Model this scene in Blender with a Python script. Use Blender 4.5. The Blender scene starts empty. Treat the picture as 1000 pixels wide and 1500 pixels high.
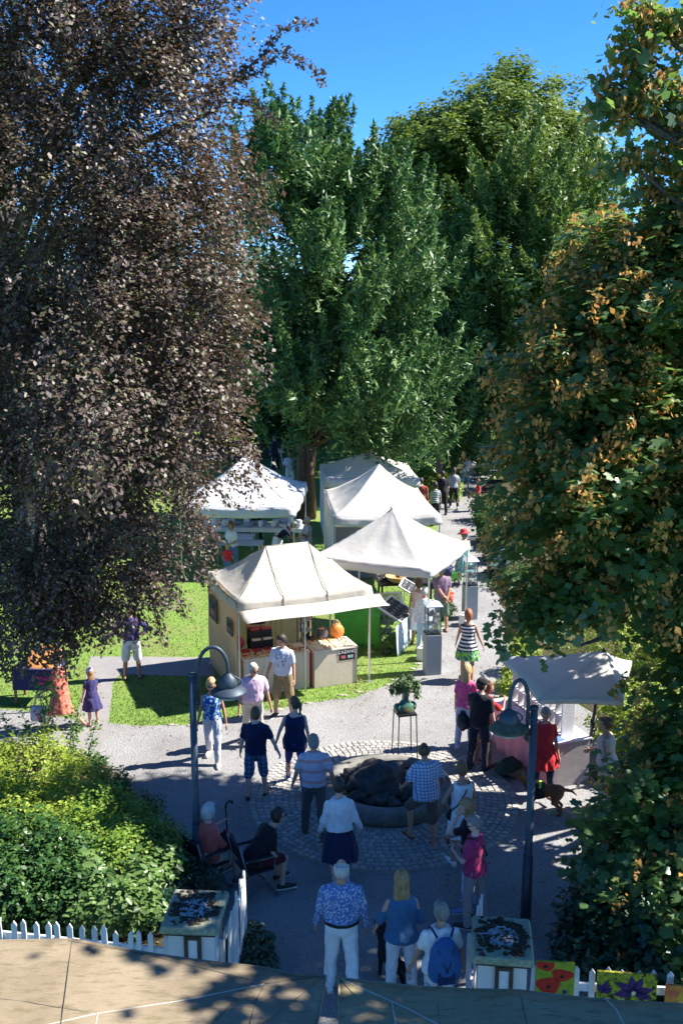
import bpy, bmesh, math, random
import numpy as np
from math import sin, cos, tan, atan2, radians, pi, sqrt
from mathutils import Vector, Matrix, noise

random.seed(11)
rng = np.random.default_rng(11)
SC = bpy.context.scene
COL = SC.collection

# ---------------------------------------------------------------- camera
CAM_H, TILT, FPX = 8.5, radians(12.0), 1500.0
cam = bpy.data.cameras.new('camera')
cam.lens = 36.0
cam.sensor_width = 36.0
cam.sensor_fit = 'AUTO'
cam.clip_start = 0.1
cam.clip_end = 2000
cam_o = bpy.data.objects.new('camera', cam)
cam_o.location = (0, 0, CAM_H)
cam_o.rotation_euler = (radians(90) - TILT, 0, 0)
COL.objects.link(cam_o)
SC.camera = cam_o

# ---------------------------------------------------------------- sky, sun, exposure
SUN_EL = radians(46)
SUN_AZ = radians(79)                   # clockwise from +Y: the sun stands to the right, a little behind the tents
world = bpy.data.worlds.new('World')
SC.world = world
world.use_nodes = True
wn = world.node_tree.nodes
sky = wn.new('ShaderNodeTexSky')
sky.sky_type = 'NISHITA'
sky.sun_disc = False
sky.sun_elevation = SUN_EL
sky.sun_rotation = SUN_AZ
sky.altitude = 300
sky.air_density = 0.5
sky.dust_density = 0.0
sky.ozone_density = 8.0
bg = wn['Background']
bg.inputs['Strength'].default_value = 0.12
hs = wn.new('ShaderNodeHueSaturation')
hs.inputs['Hue'].default_value = 0.5
hs.inputs['Saturation'].default_value = 1.15
hs.inputs['Value'].default_value = 1.0
world.node_tree.links.new(sky.outputs[0], hs.inputs['Color'])
world.node_tree.links.new(hs.outputs[0], bg.inputs[0])
sun_l = bpy.data.lights.new('sun', 'SUN')
sun_l.energy = 4.9
sun_l.angle = radians(0.53)
sun_l.color = (1.0, 0.945, 0.85)
sun_o = bpy.data.objects.new('sun', sun_l)
SDIR = Vector((sin(SUN_AZ) * cos(SUN_EL), cos(SUN_AZ) * cos(SUN_EL), sin(SUN_EL)))
sun_o.rotation_euler = SDIR.to_track_quat('Z', 'Y').to_euler()
sun_o.location = (30, 15, 40)
COL.objects.link(sun_o)
SC.view_settings.view_transform = 'Standard'
SC.view_settings.look = 'None'
SC.view_settings.exposure = 1.5
SC.view_settings.gamma = 1.0
SC.view_settings.use_curve_mapping = False
SC.cycles.use_denoising = True
SC.cycles.max_bounces = 8
SC.cycles.diffuse_bounces = 5
SC.cycles.transparent_max_bounces = 6

# ---------------------------------------------------------------- picture point -> place
def ray(px, py):
    x = (px - 500) / FPX
    y = (py - 750) / FPX
    return Vector((x, cos(TILT) - y * sin(TILT), -sin(TILT) - y * cos(TILT)))

def G(px, py, z=0.0):                   # where the sight line meets height z
    r = ray(px, py)
    t = (z - CAM_H) / r.z
    return Vector((r.x * t, r.y * t, z))

def P(px, py, d):                       # where the sight line is d metres away
    r = ray(px, py)
    t = d / r.y
    return Vector((r.x * t, d, CAM_H + r.z * t))

def PXM(p):                             # pixels per metre at a place
    return FPX / (p[1] * cos(TILT) + (CAM_H - p[2]) * sin(TILT))

# ---------------------------------------------------------------- materials
MATS = {}
class NT:
    def __init__(s, m):
        s.t = m.node_tree
        s.n = s.t.nodes
        s.b = s.n['Principled BSDF']
        s.out = s.n['Material Output']
        s.co = None
    def add(s, k, **kw):
        n = s.n.new(k)
        for a, v in kw.items():
            setattr(n, a, v)
        return n
    def link(s, a, b):
        s.t.links.new(a, b)
    def obj(s, scale=(1, 1, 1), rot=(0, 0, 0)):
        if s.co is None:
            s.co = s.add('ShaderNodeTexCoord')
        if scale == (1, 1, 1) and rot == (0, 0, 0):
            return s.co.outputs['Object']
        m = s.add('ShaderNodeMapping')
        m.inputs['Scale'].default_value = scale
        m.inputs['Rotation'].default_value = rot
        s.link(s.co.outputs['Object'], m.inputs[0])
        return m.outputs[0]
    def noise(s, scale, detail=4, rough=0.6, co=None):
        n = s.add('ShaderNodeTexNoise')
        n.inputs['Scale'].default_value = scale
        n.inputs['Detail'].default_value = detail
        n.inputs['Roughness'].default_value = rough
        s.link(co if co is not None else s.obj(), n.inputs['Vector'])
        return n.outputs[0]
    def ramp(s, fac, stops, interp='LINEAR'):
        r = s.add('ShaderNodeValToRGB')
        r.color_ramp.interpolation = interp
        el = r.color_ramp.elements
        while len(el) < len(stops):
            el.new(0.5)
        for e, (p, c) in zip(el, stops):
            e.position = p
            e.color = (c[0], c[1], c[2], 1)
        s.link(fac, r.inputs[0])
        return r.outputs[0]
    def mix(s, fac, a, b, mode='MIX'):
        m = s.add('ShaderNodeMix', data_type='RGBA', blend_type=mode)
        for v, i in ((fac, 0), (a, 6), (b, 7)):
            if isinstance(v, (int, float)):
                m.inputs[i].default_value = v
            elif isinstance(v, (tuple, list)):
                m.inputs[i].default_value = (v[0], v[1], v[2], 1)
            else:
                s.link(v, m.inputs[i])
        return m.outputs[2]
    def math(s, op, a, b=0.0, c=None):
        m = s.add('ShaderNodeMath', operation=op)
        for v, i in ((a, 0), (b, 1), (c, 2)):
            if v is None:
                continue
            if isinstance(v, (int, float)):
                m.inputs[i].default_value = v
            else:
                s.link(v, m.inputs[i])
        return m.outputs[0]
    def bump(s, h, strength=0.3, dist=0.02):
        b = s.add('ShaderNodeBump')
        b.inputs['Strength'].default_value = strength
        b.inputs['Distance'].default_value = dist
        s.link(h, b.inputs['Height'])
        s.link(b.outputs[0], s.b.inputs['Normal'])
        return b.outputs[0]
    def color(s, c):
        if isinstance(c, (tuple, list)):
            s.b.inputs['Base Color'].default_value = (c[0], c[1], c[2], 1)
        else:
            s.link(c, s.b.inputs['Base Color'])
    def translucent(s, col, amount):
        t = s.add('ShaderNodeBsdfTranslucent')
        if isinstance(col, (tuple, list)):
            t.inputs[0].default_value = (col[0], col[1], col[2], 1)
        else:
            s.link(col, t.inputs[0])
        m = s.add('ShaderNodeMixShader')
        m.inputs[0].default_value = amount
        s.link(s.b.outputs[0], m.inputs[1])
        s.link(t.outputs[0], m.inputs[2])
        s.link(m.outputs[0], s.out.inputs[0])

def newmat(name, rough=0.6, metal=0.0, spec=0.4):
    m = bpy.data.materials.new(name)
    m.use_nodes = True
    t = NT(m)
    t.b.inputs['Roughness'].default_value = rough
    t.b.inputs['Metallic'].default_value = metal
    t.b.inputs['Specular IOR Level'].default_value = spec
    MATS[name] = m
    return m, t

def mat(name, c=(0.5, 0.5, 0.5), rough=0.6, var=0.15, scale=6, metal=0.0, spec=0.4, bump=0.0, bscale=40, transl=0.0, tcol=None):
    """plain stuff: a colour that wanders a little, with fine relief"""
    if name in MATS:
        return MATS[name]
    m, t = newmat(name, rough, metal, spec)
    a = tuple(v * (1 - var) for v in c)
    b = tuple(min(1, v * (1 + var)) for v in c)
    n = t.noise(scale, 5)
    cc = t.ramp(n, [(0.3, a), (0.7, b)])
    t.color(cc)
    if bump:
        t.bump(t.noise(bscale, 4), bump)
    if transl:
        t.translucent(tcol or c, transl)
    return m

def cloth(name, c=None, c2=None, pat=None, period=0.06, rough=0.85):
    """clothing, with a woven pattern in the garment's own space"""
    if name in MATS:
        return MATS[name]
    m, t = newmat(name, rough, 0, 0.2)
    base = t.ramp(t.noise(14, 4), [(0.3, tuple(v * 0.85 for v in c)), (0.7, tuple(min(1, v * 1.1) for v in c))])
    if pat:
        sep = t.add('ShaderNodeSeparateXYZ')
        t.link(t.obj(), sep.inputs[0])
        def band(ch, p, w, off=0.0):
            f = t.math('FRACT', t.math('ADD', t.math('DIVIDE', sep.outputs[ch], p), 50 + off))
            return t.math('LESS_THAN', f, w)
        if pat == 'stripe':
            base = t.mix(band(2, period, 0.5), base, c2)
        elif pat == 'broad':
            base = t.mix(band(2, period, 0.3, 0.25), base, c2)
        elif pat == 'plaid':
            base = t.mix(t.math('MULTIPLY', band(2, period, 0.42), 0.6), base, c2)
            base = t.mix(t.math('MULTIPLY', band(0, period, 0.42), 0.6), base, c2)
        elif pat == 'check':
            base = t.mix(band(2, period, 0.22), base, c2)
            base = t.mix(band(0, period, 0.22), base, c2)
        elif pat == 'floral':
            v = t.add('ShaderNodeTexVoronoi')
            v.inputs['Scale'].default_value = 1 / period
            t.link(t.obj(), v.inputs['Vector'])
            n = t.math('ADD', v.outputs['Distance'], t.math('MULTIPLY', t.noise(2.2 / period, 3), 0.9))
            base = t.mix(t.math('LESS_THAN', n, 0.86), base, c2)
        elif pat == 'print':                      # a loose print on the chest and the back
            n = t.noise(1 / period, 3)
            f = t.math('GREATER_THAN', n, 0.55)
            r = t.math('LESS_THAN', t.math('ABSOLUTE', sep.outputs[0]), 0.12)
            z = t.math('MULTIPLY', t.math('GREATER_THAN', sep.outputs[2], 1.08), t.math('LESS_THAN', sep.outputs[2], 1.38))
            base = t.mix(t.math('MULTIPLY', t.math('MULTIPLY', f, r), z), base, c2)
        elif pat == 'hem':                        # stripes above, a flowered border below
            v = t.noise(1 / period * 0.8, 3)
            base = t.mix(band(2, period, 0.5), base, c2)
            bd = t.ramp(v, [(0.45, (0.25, 0.55, 0.05)), (0.5, (0.05, 0.25, 0.04)), (0.58, (0.03, 0.08, 0.35)), (0.64, (0.5, 0.75, 0.1))])
            base = t.mix(t.math('LESS_THAN', sep.outputs[2], 0.78), base, bd)
    t.color(base)
    t.bump(t.noise(9, 5, 0.55, t.obj((1, 1, 0.35))), 0.55, 0.02)
    t.b.inputs['Sheen Weight'].default_value = 0.12
    return m

# ---------------------------------------------------------------- mesh builder
class MB:
    def __init__(s):
        s.v = []
        s.f = []
    def raw(s, vs, fs):
        o = len(s.v)
        s.v += [tuple(v) for v in vs]
        s.f += [tuple(i + o for i in f) for f in fs]
        return s
    def box(s, c, size, mtx=None, rz=0.0, taper=1.0):
        x, y, z = (d / 2 for d in size)
        vs = []
        for dz in (-1, 1):
            k = 1.0 if dz < 0 else taper
            for dx, dy in ((-1, -1), (1, -1), (1, 1), (-1, 1)):
                vs.append(Vector((dx * x * k, dy * y * k, dz * z)))
        if rz:
            mtx = Matrix.Rotation(rz, 3, 'Z')
        if mtx is not None:
            vs = [mtx @ v for v in vs]
        c = Vector(c)
        return s.raw([v + c for v in vs], [(3, 2, 1, 0), (4, 5, 6, 7), (0, 1, 5, 4), (1, 2, 6, 5), (2, 3, 7, 6), (3, 0, 4, 7)])
    def bar(s, a, b, w, h, up=(0, 0, 1)):
        a, b = Vector(a), Vector(b)
        d = b - a
        y = d.normalized()
        x = y.cross(Vector(up))
        if x.length < 1e-4:
            x = y.cross(Vector((1, 0, 0)))
        x.normalize()
        z = x.cross(y)
        m = Matrix((x, y, z)).transposed()
        return s.box((a + b) / 2, (w, d.length, h), m)
    def tube(s, pts, rad, seg=8, caps=True):
        pts = [Vector(p) for p in pts]
        n = len(pts)
        if not isinstance(rad, (list, tuple)):
            rad = [rad] * n
        vs, fs = [], []
        prev = None
        for i, p in enumerate(pts):
            d = (pts[min(i + 1, n - 1)] - pts[max(i - 1, 0)]).normalized()
            if prev is None:
                ref = Vector((0, 0, 1)) if abs(d.z) < 0.9 else Vector((1, 0, 0))
                x = d.cross(ref).normalized()
            else:
                x = (prev - d * prev.dot(d)).normalized()
            prev = x
            y = d.cross(x)
            for k in range(seg):
                a = 2 * pi * k / seg
                vs.append(p + (x * cos(a) + y * sin(a)) * rad[i])
        for i in range(n - 1):
            for k in range(seg):
                k2 = (k + 1) % seg
                fs.append((i * seg + k, i * seg + k2, (i + 1) * seg + k2, (i + 1) * seg + k))
        if caps:
            fs.append(tuple(range(seg - 1, -1, -1)))
            fs.append(tuple((n - 1) * seg + k for k in range(seg)))
        return s.raw(vs, fs)
    def capsule(s, a, ra, b, rb, seg=10):
        a, b = Vector(a), Vector(b)
        d = (b - a)
        L = d.length
        d = d / max(L, 1e-6)
        pts, rr = [], []
        for t in (-1, -0.8, -0.45):
            pts.append(a + d * ra * t)
            rr.append(max(0.002, ra * sqrt(max(0, 1 - t * t))))
        pts += [a, b]
        rr += [ra, rb]
        for t in (0.45, 0.8, 1):
            pts.append(b + d * rb * t)
            rr.append(max(0.002, rb * sqrt(max(0, 1 - t * t))))
        return s.tube(pts, rr, seg)
    def ball(s, c, r, seg=14, rings=8, mtx=None, fn=None):
        if not isinstance(r, (tuple, list)):
            r = (r, r, r)
        c = Vector(c)
        vs, fs = [], []
        for i in range(rings + 1):
            th = pi * i / rings
            m = 1 if i in (0, rings) else seg
            for k in range(m):
                ph = 2 * pi * k / seg
                d = Vector((sin(th) * cos(ph), sin(th) * sin(ph), cos(th)))
                k_ = fn(d) if fn else 1.0
                v = Vector((d.x * r[0], d.y * r[1], d.z * r[2])) * k_
                if mtx is not None:
                    v = mtx @ v
                vs.append(c + v)
        def ix(i, k):
            if i == 0:
                return 0
            if i == rings:
                return 1 + (rings - 1) * seg
            return 1 + (i - 1) * seg + k % seg
        for i in range(rings):
            for k in range(seg):
                q = [ix(i, k), ix(i + 1, k), ix(i + 1, k + 1), ix(i, k + 1)]
                q2 = []
                for j in q:
                    if j not in q2:
                        q2.append(j)
                fs.append(tuple(q2))
        return s.raw(vs, fs)
    def loft(s, rings, seg=18, caps=True):
        """rings: (centre, rx, ry, matrix or None)"""
        vs, fs = [], []
        for c, rx, ry, m in rings:
            c = Vector(c)
            for k in range(seg):
                a = 2 * pi * k / seg
                v = Vector((cos(a) * rx, sin(a) * ry, 0))
                vs.append(c + (m @ v if m is not None else v))
        n = len(rings)
        for i in range(n - 1):
            for k in range(seg):
                k2 = (k + 1) % seg
                fs.append((i * seg + k, i * seg + k2, (i + 1) * seg + k2, (i + 1) * seg + k))
        if caps:
            fs.append(tuple(range(seg - 1, -1, -1)))
            fs.append(tuple((n - 1) * seg + k for k in range(seg)))
        return s.raw(vs, fs)
    def lathe(s, prof, c=(0, 0, 0), seg=24):
        return s.loft([((c[0], c[1], c[2] + z), max(r, 0.001), max(r, 0.001), None) for r, z in prof], seg)
    def prism(s, poly, z0, z1):
        n = len(poly)
        vs = [(x, y, z0) for x, y in poly] + [(x, y, z1) for x, y in poly]
        fs = [tuple(range(n - 1, -1, -1)), tuple(range(n, 2 * n))]
        for i in range(n):
            j = (i + 1) % n
            fs.append((i, j, n + j, n + i))
        return s.raw(vs, fs)
    def mesh(s, name='mesh', smooth=False):
        me = bpy.data.meshes.new(name)
        me.from_pydata(s.v, [], s.f)
        if smooth:
            me.polygons.foreach_set('use_smooth', [True] * len(me.polygons))
        me.update()
        return me
    def build(s, name, m, parent=None, smooth=False, bevel=0.0):
        me = s.mesh(name, smooth)
        return link(name, me, m, parent, bevel)

def link(name, me, m, parent=None, bevel=0.0):
    if m is not None and not me.materials:
        me.materials.append(m)
    o = bpy.data.objects.new(name, me)
    COL.objects.link(o)
    if parent is not None:
        o.parent = parent
    if bevel:
        b = o.modifiers.new('edge', 'BEVEL')
        b.width = bevel
        b.segments = 2
        b.limit_method = 'ANGLE'
    return o

def tag(o, label=None, cat=None, group=None, kind=None):
    if label:
        o['label'] = label
    if cat:
        o['category'] = cat
    if group:
        o['group'] = group
    if kind:
        o['kind'] = kind
    return o

def thing(name, label, cat, loc=(0, 0, 0), rz=0.0, group=None):
    o = bpy.data.objects.new(name, None)
    o.empty_display_size = 0.2
    COL.objects.link(o)
    o.location = loc
    o.rotation_euler = (0, 0, rz)
    return tag(o, label, cat, group)

def copy_thing(o, loc, rz, label=None, scale=None):
    c = o.copy()
    COL.objects.link(c)
    c.location = loc
    c.rotation_euler = (0, 0, rz)
    if scale:
        c.scale = scale
    if label:
        c['label'] = label
    for ch in list(o.children):
        d = ch.copy()
        COL.objects.link(d)
        d.parent = c
        for g in ch.children:
            e = g.copy()
            COL.objects.link(e)
            e.parent = d
    return c

TMP = bpy.data.scenes.new('workbench')
def remesh(mb, voxel, iters=3, wrinkle=0.0, seed=0.0):
    """one continuous surface round everything in mb"""
    me = mb.mesh('tmp')
    o = bpy.data.objects.new('tmp', me)
    TMP.collection.objects.link(o)
    r = o.modifiers.new('r', 'REMESH')
    r.mode = 'VOXEL'
    r.voxel_size = voxel
    q = o.modifiers.new('s', 'SMOOTH')
    q.factor = 0.5
    q.iterations = iters
    vl = TMP.view_layers[0]
    vl.update()
    out = bpy.data.meshes.new_from_object(o.evaluated_get(vl.depsgraph))
    bpy.data.objects.remove(o)
    bpy.data.meshes.remove(me)
    out.polygons.foreach_set('use_smooth', [True] * len(out.polygons))
    if wrinkle:
        n = len(out.vertices)
        co = np.empty(n * 3, dtype=np.float32)
        nr = np.empty(n * 3, dtype=np.float32)
        out.vertices.foreach_get('co', co)
        out.vertices.foreach_get('normal', nr)
        c3 = co.reshape(-1, 3)
        w = np.array([noise.noise(Vector((p[0] * 13 + seed, p[1] * 13, p[2] * 6))) + 0.5 * noise.noise(Vector((p[0] * 27, p[1] * 27 + seed, p[2] * 14))) for p in c3], dtype=np.float32)
        c3 += nr.reshape(-1, 3) * (w * wrinkle)[:, None]
        out.vertices.foreach_set('co', c3.ravel())
    out.update()
    return out

def fastmesh(name, V, F):
    """V (n,3), F (m,k) numpy"""
    me = bpy.data.meshes.new(name)
    k = F.shape[1]
    me.vertices.add(len(V))
    me.vertices.foreach_set('co', np.ascontiguousarray(V, dtype=np.float32).ravel())
    me.loops.add(F.size)
    me.loops.foreach_set('vertex_index', np.ascontiguousarray(F, dtype=np.int32).ravel())
    me.polygons.add(len(F))
    me.polygons.foreach_set('loop_start', np.arange(0, F.size, k, dtype=np.int32))
    me.update(calc_edges=True)
    return me
# ================================================================ THE SETTING
def m_gravel():
    m, t = newmat('gravel', 0.9, 0, 0.25)
    a = t.noise(55, 6, 0.75)
    b = t.noise(1.1, 5, 0.6)
    c = t.ramp(a, [(0.3, (0.085, 0.088, 0.095)), (0.5, (0.25, 0.25, 0.255)), (0.68, (0.52, 0.51, 0.49))])
    c = t.mix(t.math('MULTIPLY', b, 0.55), c, (0.235, 0.232, 0.235))
    v = t.add('ShaderNodeTexVoronoi')
    v.inputs['Scale'].default_value = 30
    t.link(t.obj(), v.inputs['Vector'])
    c = t.mix(t.math('LESS_THAN', v.outputs['Distance'], 0.16), c, (0.55, 0.53, 0.5))
    d = t.ramp(t.noise(0.45, 6, .7), [(0.4, (1, 1, 1)), (0.6, (0.8, 0.79, 0.78)), (0.75, (0.6, 0.58, 0.55))])
    c = t.mix(1.0, c, d, 'MULTIPLY')
    t.color(c)
    t.bump(t.math('ADD', a, v.outputs['Distance']), 0.7, 0.015)
    return m

def m_grass():
    m, t = newmat('lawn_grass', 0.9, 0, 0.15)
    a = t.noise(38, 6, 0.75)
    b = t.noise(0.8, 5, 0.65)
    c = t.ramp(a, [(0.25, (0.075, 0.135, 0.028)), (0.5, (0.155, 0.25, 0.05)), (0.75, (0.27, 0.37, 0.1))])
    c2 = t.ramp(a, [(0.3, (0.14, 0.14, 0.05)), (0.7, (0.3, 0.28, 0.13))])
    c = t.mix(t.ramp(b, [(0.48, (0, 0, 0)), (0.72, (0.75, 0.75, 0.75))]), c, c2)
    t.color(c)
    t.bump(a, 0.8, 0.03)
    return m

def m_soil():
    m, t = newmat('bed_soil', 0.95, 0, 0.1)
    a = t.noise(16, 6, 0.7)
    t.color(t.ramp(a, [(0.3, (0.035, 0.028, 0.02)), (0.7, (0.1, 0.085, 0.05))]))
    t.bump(a, 0.9, 0.04)
    return m

def m_slab():
    m, t = newmat('path_concrete', 0.9, 0, 0.2)
    a = t.noise(30, 6, 0.7)
    b = t.noise(1.4, 4, 0.6)
    c = t.mix(t.math('MULTIPLY', a, 0.6), (0.19, 0.185, 0.19), (0.29, 0.28, 0.275))
    t.color(t.mix(t.ramp(b, [(0.45, (0, 0, 0)), (0.75, (0.5, 0.5, 0.5))]), c, (0.33, 0.31, 0.28)))
    t.bump(a, 0.3, 0.01)
    return m

M_GRAVEL, M_GRASS, M_SOIL, M_SLAB = m_gravel(), m_grass(), m_soil(), m_slab()

def sheet(name, poly, z, m):
    me = bpy.data.meshes.new(name)
    me.from_pydata([(p[0], p[1], z) for p in poly], [], [tuple(range(len(poly)))])
    bm = bmesh.new()
    bm.from_mesh(me)
    bmesh.ops.triangulate(bm, faces=bm.faces[:])
    for f in bm.faces:
        if f.normal.z < 0:
            f.normal_flip()
    bm.to_mesh(me)
    bm.free()
    o = link(name, me, m)
    return tag(o, kind='structure')

def wob(pts, amp=0.06, step=0.35):
    """a hand-cut edge: subdivide and shake"""
    out = []
    n = len(pts)
    for i in range(n):
        a, b = Vector(pts[i]), Vector(pts[(i + 1) % n])
        k = min(60, max(1, int((b - a).length / step)))
        for j in range(k):
            p = a.lerp(b, j / k)
            w = noise.noise_vector(Vector((p.x * 1.7, p.y * 1.7, 3.1)))
            out.append((p.x + w.x * amp, p.y + w.y * amp))
    return out

sheet('ground', [(-300, -60), (300, -60), (300, 500), (-300, 500)], 0.0, M_GRASS)
GPX = [(-700, 1028), (0, 1038), (80, 1049), (140, 1056), (165, 1058), (205, 1063), (290, 1061), (350, 1048), (440, 1032), (520, 1023), (560, 1007),
       (600, 986), (628, 960), (648, 915), (660, 870), (655, 820), (640, 780), (634, 750), (645, 715), (672, 690), (690, 676),
       (735, 676), (722, 700), (706, 730), (698, 770), (708, 815), (738, 880), (752, 935), (790, 985), (905, 1075), (900, 1200), (870, 1330), (880, 1700), (150, 1700), (-700, 1300)]
GRAVEL = [G(*p) for p in GPX]
sheet('gravel_path', wob([(p.x, p.y) for p in GRAVEL], 0.13), 0.004, M_GRAVEL)
sheet('garden_path', wob([(p.x, p.y) for p in (G(133, 962), G(310, 963), G(315, 992), G(176, 988), G(166, 1000), G(160, 1058), G(143, 1118), G(95, 1118), G(122, 1012))], 0.02), 0.008, M_SLAB)
BED_L = [G(*p) for p in [(-700, 1085), (-100, 1088), (60, 1092), (140, 1108), (190, 1150), (240, 1220), (290, 1285), (318, 1330), (345, 1440), (-600, 1480)]]
sheet('planting_bed_lower', wob([(p.x, p.y) for p in BED_L], 0.08), 0.012, M_SOIL)
BED_R = [G(*p) for p in [(758, 925), (790, 985), (908, 1075), (904, 1200), (872, 1330), (880, 1470), (1700, 1470), (1500, 700), (760, 690), (712, 705), (700, 735), (696, 770), (706, 818), (732, 880)]]
sheet('planting_bed_right', wob([(p.x, p.y) for p in BED_R], 0.08), 0.009, M_SOIL)
m, t = newmat('backdrop_path', 0.9, 0, 0.2)
t.color(t.ramp(t.noise(20, 5), [(0.3, (0.22, 0.22, 0.24)), (0.7, (0.3, 0.3, 0.32))]))
sheet('far_path', [(p.x, p.y) for p in (G(300, 655), G(412, 655), G(412, 668), G(290, 672))], 0.006, m)

# grass blades standing on the lawn (nobody could count them)
def inside(poly, x, y):
    c = False
    j = len(poly) - 1
    for i in range(len(poly)):
        a, b = poly[i], poly[j]
        if (a[1] > y) != (b[1] > y) and x < (b[0] - a[0]) * (y - a[1]) / (b[1] - a[1]) + a[0]:
            c = not c
        j = i
    return c

gp2 = [(p.x, p.y) for p in GRAVEL]
pathp = [(p.x, p.y) for p in (G(133, 962), G(310, 963), G(315, 992), G(176, 988), G(166, 1000), G(160, 1058), G(122, 1058), G(122, 1012))]
pts = []
while len(pts) < 42000:
    y = 18.8 + 15 * random.random() ** 1.6
    x = -y * 0.36 + random.random() * y * 0.62
    if (inside(gp2, x, y) and inside(gp2, x + random.gauss(0, .1), y + random.gauss(0, .1))) or inside(pathp, x, y):
        continue
    pts.append((x, y))
pts = np.array(pts)
n = len(pts)
a = rng.uniform(0, 2 * pi, n)
h = rng.uniform(0.02, 0.055, n)
w = rng.uniform(0.008, 0.014, n)
lean = rng.normal(0, 0.025, (n, 2))
V = np.zeros((n, 3, 3))
V[:, 0, 0] = pts[:, 0] - np.cos(a) * w
V[:, 0, 1] = pts[:, 1] - np.sin(a) * w
V[:, 1, 0] = pts[:, 0] + np.cos(a) * w
V[:, 1, 1] = pts[:, 1] + np.sin(a) * w
V[:, 2, :2] = pts + lean
V[:, 2, 2] = h
m, t = newmat('grass_blade', 0.7, 0, 0.25)
gi = t.add('ShaderNodeNewGeometry')
gc = t.ramp(gi.outputs['Random Per Island'], [(0.0, (0.08, 0.155, 0.03)), (0.5, (0.145, 0.25, 0.05)), (0.85, (0.23, 0.34, 0.08)), (1.0, (0.4, 0.4, 0.17))])
t.color(gc)
t.translucent(gc, 0.35)
o = link('grass', fastmesh('grass', V.reshape(-1, 3), np.arange(n * 3).reshape(n, 3)), m)
tag(o, 'short mown lawn grass with dry yellowish patches', 'grass', kind='stuff')

# pale edging stones along the front of the lawn
t_edge = tag(bpy.data.objects.new('lawn_edging', None), 'row of small pale edging stones between lawn and gravel', 'edging')
COL.objects.link(t_edge)
ms = mat('edging_stone', (0.33, 0.31, 0.27), 0.9, 0.3, 9, bump=0.5)
for (ax, ay), (bx, by) in (((168, 1059), (292, 1062)), ((292, 1062), (440, 1033)), ((440, 1033), (560, 1008)), ((560, 1008), (628, 962)), ((628, 962), (650, 912))):
    A, B = G(ax, ay), G(bx, by)
    k = int((B - A).length / 0.34)
    for i in range(k):
        if random.random() < 0.3:
            continue
        p = A.lerp(B, (i + 0.5) / k)
        mb = MB().ball((p.x + random.gauss(0, .02), p.y + random.gauss(0, .03), 0.008), (0.12 * random.uniform(.6, 1.1), 0.055 * random.uniform(.7, 1.2), 0.018), 8, 5)
        mb.build('stone', ms, t_edge, True)

# ---------------------------------------------------------------- the paved circle
PC = G(561, 1170)
PC_R = 2.3
m, t = newmat('cobble', 0.85, 0, 0.3)
oi = t.add('ShaderNodeObjectInfo')
gi = t.add('ShaderNodeNewGeometry')
rnd = t.math('FRACT', t.math('ADD', oi.outputs['Random'], gi.outputs['Random Per Island']))
c = t.ramp(rnd, [(0, (0.26, 0.25, 0.24)), (0.5, (0.35, 0.34, 0.32)), (1, (0.44, 0.42, 0.38))])
n_ = t.noise(40, 5, 0.7)
t.color(t.mix(t.math('MULTIPLY', n_, 0.5), c, (0.24, 0.235, 0.23)))
t.bump(n_, 0.5, 0.01)
M_COB = m
m, t = newmat('cobble_joint', 0.95, 0, 0.1)
t.color(t.ramp(t.noise(25, 5), [(0.3, (0.2, 0.19, 0.165)), (0.7, (0.31, 0.295, 0.26))]))
paving = MB().lathe([(1.0, 0.0), (PC_R + 0.02, 0.0), (PC_R + 0.02, 0.014), (1.0, 0.014)], (0, 0, 0), 64)
paving = MB().lathe([(0.001, 0.003), (PC_R + 0.03, 0.003), (PC_R + 0.02, 0.016), (0.001, 0.017)], (0, 0, 0), 72)
pave_o = paving.build('paved_circle', m)
pave_o.location = PC
tag(pave_o, kind='structure')
cob = []
r = PC_R - 0.06
while r > 1.12:
    k = int(2 * pi * r / 0.116)
    off = random.random()
    for i in range(k):
        cob.append((r, 2 * pi * (i + off) / k, 2 * pi * r / k))
    r -= 0.111
def cob_mesh(seed):
    q = random.Random(seed)
    vs = []
    for z, k in ((-0.012, 1.0), (0.012, 1.0), (0.021, 0.84)):
        for dx, dy in ((-1, -1), (1, -1), (1, 1), (-1, 1)):
            vs.append((dx * 0.0515 * k * q.uniform(.88, 1.06), dy * 0.05 * k * q.uniform(.9, 1.06), z + q.uniform(-.003, .003)))
    fs = [(0, 1, 5, 4), (1, 2, 6, 5), (2, 3, 7, 6), (3, 0, 4, 7), (4, 5, 9, 8), (5, 6, 10, 9), (6, 7, 11, 10), (7, 4, 8, 11), (8, 9, 10, 11)]
    return MB().raw(vs, fs)
cms = [cob_mesh(i).mesh('cobble') for i in range(6)]
for q in cms:
    q.materials.append(M_COB)
def cob_key(c):
    p = PC + Vector((c[0] * cos(c[1]), c[0] * sin(c[1]), 0))
    return p.length
cob.sort(key=cob_key)
rest = MB()
for i, (r, a, w) in enumerate(cob):
    p = Vector((r * cos(a), r * sin(a), 0.016 + random.uniform(-.003, .003)))
    if i < 300:
        o = bpy.data.objects.new('cobble', random.choice(cms))
        COL.objects.link(o)
        o.parent = pave_o
        o.location = p
        o.rotation_euler = (random.gauss(0, .02), random.gauss(0, .02), a + pi / 2 + random.gauss(0, .03))
    else:
        mt = Matrix.Rotation(a + pi / 2 + random.gauss(0, .03), 3, 'Z')
        q = cob_mesh(i)
        rest.raw([mt @ Vector(v) + p for v in q.v], q.f)
o = rest.build('cobble', M_COB, pave_o)
o['kind'] = 'stuff'

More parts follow.
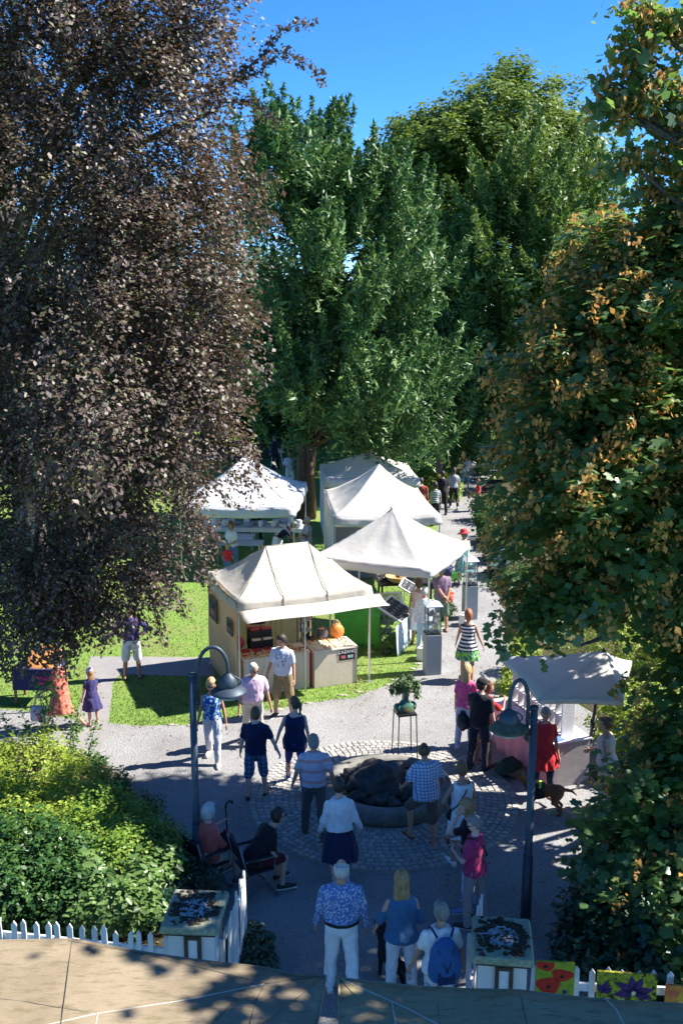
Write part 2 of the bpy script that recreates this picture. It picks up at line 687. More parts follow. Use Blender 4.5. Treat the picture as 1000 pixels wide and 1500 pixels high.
# fallen leaves lying about (nobody could count them)
pts = []
while len(pts) < 1500:
    y = 10.5 + 17 * random.random()
    x = -y * .36 + random.random() * y * .62
    if noise.noise(Vector((x * .6, y * .6, 4))) > random.uniform(-.5, .5):
        pts.append((x, y))
pts = np.array(pts)
n = len(pts)
a = rng.uniform(0, 2 * pi, n)
q = np.array([(-.5, 0), (0, .3), (.5, 0), (0, -.3)])
V = np.zeros((n, 4, 3))
sz = rng.uniform(.03, .07, n)
for k in range(4):
    V[:, k, 0] = pts[:, 0] + sz * (q[k, 0] * np.cos(a) - q[k, 1] * np.sin(a))
    V[:, k, 1] = pts[:, 1] + sz * (q[k, 0] * np.sin(a) + q[k, 1] * np.cos(a))
    V[:, k, 2] = .028 + rng.uniform(0, .016, n)
m, t = newmat('dry_leaf', .8, 0, .2)
gi = t.add('ShaderNodeNewGeometry')
t.color(t.ramp(gi.outputs['Random Per Island'], [(0, (.13, .07, .03)), (.5, (.26, .15, .06)), (1, (.36, .27, .1))]))
o = link('fallen_leaves', fastmesh('fallen_leaves', V.reshape(-1, 3), np.arange(n * 4).reshape(n, 4)), m)
tag(o, 'dry brown leaves scattered thinly over gravel and grass', 'leaves', kind='stuff')
# ================================================================ TREES AND SHRUBS
def m_leaf(name, cols, rough=0.45, transl=0.35, spec=0.5, tint=None, coat=0.0):
    m, t = newmat(name, rough, 0, spec)
    gi = t.add('ShaderNodeNewGeometry')
    k = len(cols)
    c = t.ramp(gi.outputs['Random Per Island'], [(i / (k - 1), q) for i, q in enumerate(cols)])
    t.color(c)
    if coat:
        t.b.inputs['Coat Weight'].default_value = coat
        t.b.inputs['Coat Roughness'].default_value = 0.25
    if transl:
        tc = c if tint is None else t.mix(0.75, c, tint)
        t.translucent(tc, transl)
    return m

def m_bark(name, a, b):
    m, t = newmat(name, 0.95, 0, 0.15)
    n_ = t.noise(7, 6, 0.7, t.obj((3, 3, 0.5)))
    t.color(t.ramp(n_, [(0.3, a), (0.7, b)]))
    t.bump(n_, 1.0, 0.05)
    return m

BARK_G = m_bark('grey_bark', (0.05, 0.045, 0.04), (0.17, 0.155, 0.14))
BARK_R = m_bark('red_brown_bark', (0.07, 0.04, 0.03), (0.24, 0.15, 0.11))

# leaf outlines: x across, y along, z up from the blade
T_OVAL = (np.array([(0, -.5, 0), (.27, -.12, .05), (.2, .28, .05), (0, .5, -.03), (-.2, .28, .05), (-.27, -.12, .05)], dtype=float),
          np.array([(0, 1, 2, 3), (0, 3, 4, 5)]))
T_BLADE = (np.array([(0, -.5, 0), (.13, 0, .03), (0, .5, -.02), (-.13, 0, .03)], dtype=float), np.array([(0, 1, 2, 3)]))
T_RHOMB = (np.array([(0, -.5, 0), (.3, 0, .06), (0, .5, -.04), (-.3, 0, .06)], dtype=float), np.array([(0, 1, 2, 3)]))
_mp = [(0, -.4), (.48, -.16), (.24, .02), (.42, .36), (0, .58), (-.42, .36), (-.24, .02), (-.48, -.16)]
T_MAPLE = (np.array([(x, y, -.14 * abs(x) - .1 * max(0, y)) for x, y in _mp], dtype=float),
           np.array([(0, 1, 2, 3), (0, 3, 4, 5), (0, 5, 6, 7)]))

def leaves(pos, size, tpl, axis, axis_w=1.0, up=0.5, out=None, out_w=0.6, jitter=0.25):
    """leaf blades at pos; axis = direction they point along, out = where their faces look"""
    n = len(pos)
    nrm = rng.normal(size=(n, 3))
    nrm /= np.linalg.norm(nrm, axis=1)[:, None]
    nrm[:, 2] += up * 1.6
    if out is not None:
        nrm += out * out_w * 1.5
    nrm /= np.linalg.norm(nrm, axis=1)[:, None]
    d = rng.normal(size=(n, 3))
    d /= np.linalg.norm(d, axis=1)[:, None]
    d = d + axis * axis_w
    d -= nrm * np.sum(d * nrm, axis=1)[:, None]
    d /= np.maximum(np.linalg.norm(d, axis=1), 1e-6)[:, None]
    x = np.cross(d, nrm)
    s = size * np.exp(rng.normal(0, jitter, n))
    tv, tf = tpl
    V = pos[:, None, :] + s[:, None, None] * (tv[None, :, 0, None] * x[:, None, :] + tv[None, :, 1, None] * d[:, None, :] + tv[None, :, 2, None] * nrm[:, None, :])
    F = tf[None, :, :] + (np.arange(n) * len(tv))[:, None, None]
    return V.reshape(-1, 3), F.reshape(-1, tf.shape[1])

def ballpts(shape):
    d = rng.normal(size=shape)
    d /= np.linalg.norm(d, axis=-1)[..., None]
    return d * (rng.random(shape[:-1]) ** .5 * 1.75)[..., None]

def lobe_points(lobes, n, inner=0.55, lump=0.28, zmin=0.4, seed=0.0):
    """clump centres spread through the shells of the lobes, with where 'outward' is"""
    L = np.array([l[:6] for l in lobes], dtype=float)
    wt = L[:, 3] * L[:, 5] + L[:, 3] * L[:, 4]
    idx = rng.choice(len(L), n, p=wt / wt.sum())
    d = rng.normal(size=(n, 3))
    d /= np.linalg.norm(d, axis=1)[:, None]
    lum = np.array([noise.noise(Vector((q[0] * 2.6 + i * 3.1 + seed, q[1] * 2.6, q[2] * 2.6))) for q, i in zip(d, idx)])
    r = (inner + (1 - inner) * rng.random(n) ** 0.6) * (1 + lump * lum)
    p = L[idx, :3] + d * L[idx, 3:6] * r[:, None]
    k = p[:, 2] > zmin
    return p[k], d[k]

def boughs(lobes, n_pads, per, pr, pz, inner=0.5, lump=0.35, zmin=0.4, seed=0.0, tilt=0.35):
    """leaf clumps gathered on separate boughs, so that gaps and shade lie between them"""
    p, d = lobe_points(lobes, n_pads, inner, lump, zmin, seed)
    k = len(p)
    sc = np.exp(rng.normal(0, .3, k))[:, None, None]
    off = ballpts((k, per, 3)) * np.array([pr, pr, pz]) * sc
    outd = np.sum(off[:, :, :2] * d[:, None, :2], axis=2)
    off[:, :, 2] -= tilt * outd
    c = p[:, None, :] + off
    o_ = np.repeat(d[:, None, :], per, axis=1) * .6 + np.array([0, 0, .5]) + off * .35
    o_ /= np.linalg.norm(o_, axis=2)[:, :, None]
    c, o_ = c.reshape(-1, 3), o_.reshape(-1, 3)
    q = c[:, 2] > zmin
    return c[q], o_[q]

def crown(name, m, parent, clumps, outs, per, spread, size, tpl, droop=0.5, up=0.5, out_w=0.6, kind='stuff', vspread=None, jitter=0.25):
    n = len(clumps)
    c = np.repeat(clumps, per, axis=0)
    o_ = np.repeat(outs, per, axis=0)
    sp = np.array([spread, spread, vspread if vspread else spread])
    p = c + ballpts(c.shape) * sp
    ax = o_ * 0.5 + np.array([0, 0, -droop])
    V, F = leaves(p, np.full(len(p), size), tpl, ax, 1.0, up, o_, out_w, jitter)
    ob = link(name, fastmesh(name, V, F), m, parent)
    if kind:
        ob['kind'] = kind
    return ob

def limbs(parent, m, base, top, r0, targets, rb=0.09, name='trunk', seg=9):
    base, top = Vector(base), Vector(top)
    mb = MB()
    pts, rr = [], []
    for i in range(9):
        t = i / 8
        p = base.lerp(top, t) + noise.noise_vector(Vector((t * 2.1, base.x, base.y))) * 0.25 * t
        pts.append(p)
        rr.append(r0 * (1.35 if i == 0 else 1 - 0.75 * t))
    mb.tube(pts, rr, seg)
    mb.build(name, m, parent, True)
    for tg in targets:
        tg = Vector(tg)
        t0 = min(0.95, max(0.2, (tg.z - base.z) / max(0.1, (top.z - base.z)) - 0.25))
        s = base.lerp(top, t0)
        mid = s.lerp(tg, 0.5) + Vector((0, 0, 0.12 * (tg - s).length)) + Vector((random.gauss(0, .2), random.gauss(0, .2), 0))
        q = [s, s.lerp(mid, .55), mid, mid.lerp(tg, .55), tg]
        MB().tube(q, [rb * k for k in (1.0, .8, .6, .4, .2)], 6).build('limb', m, parent, True)

def px_lobes(L, ky=1.0):
    out = []
    for px, py, rp, rpz, d in L:
        c = P(px, py, d)
        s = 1 / PXM(c)
        out.append((c.x, c.y, c.z, rp * s, min(rp * s, 2.6) * ky, rpz * s))
    return out

# ---- the copper beech, left
BE = px_lobes([(a, b, c, e, d + (2.1 if b < 700 else 3.7)) for a, b, c, e, d in [(-160, 60, 240, 260, 17.5), (40, 20, 200, 200, 17), (220, 10, 130, 130, 17), (312, 40, 55, 60, 16.5), (318, 160, 55, 75, 16.2), (170, 190, 190, 170, 16.5), (288, 285, 62, 85, 16),
               (60, 350, 210, 190, 16), (240, 400, 130, 130, 15.6), (308, 440, 50, 80, 15.4), (320, 530, 42, 70, 15.2), (110, 560, 195, 180, 15), (278, 590, 80, 100, 15),
               (304, 655, 44, 66, 15), (80, 730, 170, 150, 14.6), (225, 720, 82, 100, 14.6), (240, 800, 46, 66, 14.4), (50, 850, 130, 85, 14.2), (180, 840, 80, 68, 14.3),
               (100, 875, 80, 46, 14.2), (30, 925, 60, 36, 14), (-220, 420, 230, 240, 16), (-250, 720, 200, 170, 15), (50, 905, 80, 36, 14.0)]])
beech = thing('copper_beech', 'tall copper beech with dark purple leaves hanging over the lawn at left', 'tree', G(20, 905))
bl = [(x - beech.location.x, y - beech.location.y, z, a, b, c) for x, y, z, a, b, c in BE]
cl, ou = boughs(bl, 950, 9, .36, .42, .5, .35, 2.0, 0.0, .8)
M_BEECH = m_leaf('copper_beech_leaf', [(0.06, 0.042, 0.044), (0.085, 0.06, 0.058), (0.115, 0.082, 0.074), (0.14, 0.092, 0.066), (0.085, 0.092, 0.05), (0.125, 0.135, 0.052)], 0.52, 0.26, 0.5, (0.2, 0.11, 0.06))
crown('crown', M_BEECH, beech, cl, ou, 35, 0.16, 0.082, T_RHOMB, droop=0.9, up=0.45, vspread=0.19)
# single branches that stand out or hang down from the crown
TW = [([(300, 130), (350, 110), (385, 80), (410, 45), (440, 35), (462, 38)], 16.3), ([(310, 135), (380, 105), (415, 75), (450, 95), (478, 122)], 16.3), ([(320, 150), (370, 150), (395, 170), (412, 185)], 16.2), ([(360, 270), (390, 262), (404, 250)], 16), ([(360, 300), (395, 318), (412, 325)], 15.8),
      ([(360, 440), (385, 455), (402, 462)], 15.4), ([(350, 640), (372, 665), (378, 700)], 14.9), ([(300, 700), (330, 730), (345, 745)], 14.6), ([(290, 760), (318, 790), (312, 815)], 14.5),
      ([(270, 800), (300, 840), (308, 866)], 14.4), ([(235, 830), (262, 880), (275, 908)], 14.4), ([(215, 850), (228, 900), (242, 945)], 14.4), ([(190, 850), (205, 905), (225, 930)], 14.3), ([(130, 870), (150, 915), (158, 945)], 14.2),
      ([(90, 900), (105, 930), (112, 965)], 14.1), ([(30, 900), (38, 945), (30, 985)], 14), ([(-10, 900), (5, 960), (12, 1000)], 14), ([(160, 880), (178, 910), (186, 938)], 14.2), ([(60, 900), (75, 940), (80, 958)], 14), ([(120, 890), (130, 920), (140, 930)], 14.1)]
tc, to = [], []
twm = MB()
for pl, d in TW:
    w = [P(a, b, d + (2.1 if pl[0][1] < 600 else 3.6)) - beech.location for a, b in pl]
    twm.tube(w, [0.014] + [0.008] * (len(w) - 2) + [0.003], 5)
    for a, b in zip(w[:-1], w[1:]):
        k = max(3, int((b - a).length / 0.055))
        for i in range(k):
            tc.append(tuple(a.lerp(b, i / k)))
            q = (b - a).normalized()
            to.append((q.x, q.y, q.z))
crown('branch_foliage', M_BEECH, beech, np.array(tc), np.array(to), 8, 0.08, 0.085, T_RHOMB, droop=0.6, up=0.3, out_w=0.1)
twm.build('twig', BARK_G, beech)['kind'] = 'stuff'
limbs(beech, BARK_G, (0, 2, 0), (-0.3, 2.3, 15), 0.5, [(b[0], b[1], b[2]) for b in bl[:18]], 0.16)

# ---- the maple, right, with hanging bunches of brown seeds
MA = px_lobes([(1020, 340, 110, 40, 17), (1000, 420, 170, 120, 16.6), (905, 480, 120, 110, 16.2), (830, 500, 80, 70, 16), (1000, 640, 190, 150, 15.6), (850, 620, 115, 105, 15.4), (785, 600, 40, 60, 15.3), (800, 690, 58, 80, 15),
               (900, 760, 150, 120, 14.8), (790, 790, 55, 75, 14.7), (782, 870, 42, 50, 14.6), (870, 870, 90, 50, 14.4), (1040, 860, 130, 120, 14.4),
               (1000, 1010, 60, 70, 13.6), (1000, 1120, 75, 70, 13.0), (1080, 1150, 120, 160, 12.8), (955, 1200, 95, 60, 12.6), (870, 1225, 42, 40, 12.3), (955, 1290, 115, 70, 12.1), (1030, 1350, 130, 75, 11.7)])
maple = thing('maple_tree', 'dense maple with bunches of brown winged seeds at right', 'tree', (7.4, 16.2, 0))
ml = [(x - maple.location.x + .2, y - maple.location.y, z, a, b, c) for x, y, z, a, b, c in MA]
# more crown beyond the frame: the boughs that shade the forecourt

cl, ou = boughs(ml, 590, 8, .4, .13, .5, .4, .25, 5.0)
M_MAPLE = m_leaf('maple_leaf', [(0.05, 0.13, 0.055), (0.068, 0.16, 0.058), (0.09, 0.185, 0.06), (0.115, 0.205, 0.055), (0.17, 0.22, 0.05)], 0.36, 0.5, 0.8, (0.2, 0.34, 0.06))
crown('crown', M_MAPLE, maple, cl, ou, 14, 0.17, 0.138, T_MAPLE, droop=0.5, up=0.85, out_w=0.6)
# thin upper boughs, open against the sky
UP = px_lobes([(930, 20, 45, 14, 16.2), (985, 35, 60, 25, 16.3), (940, 80, 50, 22, 16.2), (900, 120, 38, 26, 16.1), (960, 130, 60, 30, 16.2), (915, 160, 60, 26, 16.1), (1000, 180, 60, 40, 16.3), (880, 150, 28, 22, 16), (920, 235, 45, 30, 16.2), (985, 240, 40, 40, 16.3), (1000, 275, 45, 35, 16.4), (955, 280, 35, 22, 16.4)])
ul = [(x - maple.location.x, y - maple.location.y, z, a, b * .6, c) for x, y, z, a, b, c in UP]
cl2, ou2 = lobe_points(ul, 210, 0.15, 0.5, 0.3, 9.0)
crown('upper_foliage', M_MAPLE, maple, cl2, ou2, 8, 0.17, 0.135, T_MAPLE, droop=0.6, up=0.6, out_w=0.2)
M_SEED = m_leaf('maple_seed', [(0.46, 0.23, 0.06), (0.6, 0.33, 0.09), (0.68, 0.43, 0.14), (0.5, 0.2, 0.07)], 0.6, 0.4, 0.3)
sel = rng.random(len(cl)) < np.where(cl[:, 2] > 4.0, 0.5, 0.2)
dd = np.concatenate([cl[sel] + ou[sel] * np.array([.3, .3, .1]), cl2[rng.random(len(cl2)) < 0.85]])
do = np.concatenate([ou[sel], ou2[:len(dd) - sel.sum()]])
crown('seed_bunches', M_SEED, maple, dd, do, 20, 0.1, 0.085, T_RHOMB, droop=1.4, up=0.0, out_w=0.5, vspread=0.11)
ex, eo = boughs([(1.2, -0.6, 9.6, 2.2, 2.2, 1.2), (0.2, -4.0, 8.6, 2.2, 2.0, 1.2), (-1.4, -5.0, 9.2, 1.8, 1.6, 1.0), (1.6, -3.2, 6.4, 1.8, 1.8, 1.0)], 78, 8, .46, .12, .4, .4, 1, 4.0)
crown('side_foliage', M_MAPLE, maple, ex, eo, 9, 0.18, 0.16, T_MAPLE, droop=0.5, up=0.85, out_w=0.6)
limbs(maple, BARK_G, (0, 0, 0), (0.4, 0.2, 13), 0.32, [(b[0], b[1], b[2]) for b in ml[:16] + ul], 0.1)
for k, w in (('limb', [(1000, 200), (960, 190), (930, 178), (898, 178)]), ('limb', [(1010, 230), (975, 190), (945, 165), (925, 150)]), ('limb', [(930, 880), (905, 915), (880, 935), (850, 945), (800, 930)])):
    MB().tube([P(a, b, 16.2 if b < 400 else 14.5) - maple.location for a, b in w], [0.07, 0.05, 0.035, 0.02, 0.012][:len(w)], 6).build(k, BARK_G, maple, True)

# ---- a second maple outside the frame by the house: it dapples the parasols and the gate
near = thing('maple_tree', 'maple by the house beyond the right edge, dappling the parasols', 'tree', (11.6, 7.6, 0))
cl, ou = boughs([(-5.2, .6, 8.6, 1.7, 1.8, .8), (-3.0, 1.6, 9.6, 2.4, 2.4, 1.2), (-2.0, -1.2, 9.0, 2.4, 2.2, 1.2), (0.2, 2.2, 11.0, 2.6, 2.6, 1.6), (-5.0, 3.6, 10.2, 1.9, 1.9, 1.0), (1, -1, 11, 2.6, 2.6, 1.8), (-2.2, 4.4, 11.2, 2.2, 2., 1.2)], 165, 8, .55, .16, .3, .35, 2, 11)
crown('crown', M_MAPLE, near, cl, ou, 9, 0.24, 0.18, T_MAPLE, droop=0.5, up=0.8)
limbs(near, BARK_G, (0, 0, 0), (0.5, 0, 12), 0.28, [(-5.2, .6, 8.6), (-3, 1.6, 9.4), (-2, -1.2, 9), (.2, 2.2, 11), (-5, 3.6, 10), (-2.2, 4.4, 11)], 0.1)

# ---- conifers: upright plumes of flat sprays
def plume_tree(name, label, loc, lobes, n, plen, prad, per, size, m, seed=0.0, zmin=1.5, up=1.0, tpl=T_BLADE, core=0):
    tr = thing(name, label, 'tree', loc)
    L = [(x - loc[0], y - loc[1], z, a, b, c) for x, y, z, a, b, c in lobes]
    if n > 400:
        p, o_ = boughs(L, n // 6, 6, .42 * plen / 1.6, .34 * plen / 1.6, .5, .55, zmin, seed, .5)
    else:
        p, o_ = lobe_points(L, n, 0.62, 0.3, zmin, seed)
    k = len(p)
    ax = o_ * np.array([0.75, 0.75, 0.25]) + np.array([0, 0, up])
    ax += rng.normal(0, 0.22, ax.shape)
    ax /= np.linalg.norm(ax, axis=1)[:, None]
    ln = plen * np.exp(rng.normal(0, 0.25, k))
    t = rng.random((k, per)) ** 0.8
    rad = prad * (1.05 - t) * np.exp(rng.normal(0, .25, (k, per)))
    sd = rng.normal(size=(k, per, 3))
    sd /= np.linalg.norm(sd, axis=2)[:, :, None]
    pos = p[:, None, :] + ax[:, None, :] * (ln[:, None] * t)[:, :, None] + sd * rad[:, :, None]
    dirv = ax[:, None, :] * 0.9 + sd * 0.9 + np.array([0, 0, -0.25])
    V, F = leaves(pos.reshape(-1, 3), np.full(k * per, size), tpl, dirv.reshape(-1, 3), 2.2, 0.25, sd.reshape(-1, 3), 0.5, 0.35)
    c = link('crown', fastmesh('crown', V, F), m, tr)
    c['kind'] = 'stuff'
    return tr, L

M_YEW = m_leaf('yew_needles', [(0.04, 0.1, 0.034), (0.06, 0.145, 0.042), (0.085, 0.18, 0.048), (0.115, 0.21, 0.052), (0.15, 0.235, 0.056)], 0.5, 0.2, 0.4, (0.10, 0.22, 0.05))
YW = px_lobes([(440, 262, 54, 78, 39), (440, 225, 34, 50, 39), (405, 310, 42, 70, 38.6), (482, 310, 50, 65, 39), (540, 325, 58, 70, 39.5), (595, 355, 46, 70, 39.5), (430, 350, 75, 110, 38), (520, 370, 90, 110, 38), (600, 400, 45, 95, 38.8),
               (420, 470, 68, 95, 37.4), (510, 480, 90, 90, 37.5), (400, 570, 50, 70, 37), (470, 575, 80, 70, 37), (560, 580, 78, 65, 37.2), (395, 620, 34, 34, 37), (425, 645, 30, 24, 37), (490, 640, 40, 30, 37), (530, 655, 30, 22, 38), (575, 650, 48, 30, 37), (620, 560, 40, 90, 38.8)], 1.4)
yl = G(448, 758)
yew, YL = plume_tree('yew_tree', 'tall dark green yew with feathery upright plumes behind the pale tents', tuple(yl), YW, 800, 1.6, 0.4, 175, 0.23, M_YEW, 1.0, 2.0)
limbs(yew, BARK_R, (0, 0, 0), (0.7, 0.2, 13.5), 0.3, [(b[0], b[1], b[2] + .6) for b in YL], 0.1, seg=12)
# the trunk stands in three fluted stems
for dx, r in ((-0.14, 0.2), (0.15, 0.18)):
    MB().tube([(dx, -0.22, 0), (dx * 0.9, -0.2, 2.4), (dx * 1.6, -0.1, 5), (dx * 3.2, 0, 8)], [r * 1.3, r, r * .8, r * .4], 9).build('trunk', BARK_R, yew, True)

M_CYP = m_leaf('cypress_sprays', [(0.055, 0.12, 0.026), (0.085, 0.165, 0.034), (0.12, 0.205, 0.04), (0.165, 0.24, 0.05)], 0.55, 0.22, 0.35, (0.2, 0.3, 0.05))
CY = px_lobes([(735, 335, 32, 65, 47), (780, 330, 36, 65, 47.5), (825, 320, 34, 70, 48), (862, 315, 28, 70, 48), (740, 400, 60, 95, 46), (810, 400, 66, 95, 46.5), (865, 380, 30, 110, 48), (740, 500, 44, 80, 46), (790, 520, 64, 90, 46.5), (765, 610, 56, 50, 46.5)], 1.4)
cypress, CL_ = plume_tree('cypress_tree', 'yellowish green cypress with pointed plumes behind the maple, right of the yew', (8.0, 47, 0), CY, 480, 2.3, 0.48, 190, 0.26, M_CYP, 3.0, 2.0, 1.2)
limbs(cypress, BARK_R, (0, 0, 0), (0.3, 0, 12), 0.35, [(b[0], b[1], b[2]) for b in CL_[:6]], 0.1)

# the dark undergrowth of yew between the two
UN = px_lobes([(645, 490, 46, 80, 45), (660, 560, 56, 65, 45), (615, 600, 45, 55, 44.5), (690, 560, 46, 65, 46), (650, 630, 55, 33, 45), (600, 640, 40, 28, 44.5), (660, 420, 34, 60, 47)], 1.2)
dark, DL = plume_tree('yew_tree', 'low shaded dark yew between the tall yew and the cypress', tuple(G(640, 735)), UN, 360, 1.4, 0.4, 80, 0.32, M_YEW, 4.0, 1.6)
limbs(dark, BARK_R, (0, 0, 0), (0.2, 0.6, 4.2), 0.2, [(b[0], b[1], b[2]) for b in DL], 0.06)

hedge_l = [(-3.2, 0, 1.3, 1.6, 1, 1.2), (-1, .3, 1.5, 1.6, 1, 1.4), (1.4, 0, 1.3, 1.6, 1, 1.2), (3.2, .3, 1.6, 1.4, 1, 1.5), (0.4, .6, 2.6, 2.4, 1, 1.2)]
for lab, x, y in (('dark evergreen bushes behind the pale tents right of the yew trunk', 2.6, 44.5), ('dark evergreen bushes on the far side of the path by the cypress', 9.5, 49.5)):
    hb_, HL = plume_tree('evergreen_bush', lab, (x, y, 0), [(x + a, y + b, c, d, e, f) for a, b, c, d, e, f in hedge_l], 170, .8, .3, 90, .22, M_YEW, x, .1)
    MB().tube([(0, 0, 0), (.1, 0, 1.6)], [.08, .04], 6).build('stem', BARK_R, hb_, True)

# ---- a big lime behind them
M_LIME = m_leaf('lime_leaf', [(0.06, 0.12, 0.024), (0.09, 0.165, 0.03), (0.13, 0.205, 0.036), (0.19, 0.25, 0.05)], 0.5, 0.35, 0.4, (0.22, 0.3, 0.04))
LI = px_lobes([(755, 172, 84, 66, 56), (690, 200, 62, 62, 55), (628, 195, 42, 42, 55.5), (812, 195, 45, 62, 56), (640, 240, 60, 60, 53), (720, 250, 90, 80, 54), (800, 260, 70, 90, 56), (600, 200, 28, 32, 55), (850, 190, 28, 62, 56), (660, 340, 70, 90, 52), (610, 300, 40, 70, 52)], 1.6)
lime = thing('lime_tree', 'round leafy lime with sunlit yellow green crown rising behind the conifers', 'tree', (9.2, 55.5, 0))
ll = [(x - 9.2, y - 55.5, z, a, b * 1.5, c) for x, y, z, a, b, c in LI]
cl, ou = boughs(ll, 420, 7, .75, .35, .55, .35, 2, 2)
crown('crown', M_LIME, lime, cl, ou, 28, 0.3, 0.25, T_RHOMB, droop=0.5, up=0.7)
limbs(lime, BARK_G, (0, 0, 0), (0.5, 0, 17), 0.5, [(b[0], b[1], b[2]) for b in ll], 0.18)

# a light young tree with its crown in the sun beside the path
young = thing('young_tree', 'small pale green leafy tree lit by the sun beside the far path', 'tree', tuple(G(668, 720)))
s0 = young.location
yl2 = [(q.x - s0.x, q.y - s0.y, q.z, r, r, r * 1.1) for q, r in ((P(676, 640, s0.y), .62), (P(655, 655, s0.y), .55), (P(690, 655, s0.y), .4), (P(675, 668, s0.y), .5))]
cl, ou = lobe_points(yl2, 170, 0.4, 0.3, 1)
crown('crown', m_leaf('young_leaf', [(0.06, 0.14, 0.03), (0.1, 0.19, 0.04), (0.15, 0.24, 0.05)], 0.5, 0.4, 0.4), young, cl, ou, 26, 0.14, 0.13, T_RHOMB, up=0.6)
MB().tube([(0, 0, 0), (0.05, 0, 1.2), (0.1, 0, 2.6)], [0.09, 0.07, 0.04], 8).build('trunk', BARK_G, young, True)

# trees closing the park behind
M_FAR = m_leaf('far_leaf', [(0.02, 0.05, 0.016), (0.035, 0.075, 0.02), (0.055, 0.1, 0.026)], 0.6, 0.3, 0.3)
ft = thing('park_tree', 'farthest park tree in the gap between copper beech and yew', 'tree', (-6, 72, 0), 0, 'trees closing the park')
cl, ou = lobe_points([(0, 0, 8.5, 4.6, 4, 4.2), (-2.5, 0, 6, 3.6, 3, 3.4), (2.6, 0, 6, 3.6, 3, 3.6), (0.6, -1, 4.0, 4, 3, 2.6), (-2, -1, 1.8, 4, 2.5, 2.2), (2.5, -1, 1.8, 4, 2.5, 2.2)], 520, 0.55, 0.3, 1.4)
crown('crown', M_FAR, ft, cl, ou, 26, 0.5, 0.42, T_RHOMB, up=0.7)
limbs(ft, BARK_G, (0, 0, 0), (0, 0, 9), 0.35, [(-2, 0, 6), (2, 0, 6), (0, 0, 8)], 0.12)
for i, (x, y, s, lab) in enumerate([(-20, 76, 1.15, 'far park tree behind the left side of the copper beech'), (-13, 70, 1.0, 'far park tree behind the middle of the copper beech'), (1.5, 78, 1.1, 'far park tree straight behind the yew'),
        (8.5, 70, .9, 'far park tree straight behind the lime'), (16, 74, 1.15, 'far park tree behind the upper boughs of the maple'), (13, 58, .8, 'smaller dark park tree just right of the cypress'), (5, 62, .75, 'smaller dark park tree just left of the lime trunk'),
        (-11, 56, .75, 'smaller dark park tree beyond the lawn left of the pottery tent'), (-19, 58, .9, 'dark park tree beyond the lawn at the left frame edge'), (21, 52, .9, 'dark park tree behind the maple near the right frame edge'),
        (-7.5, 58, 1.1, 'dark park tree behind the peak of the pottery tent'), (-4.2, 54, .7, 'small dark park tree beside the left flank of the yew'), (-15, 62, 1.1, 'dark park tree behind the lower boughs of the copper beech')]):
    copy_thing(ft, (x, y, 0), i * 1.9, lab, (s, s, s))

# ---- shrubs
def shrub(name, label, loc, lobes, nclump, per, spread, size, m, tpl=T_OVAL, up=0.9, group=None, cat='shrub', stems=5):
    s = thing(name, label, cat, loc, 0, group)
    cl, ou = lobe_points(lobes, nclump, 0.72, 0.3, 0.08, loc[0])
    crown('foliage', m, s, cl, ou, per, spread, size, tpl, droop=0.2, up=up, out_w=0.6)
    mb = MB()
    for i in range(stems):
        l = lobes[i % len(lobes)]
        mb.tube([(random.gauss(0, .12), random.gauss(0, .12), 0), (l[0] * .5, l[1] * .5, l[2] * .6), (l[0], l[1], l[2])], [0.03, 0.022, 0.01], 5)
    mb.build('stem', BARK_G, s, True)
    return s

M_SH1 = m_leaf('bright_shrub_leaf', [(0.17, 0.25, 0.025), (0.24, 0.34, 0.035), (0.33, 0.42, 0.06), (0.43, 0.5, 0.1)], 0.45, 0.45, 0.4)
M_SH2 = m_leaf('mid_shrub_leaf', [(0.025, 0.075, 0.02), (0.04, 0.11, 0.028), (0.06, 0.145, 0.035), (0.1, 0.19, 0.04)], 0.4, 0.35, 0.5)
M_SHM = m_leaf('lime_shrub_leaf', [(0.1, 0.2, 0.025), (0.15, 0.26, 0.035), (0.21, 0.33, 0.045), (0.28, 0.4, 0.07)], 0.45, 0.4, 0.4)
M_SH3 = m_leaf('dark_shrub_leaf', [(0.012, 0.05, 0.026), (0.02, 0.07, 0.035), (0.03, 0.09, 0.04)], 0.35, 0.25, 0.6)
M_SH4 = m_leaf('light_leaf', [(0.1, 0.19, 0.05), (0.15, 0.26, 0.07), (0.2, 0.3, 0.09)], 0.4, 0.4, 0.5)

def PL(px, py, z):                       # lobe centre from the picture, at a known height
    return G(px, py, z)

def shrub_px(name, label, base, lobes, *a, **k):
    """lobes: (px, py, z, rx, ry, rz)"""
    b = G(*base)
    L = []
    for px, py, z, rx, ry, rz in lobes:
        c = G(px, py, z)
        L.append((c.x - b.x, c.y - b.y, z, rx, ry, rz))
    return shrub(name, label, tuple(b), L, *a, **k)

shrub_px('bright_shrub', 'rounded bright yellow green shrub in full sun at the left edge of the bed', (40, 1185), [(-60, 1120, .75, .9, .8, .5), (40, 1125, .75, .85, .8, .5), (110, 1150, .6, .6, .6, .42), (-10, 1180, .8, .9, .7, .5), (70, 1185, .75, .7, .6, .45), (135, 1180, .45, .35, .4, .3), (165, 1190, .55, .4, .4, .35), (10, 1215, .85, .8, .5, .5), (100, 1215, .75, .6, .5, .45)], 1500, 18, 0.09, 0.062, M_SH1, T_RHOMB)
shrub_px('leafy_shrub', 'mid green leafy shrub between the bright shrub and the lamp post', (190, 1270), [(150, 1205, .7, .55, .5, .5), (195, 1225, .65, .5, .5, .45), (120, 1240, .8, .7, .55, .5), (215, 1250, .6, .5, .45, .45), (245, 1270, .5, .35, .35, .35), (170, 1265, .75, .6, .5, .5)], 1300, 18, 0.1, 0.058, M_SHM, T_RHOMB)
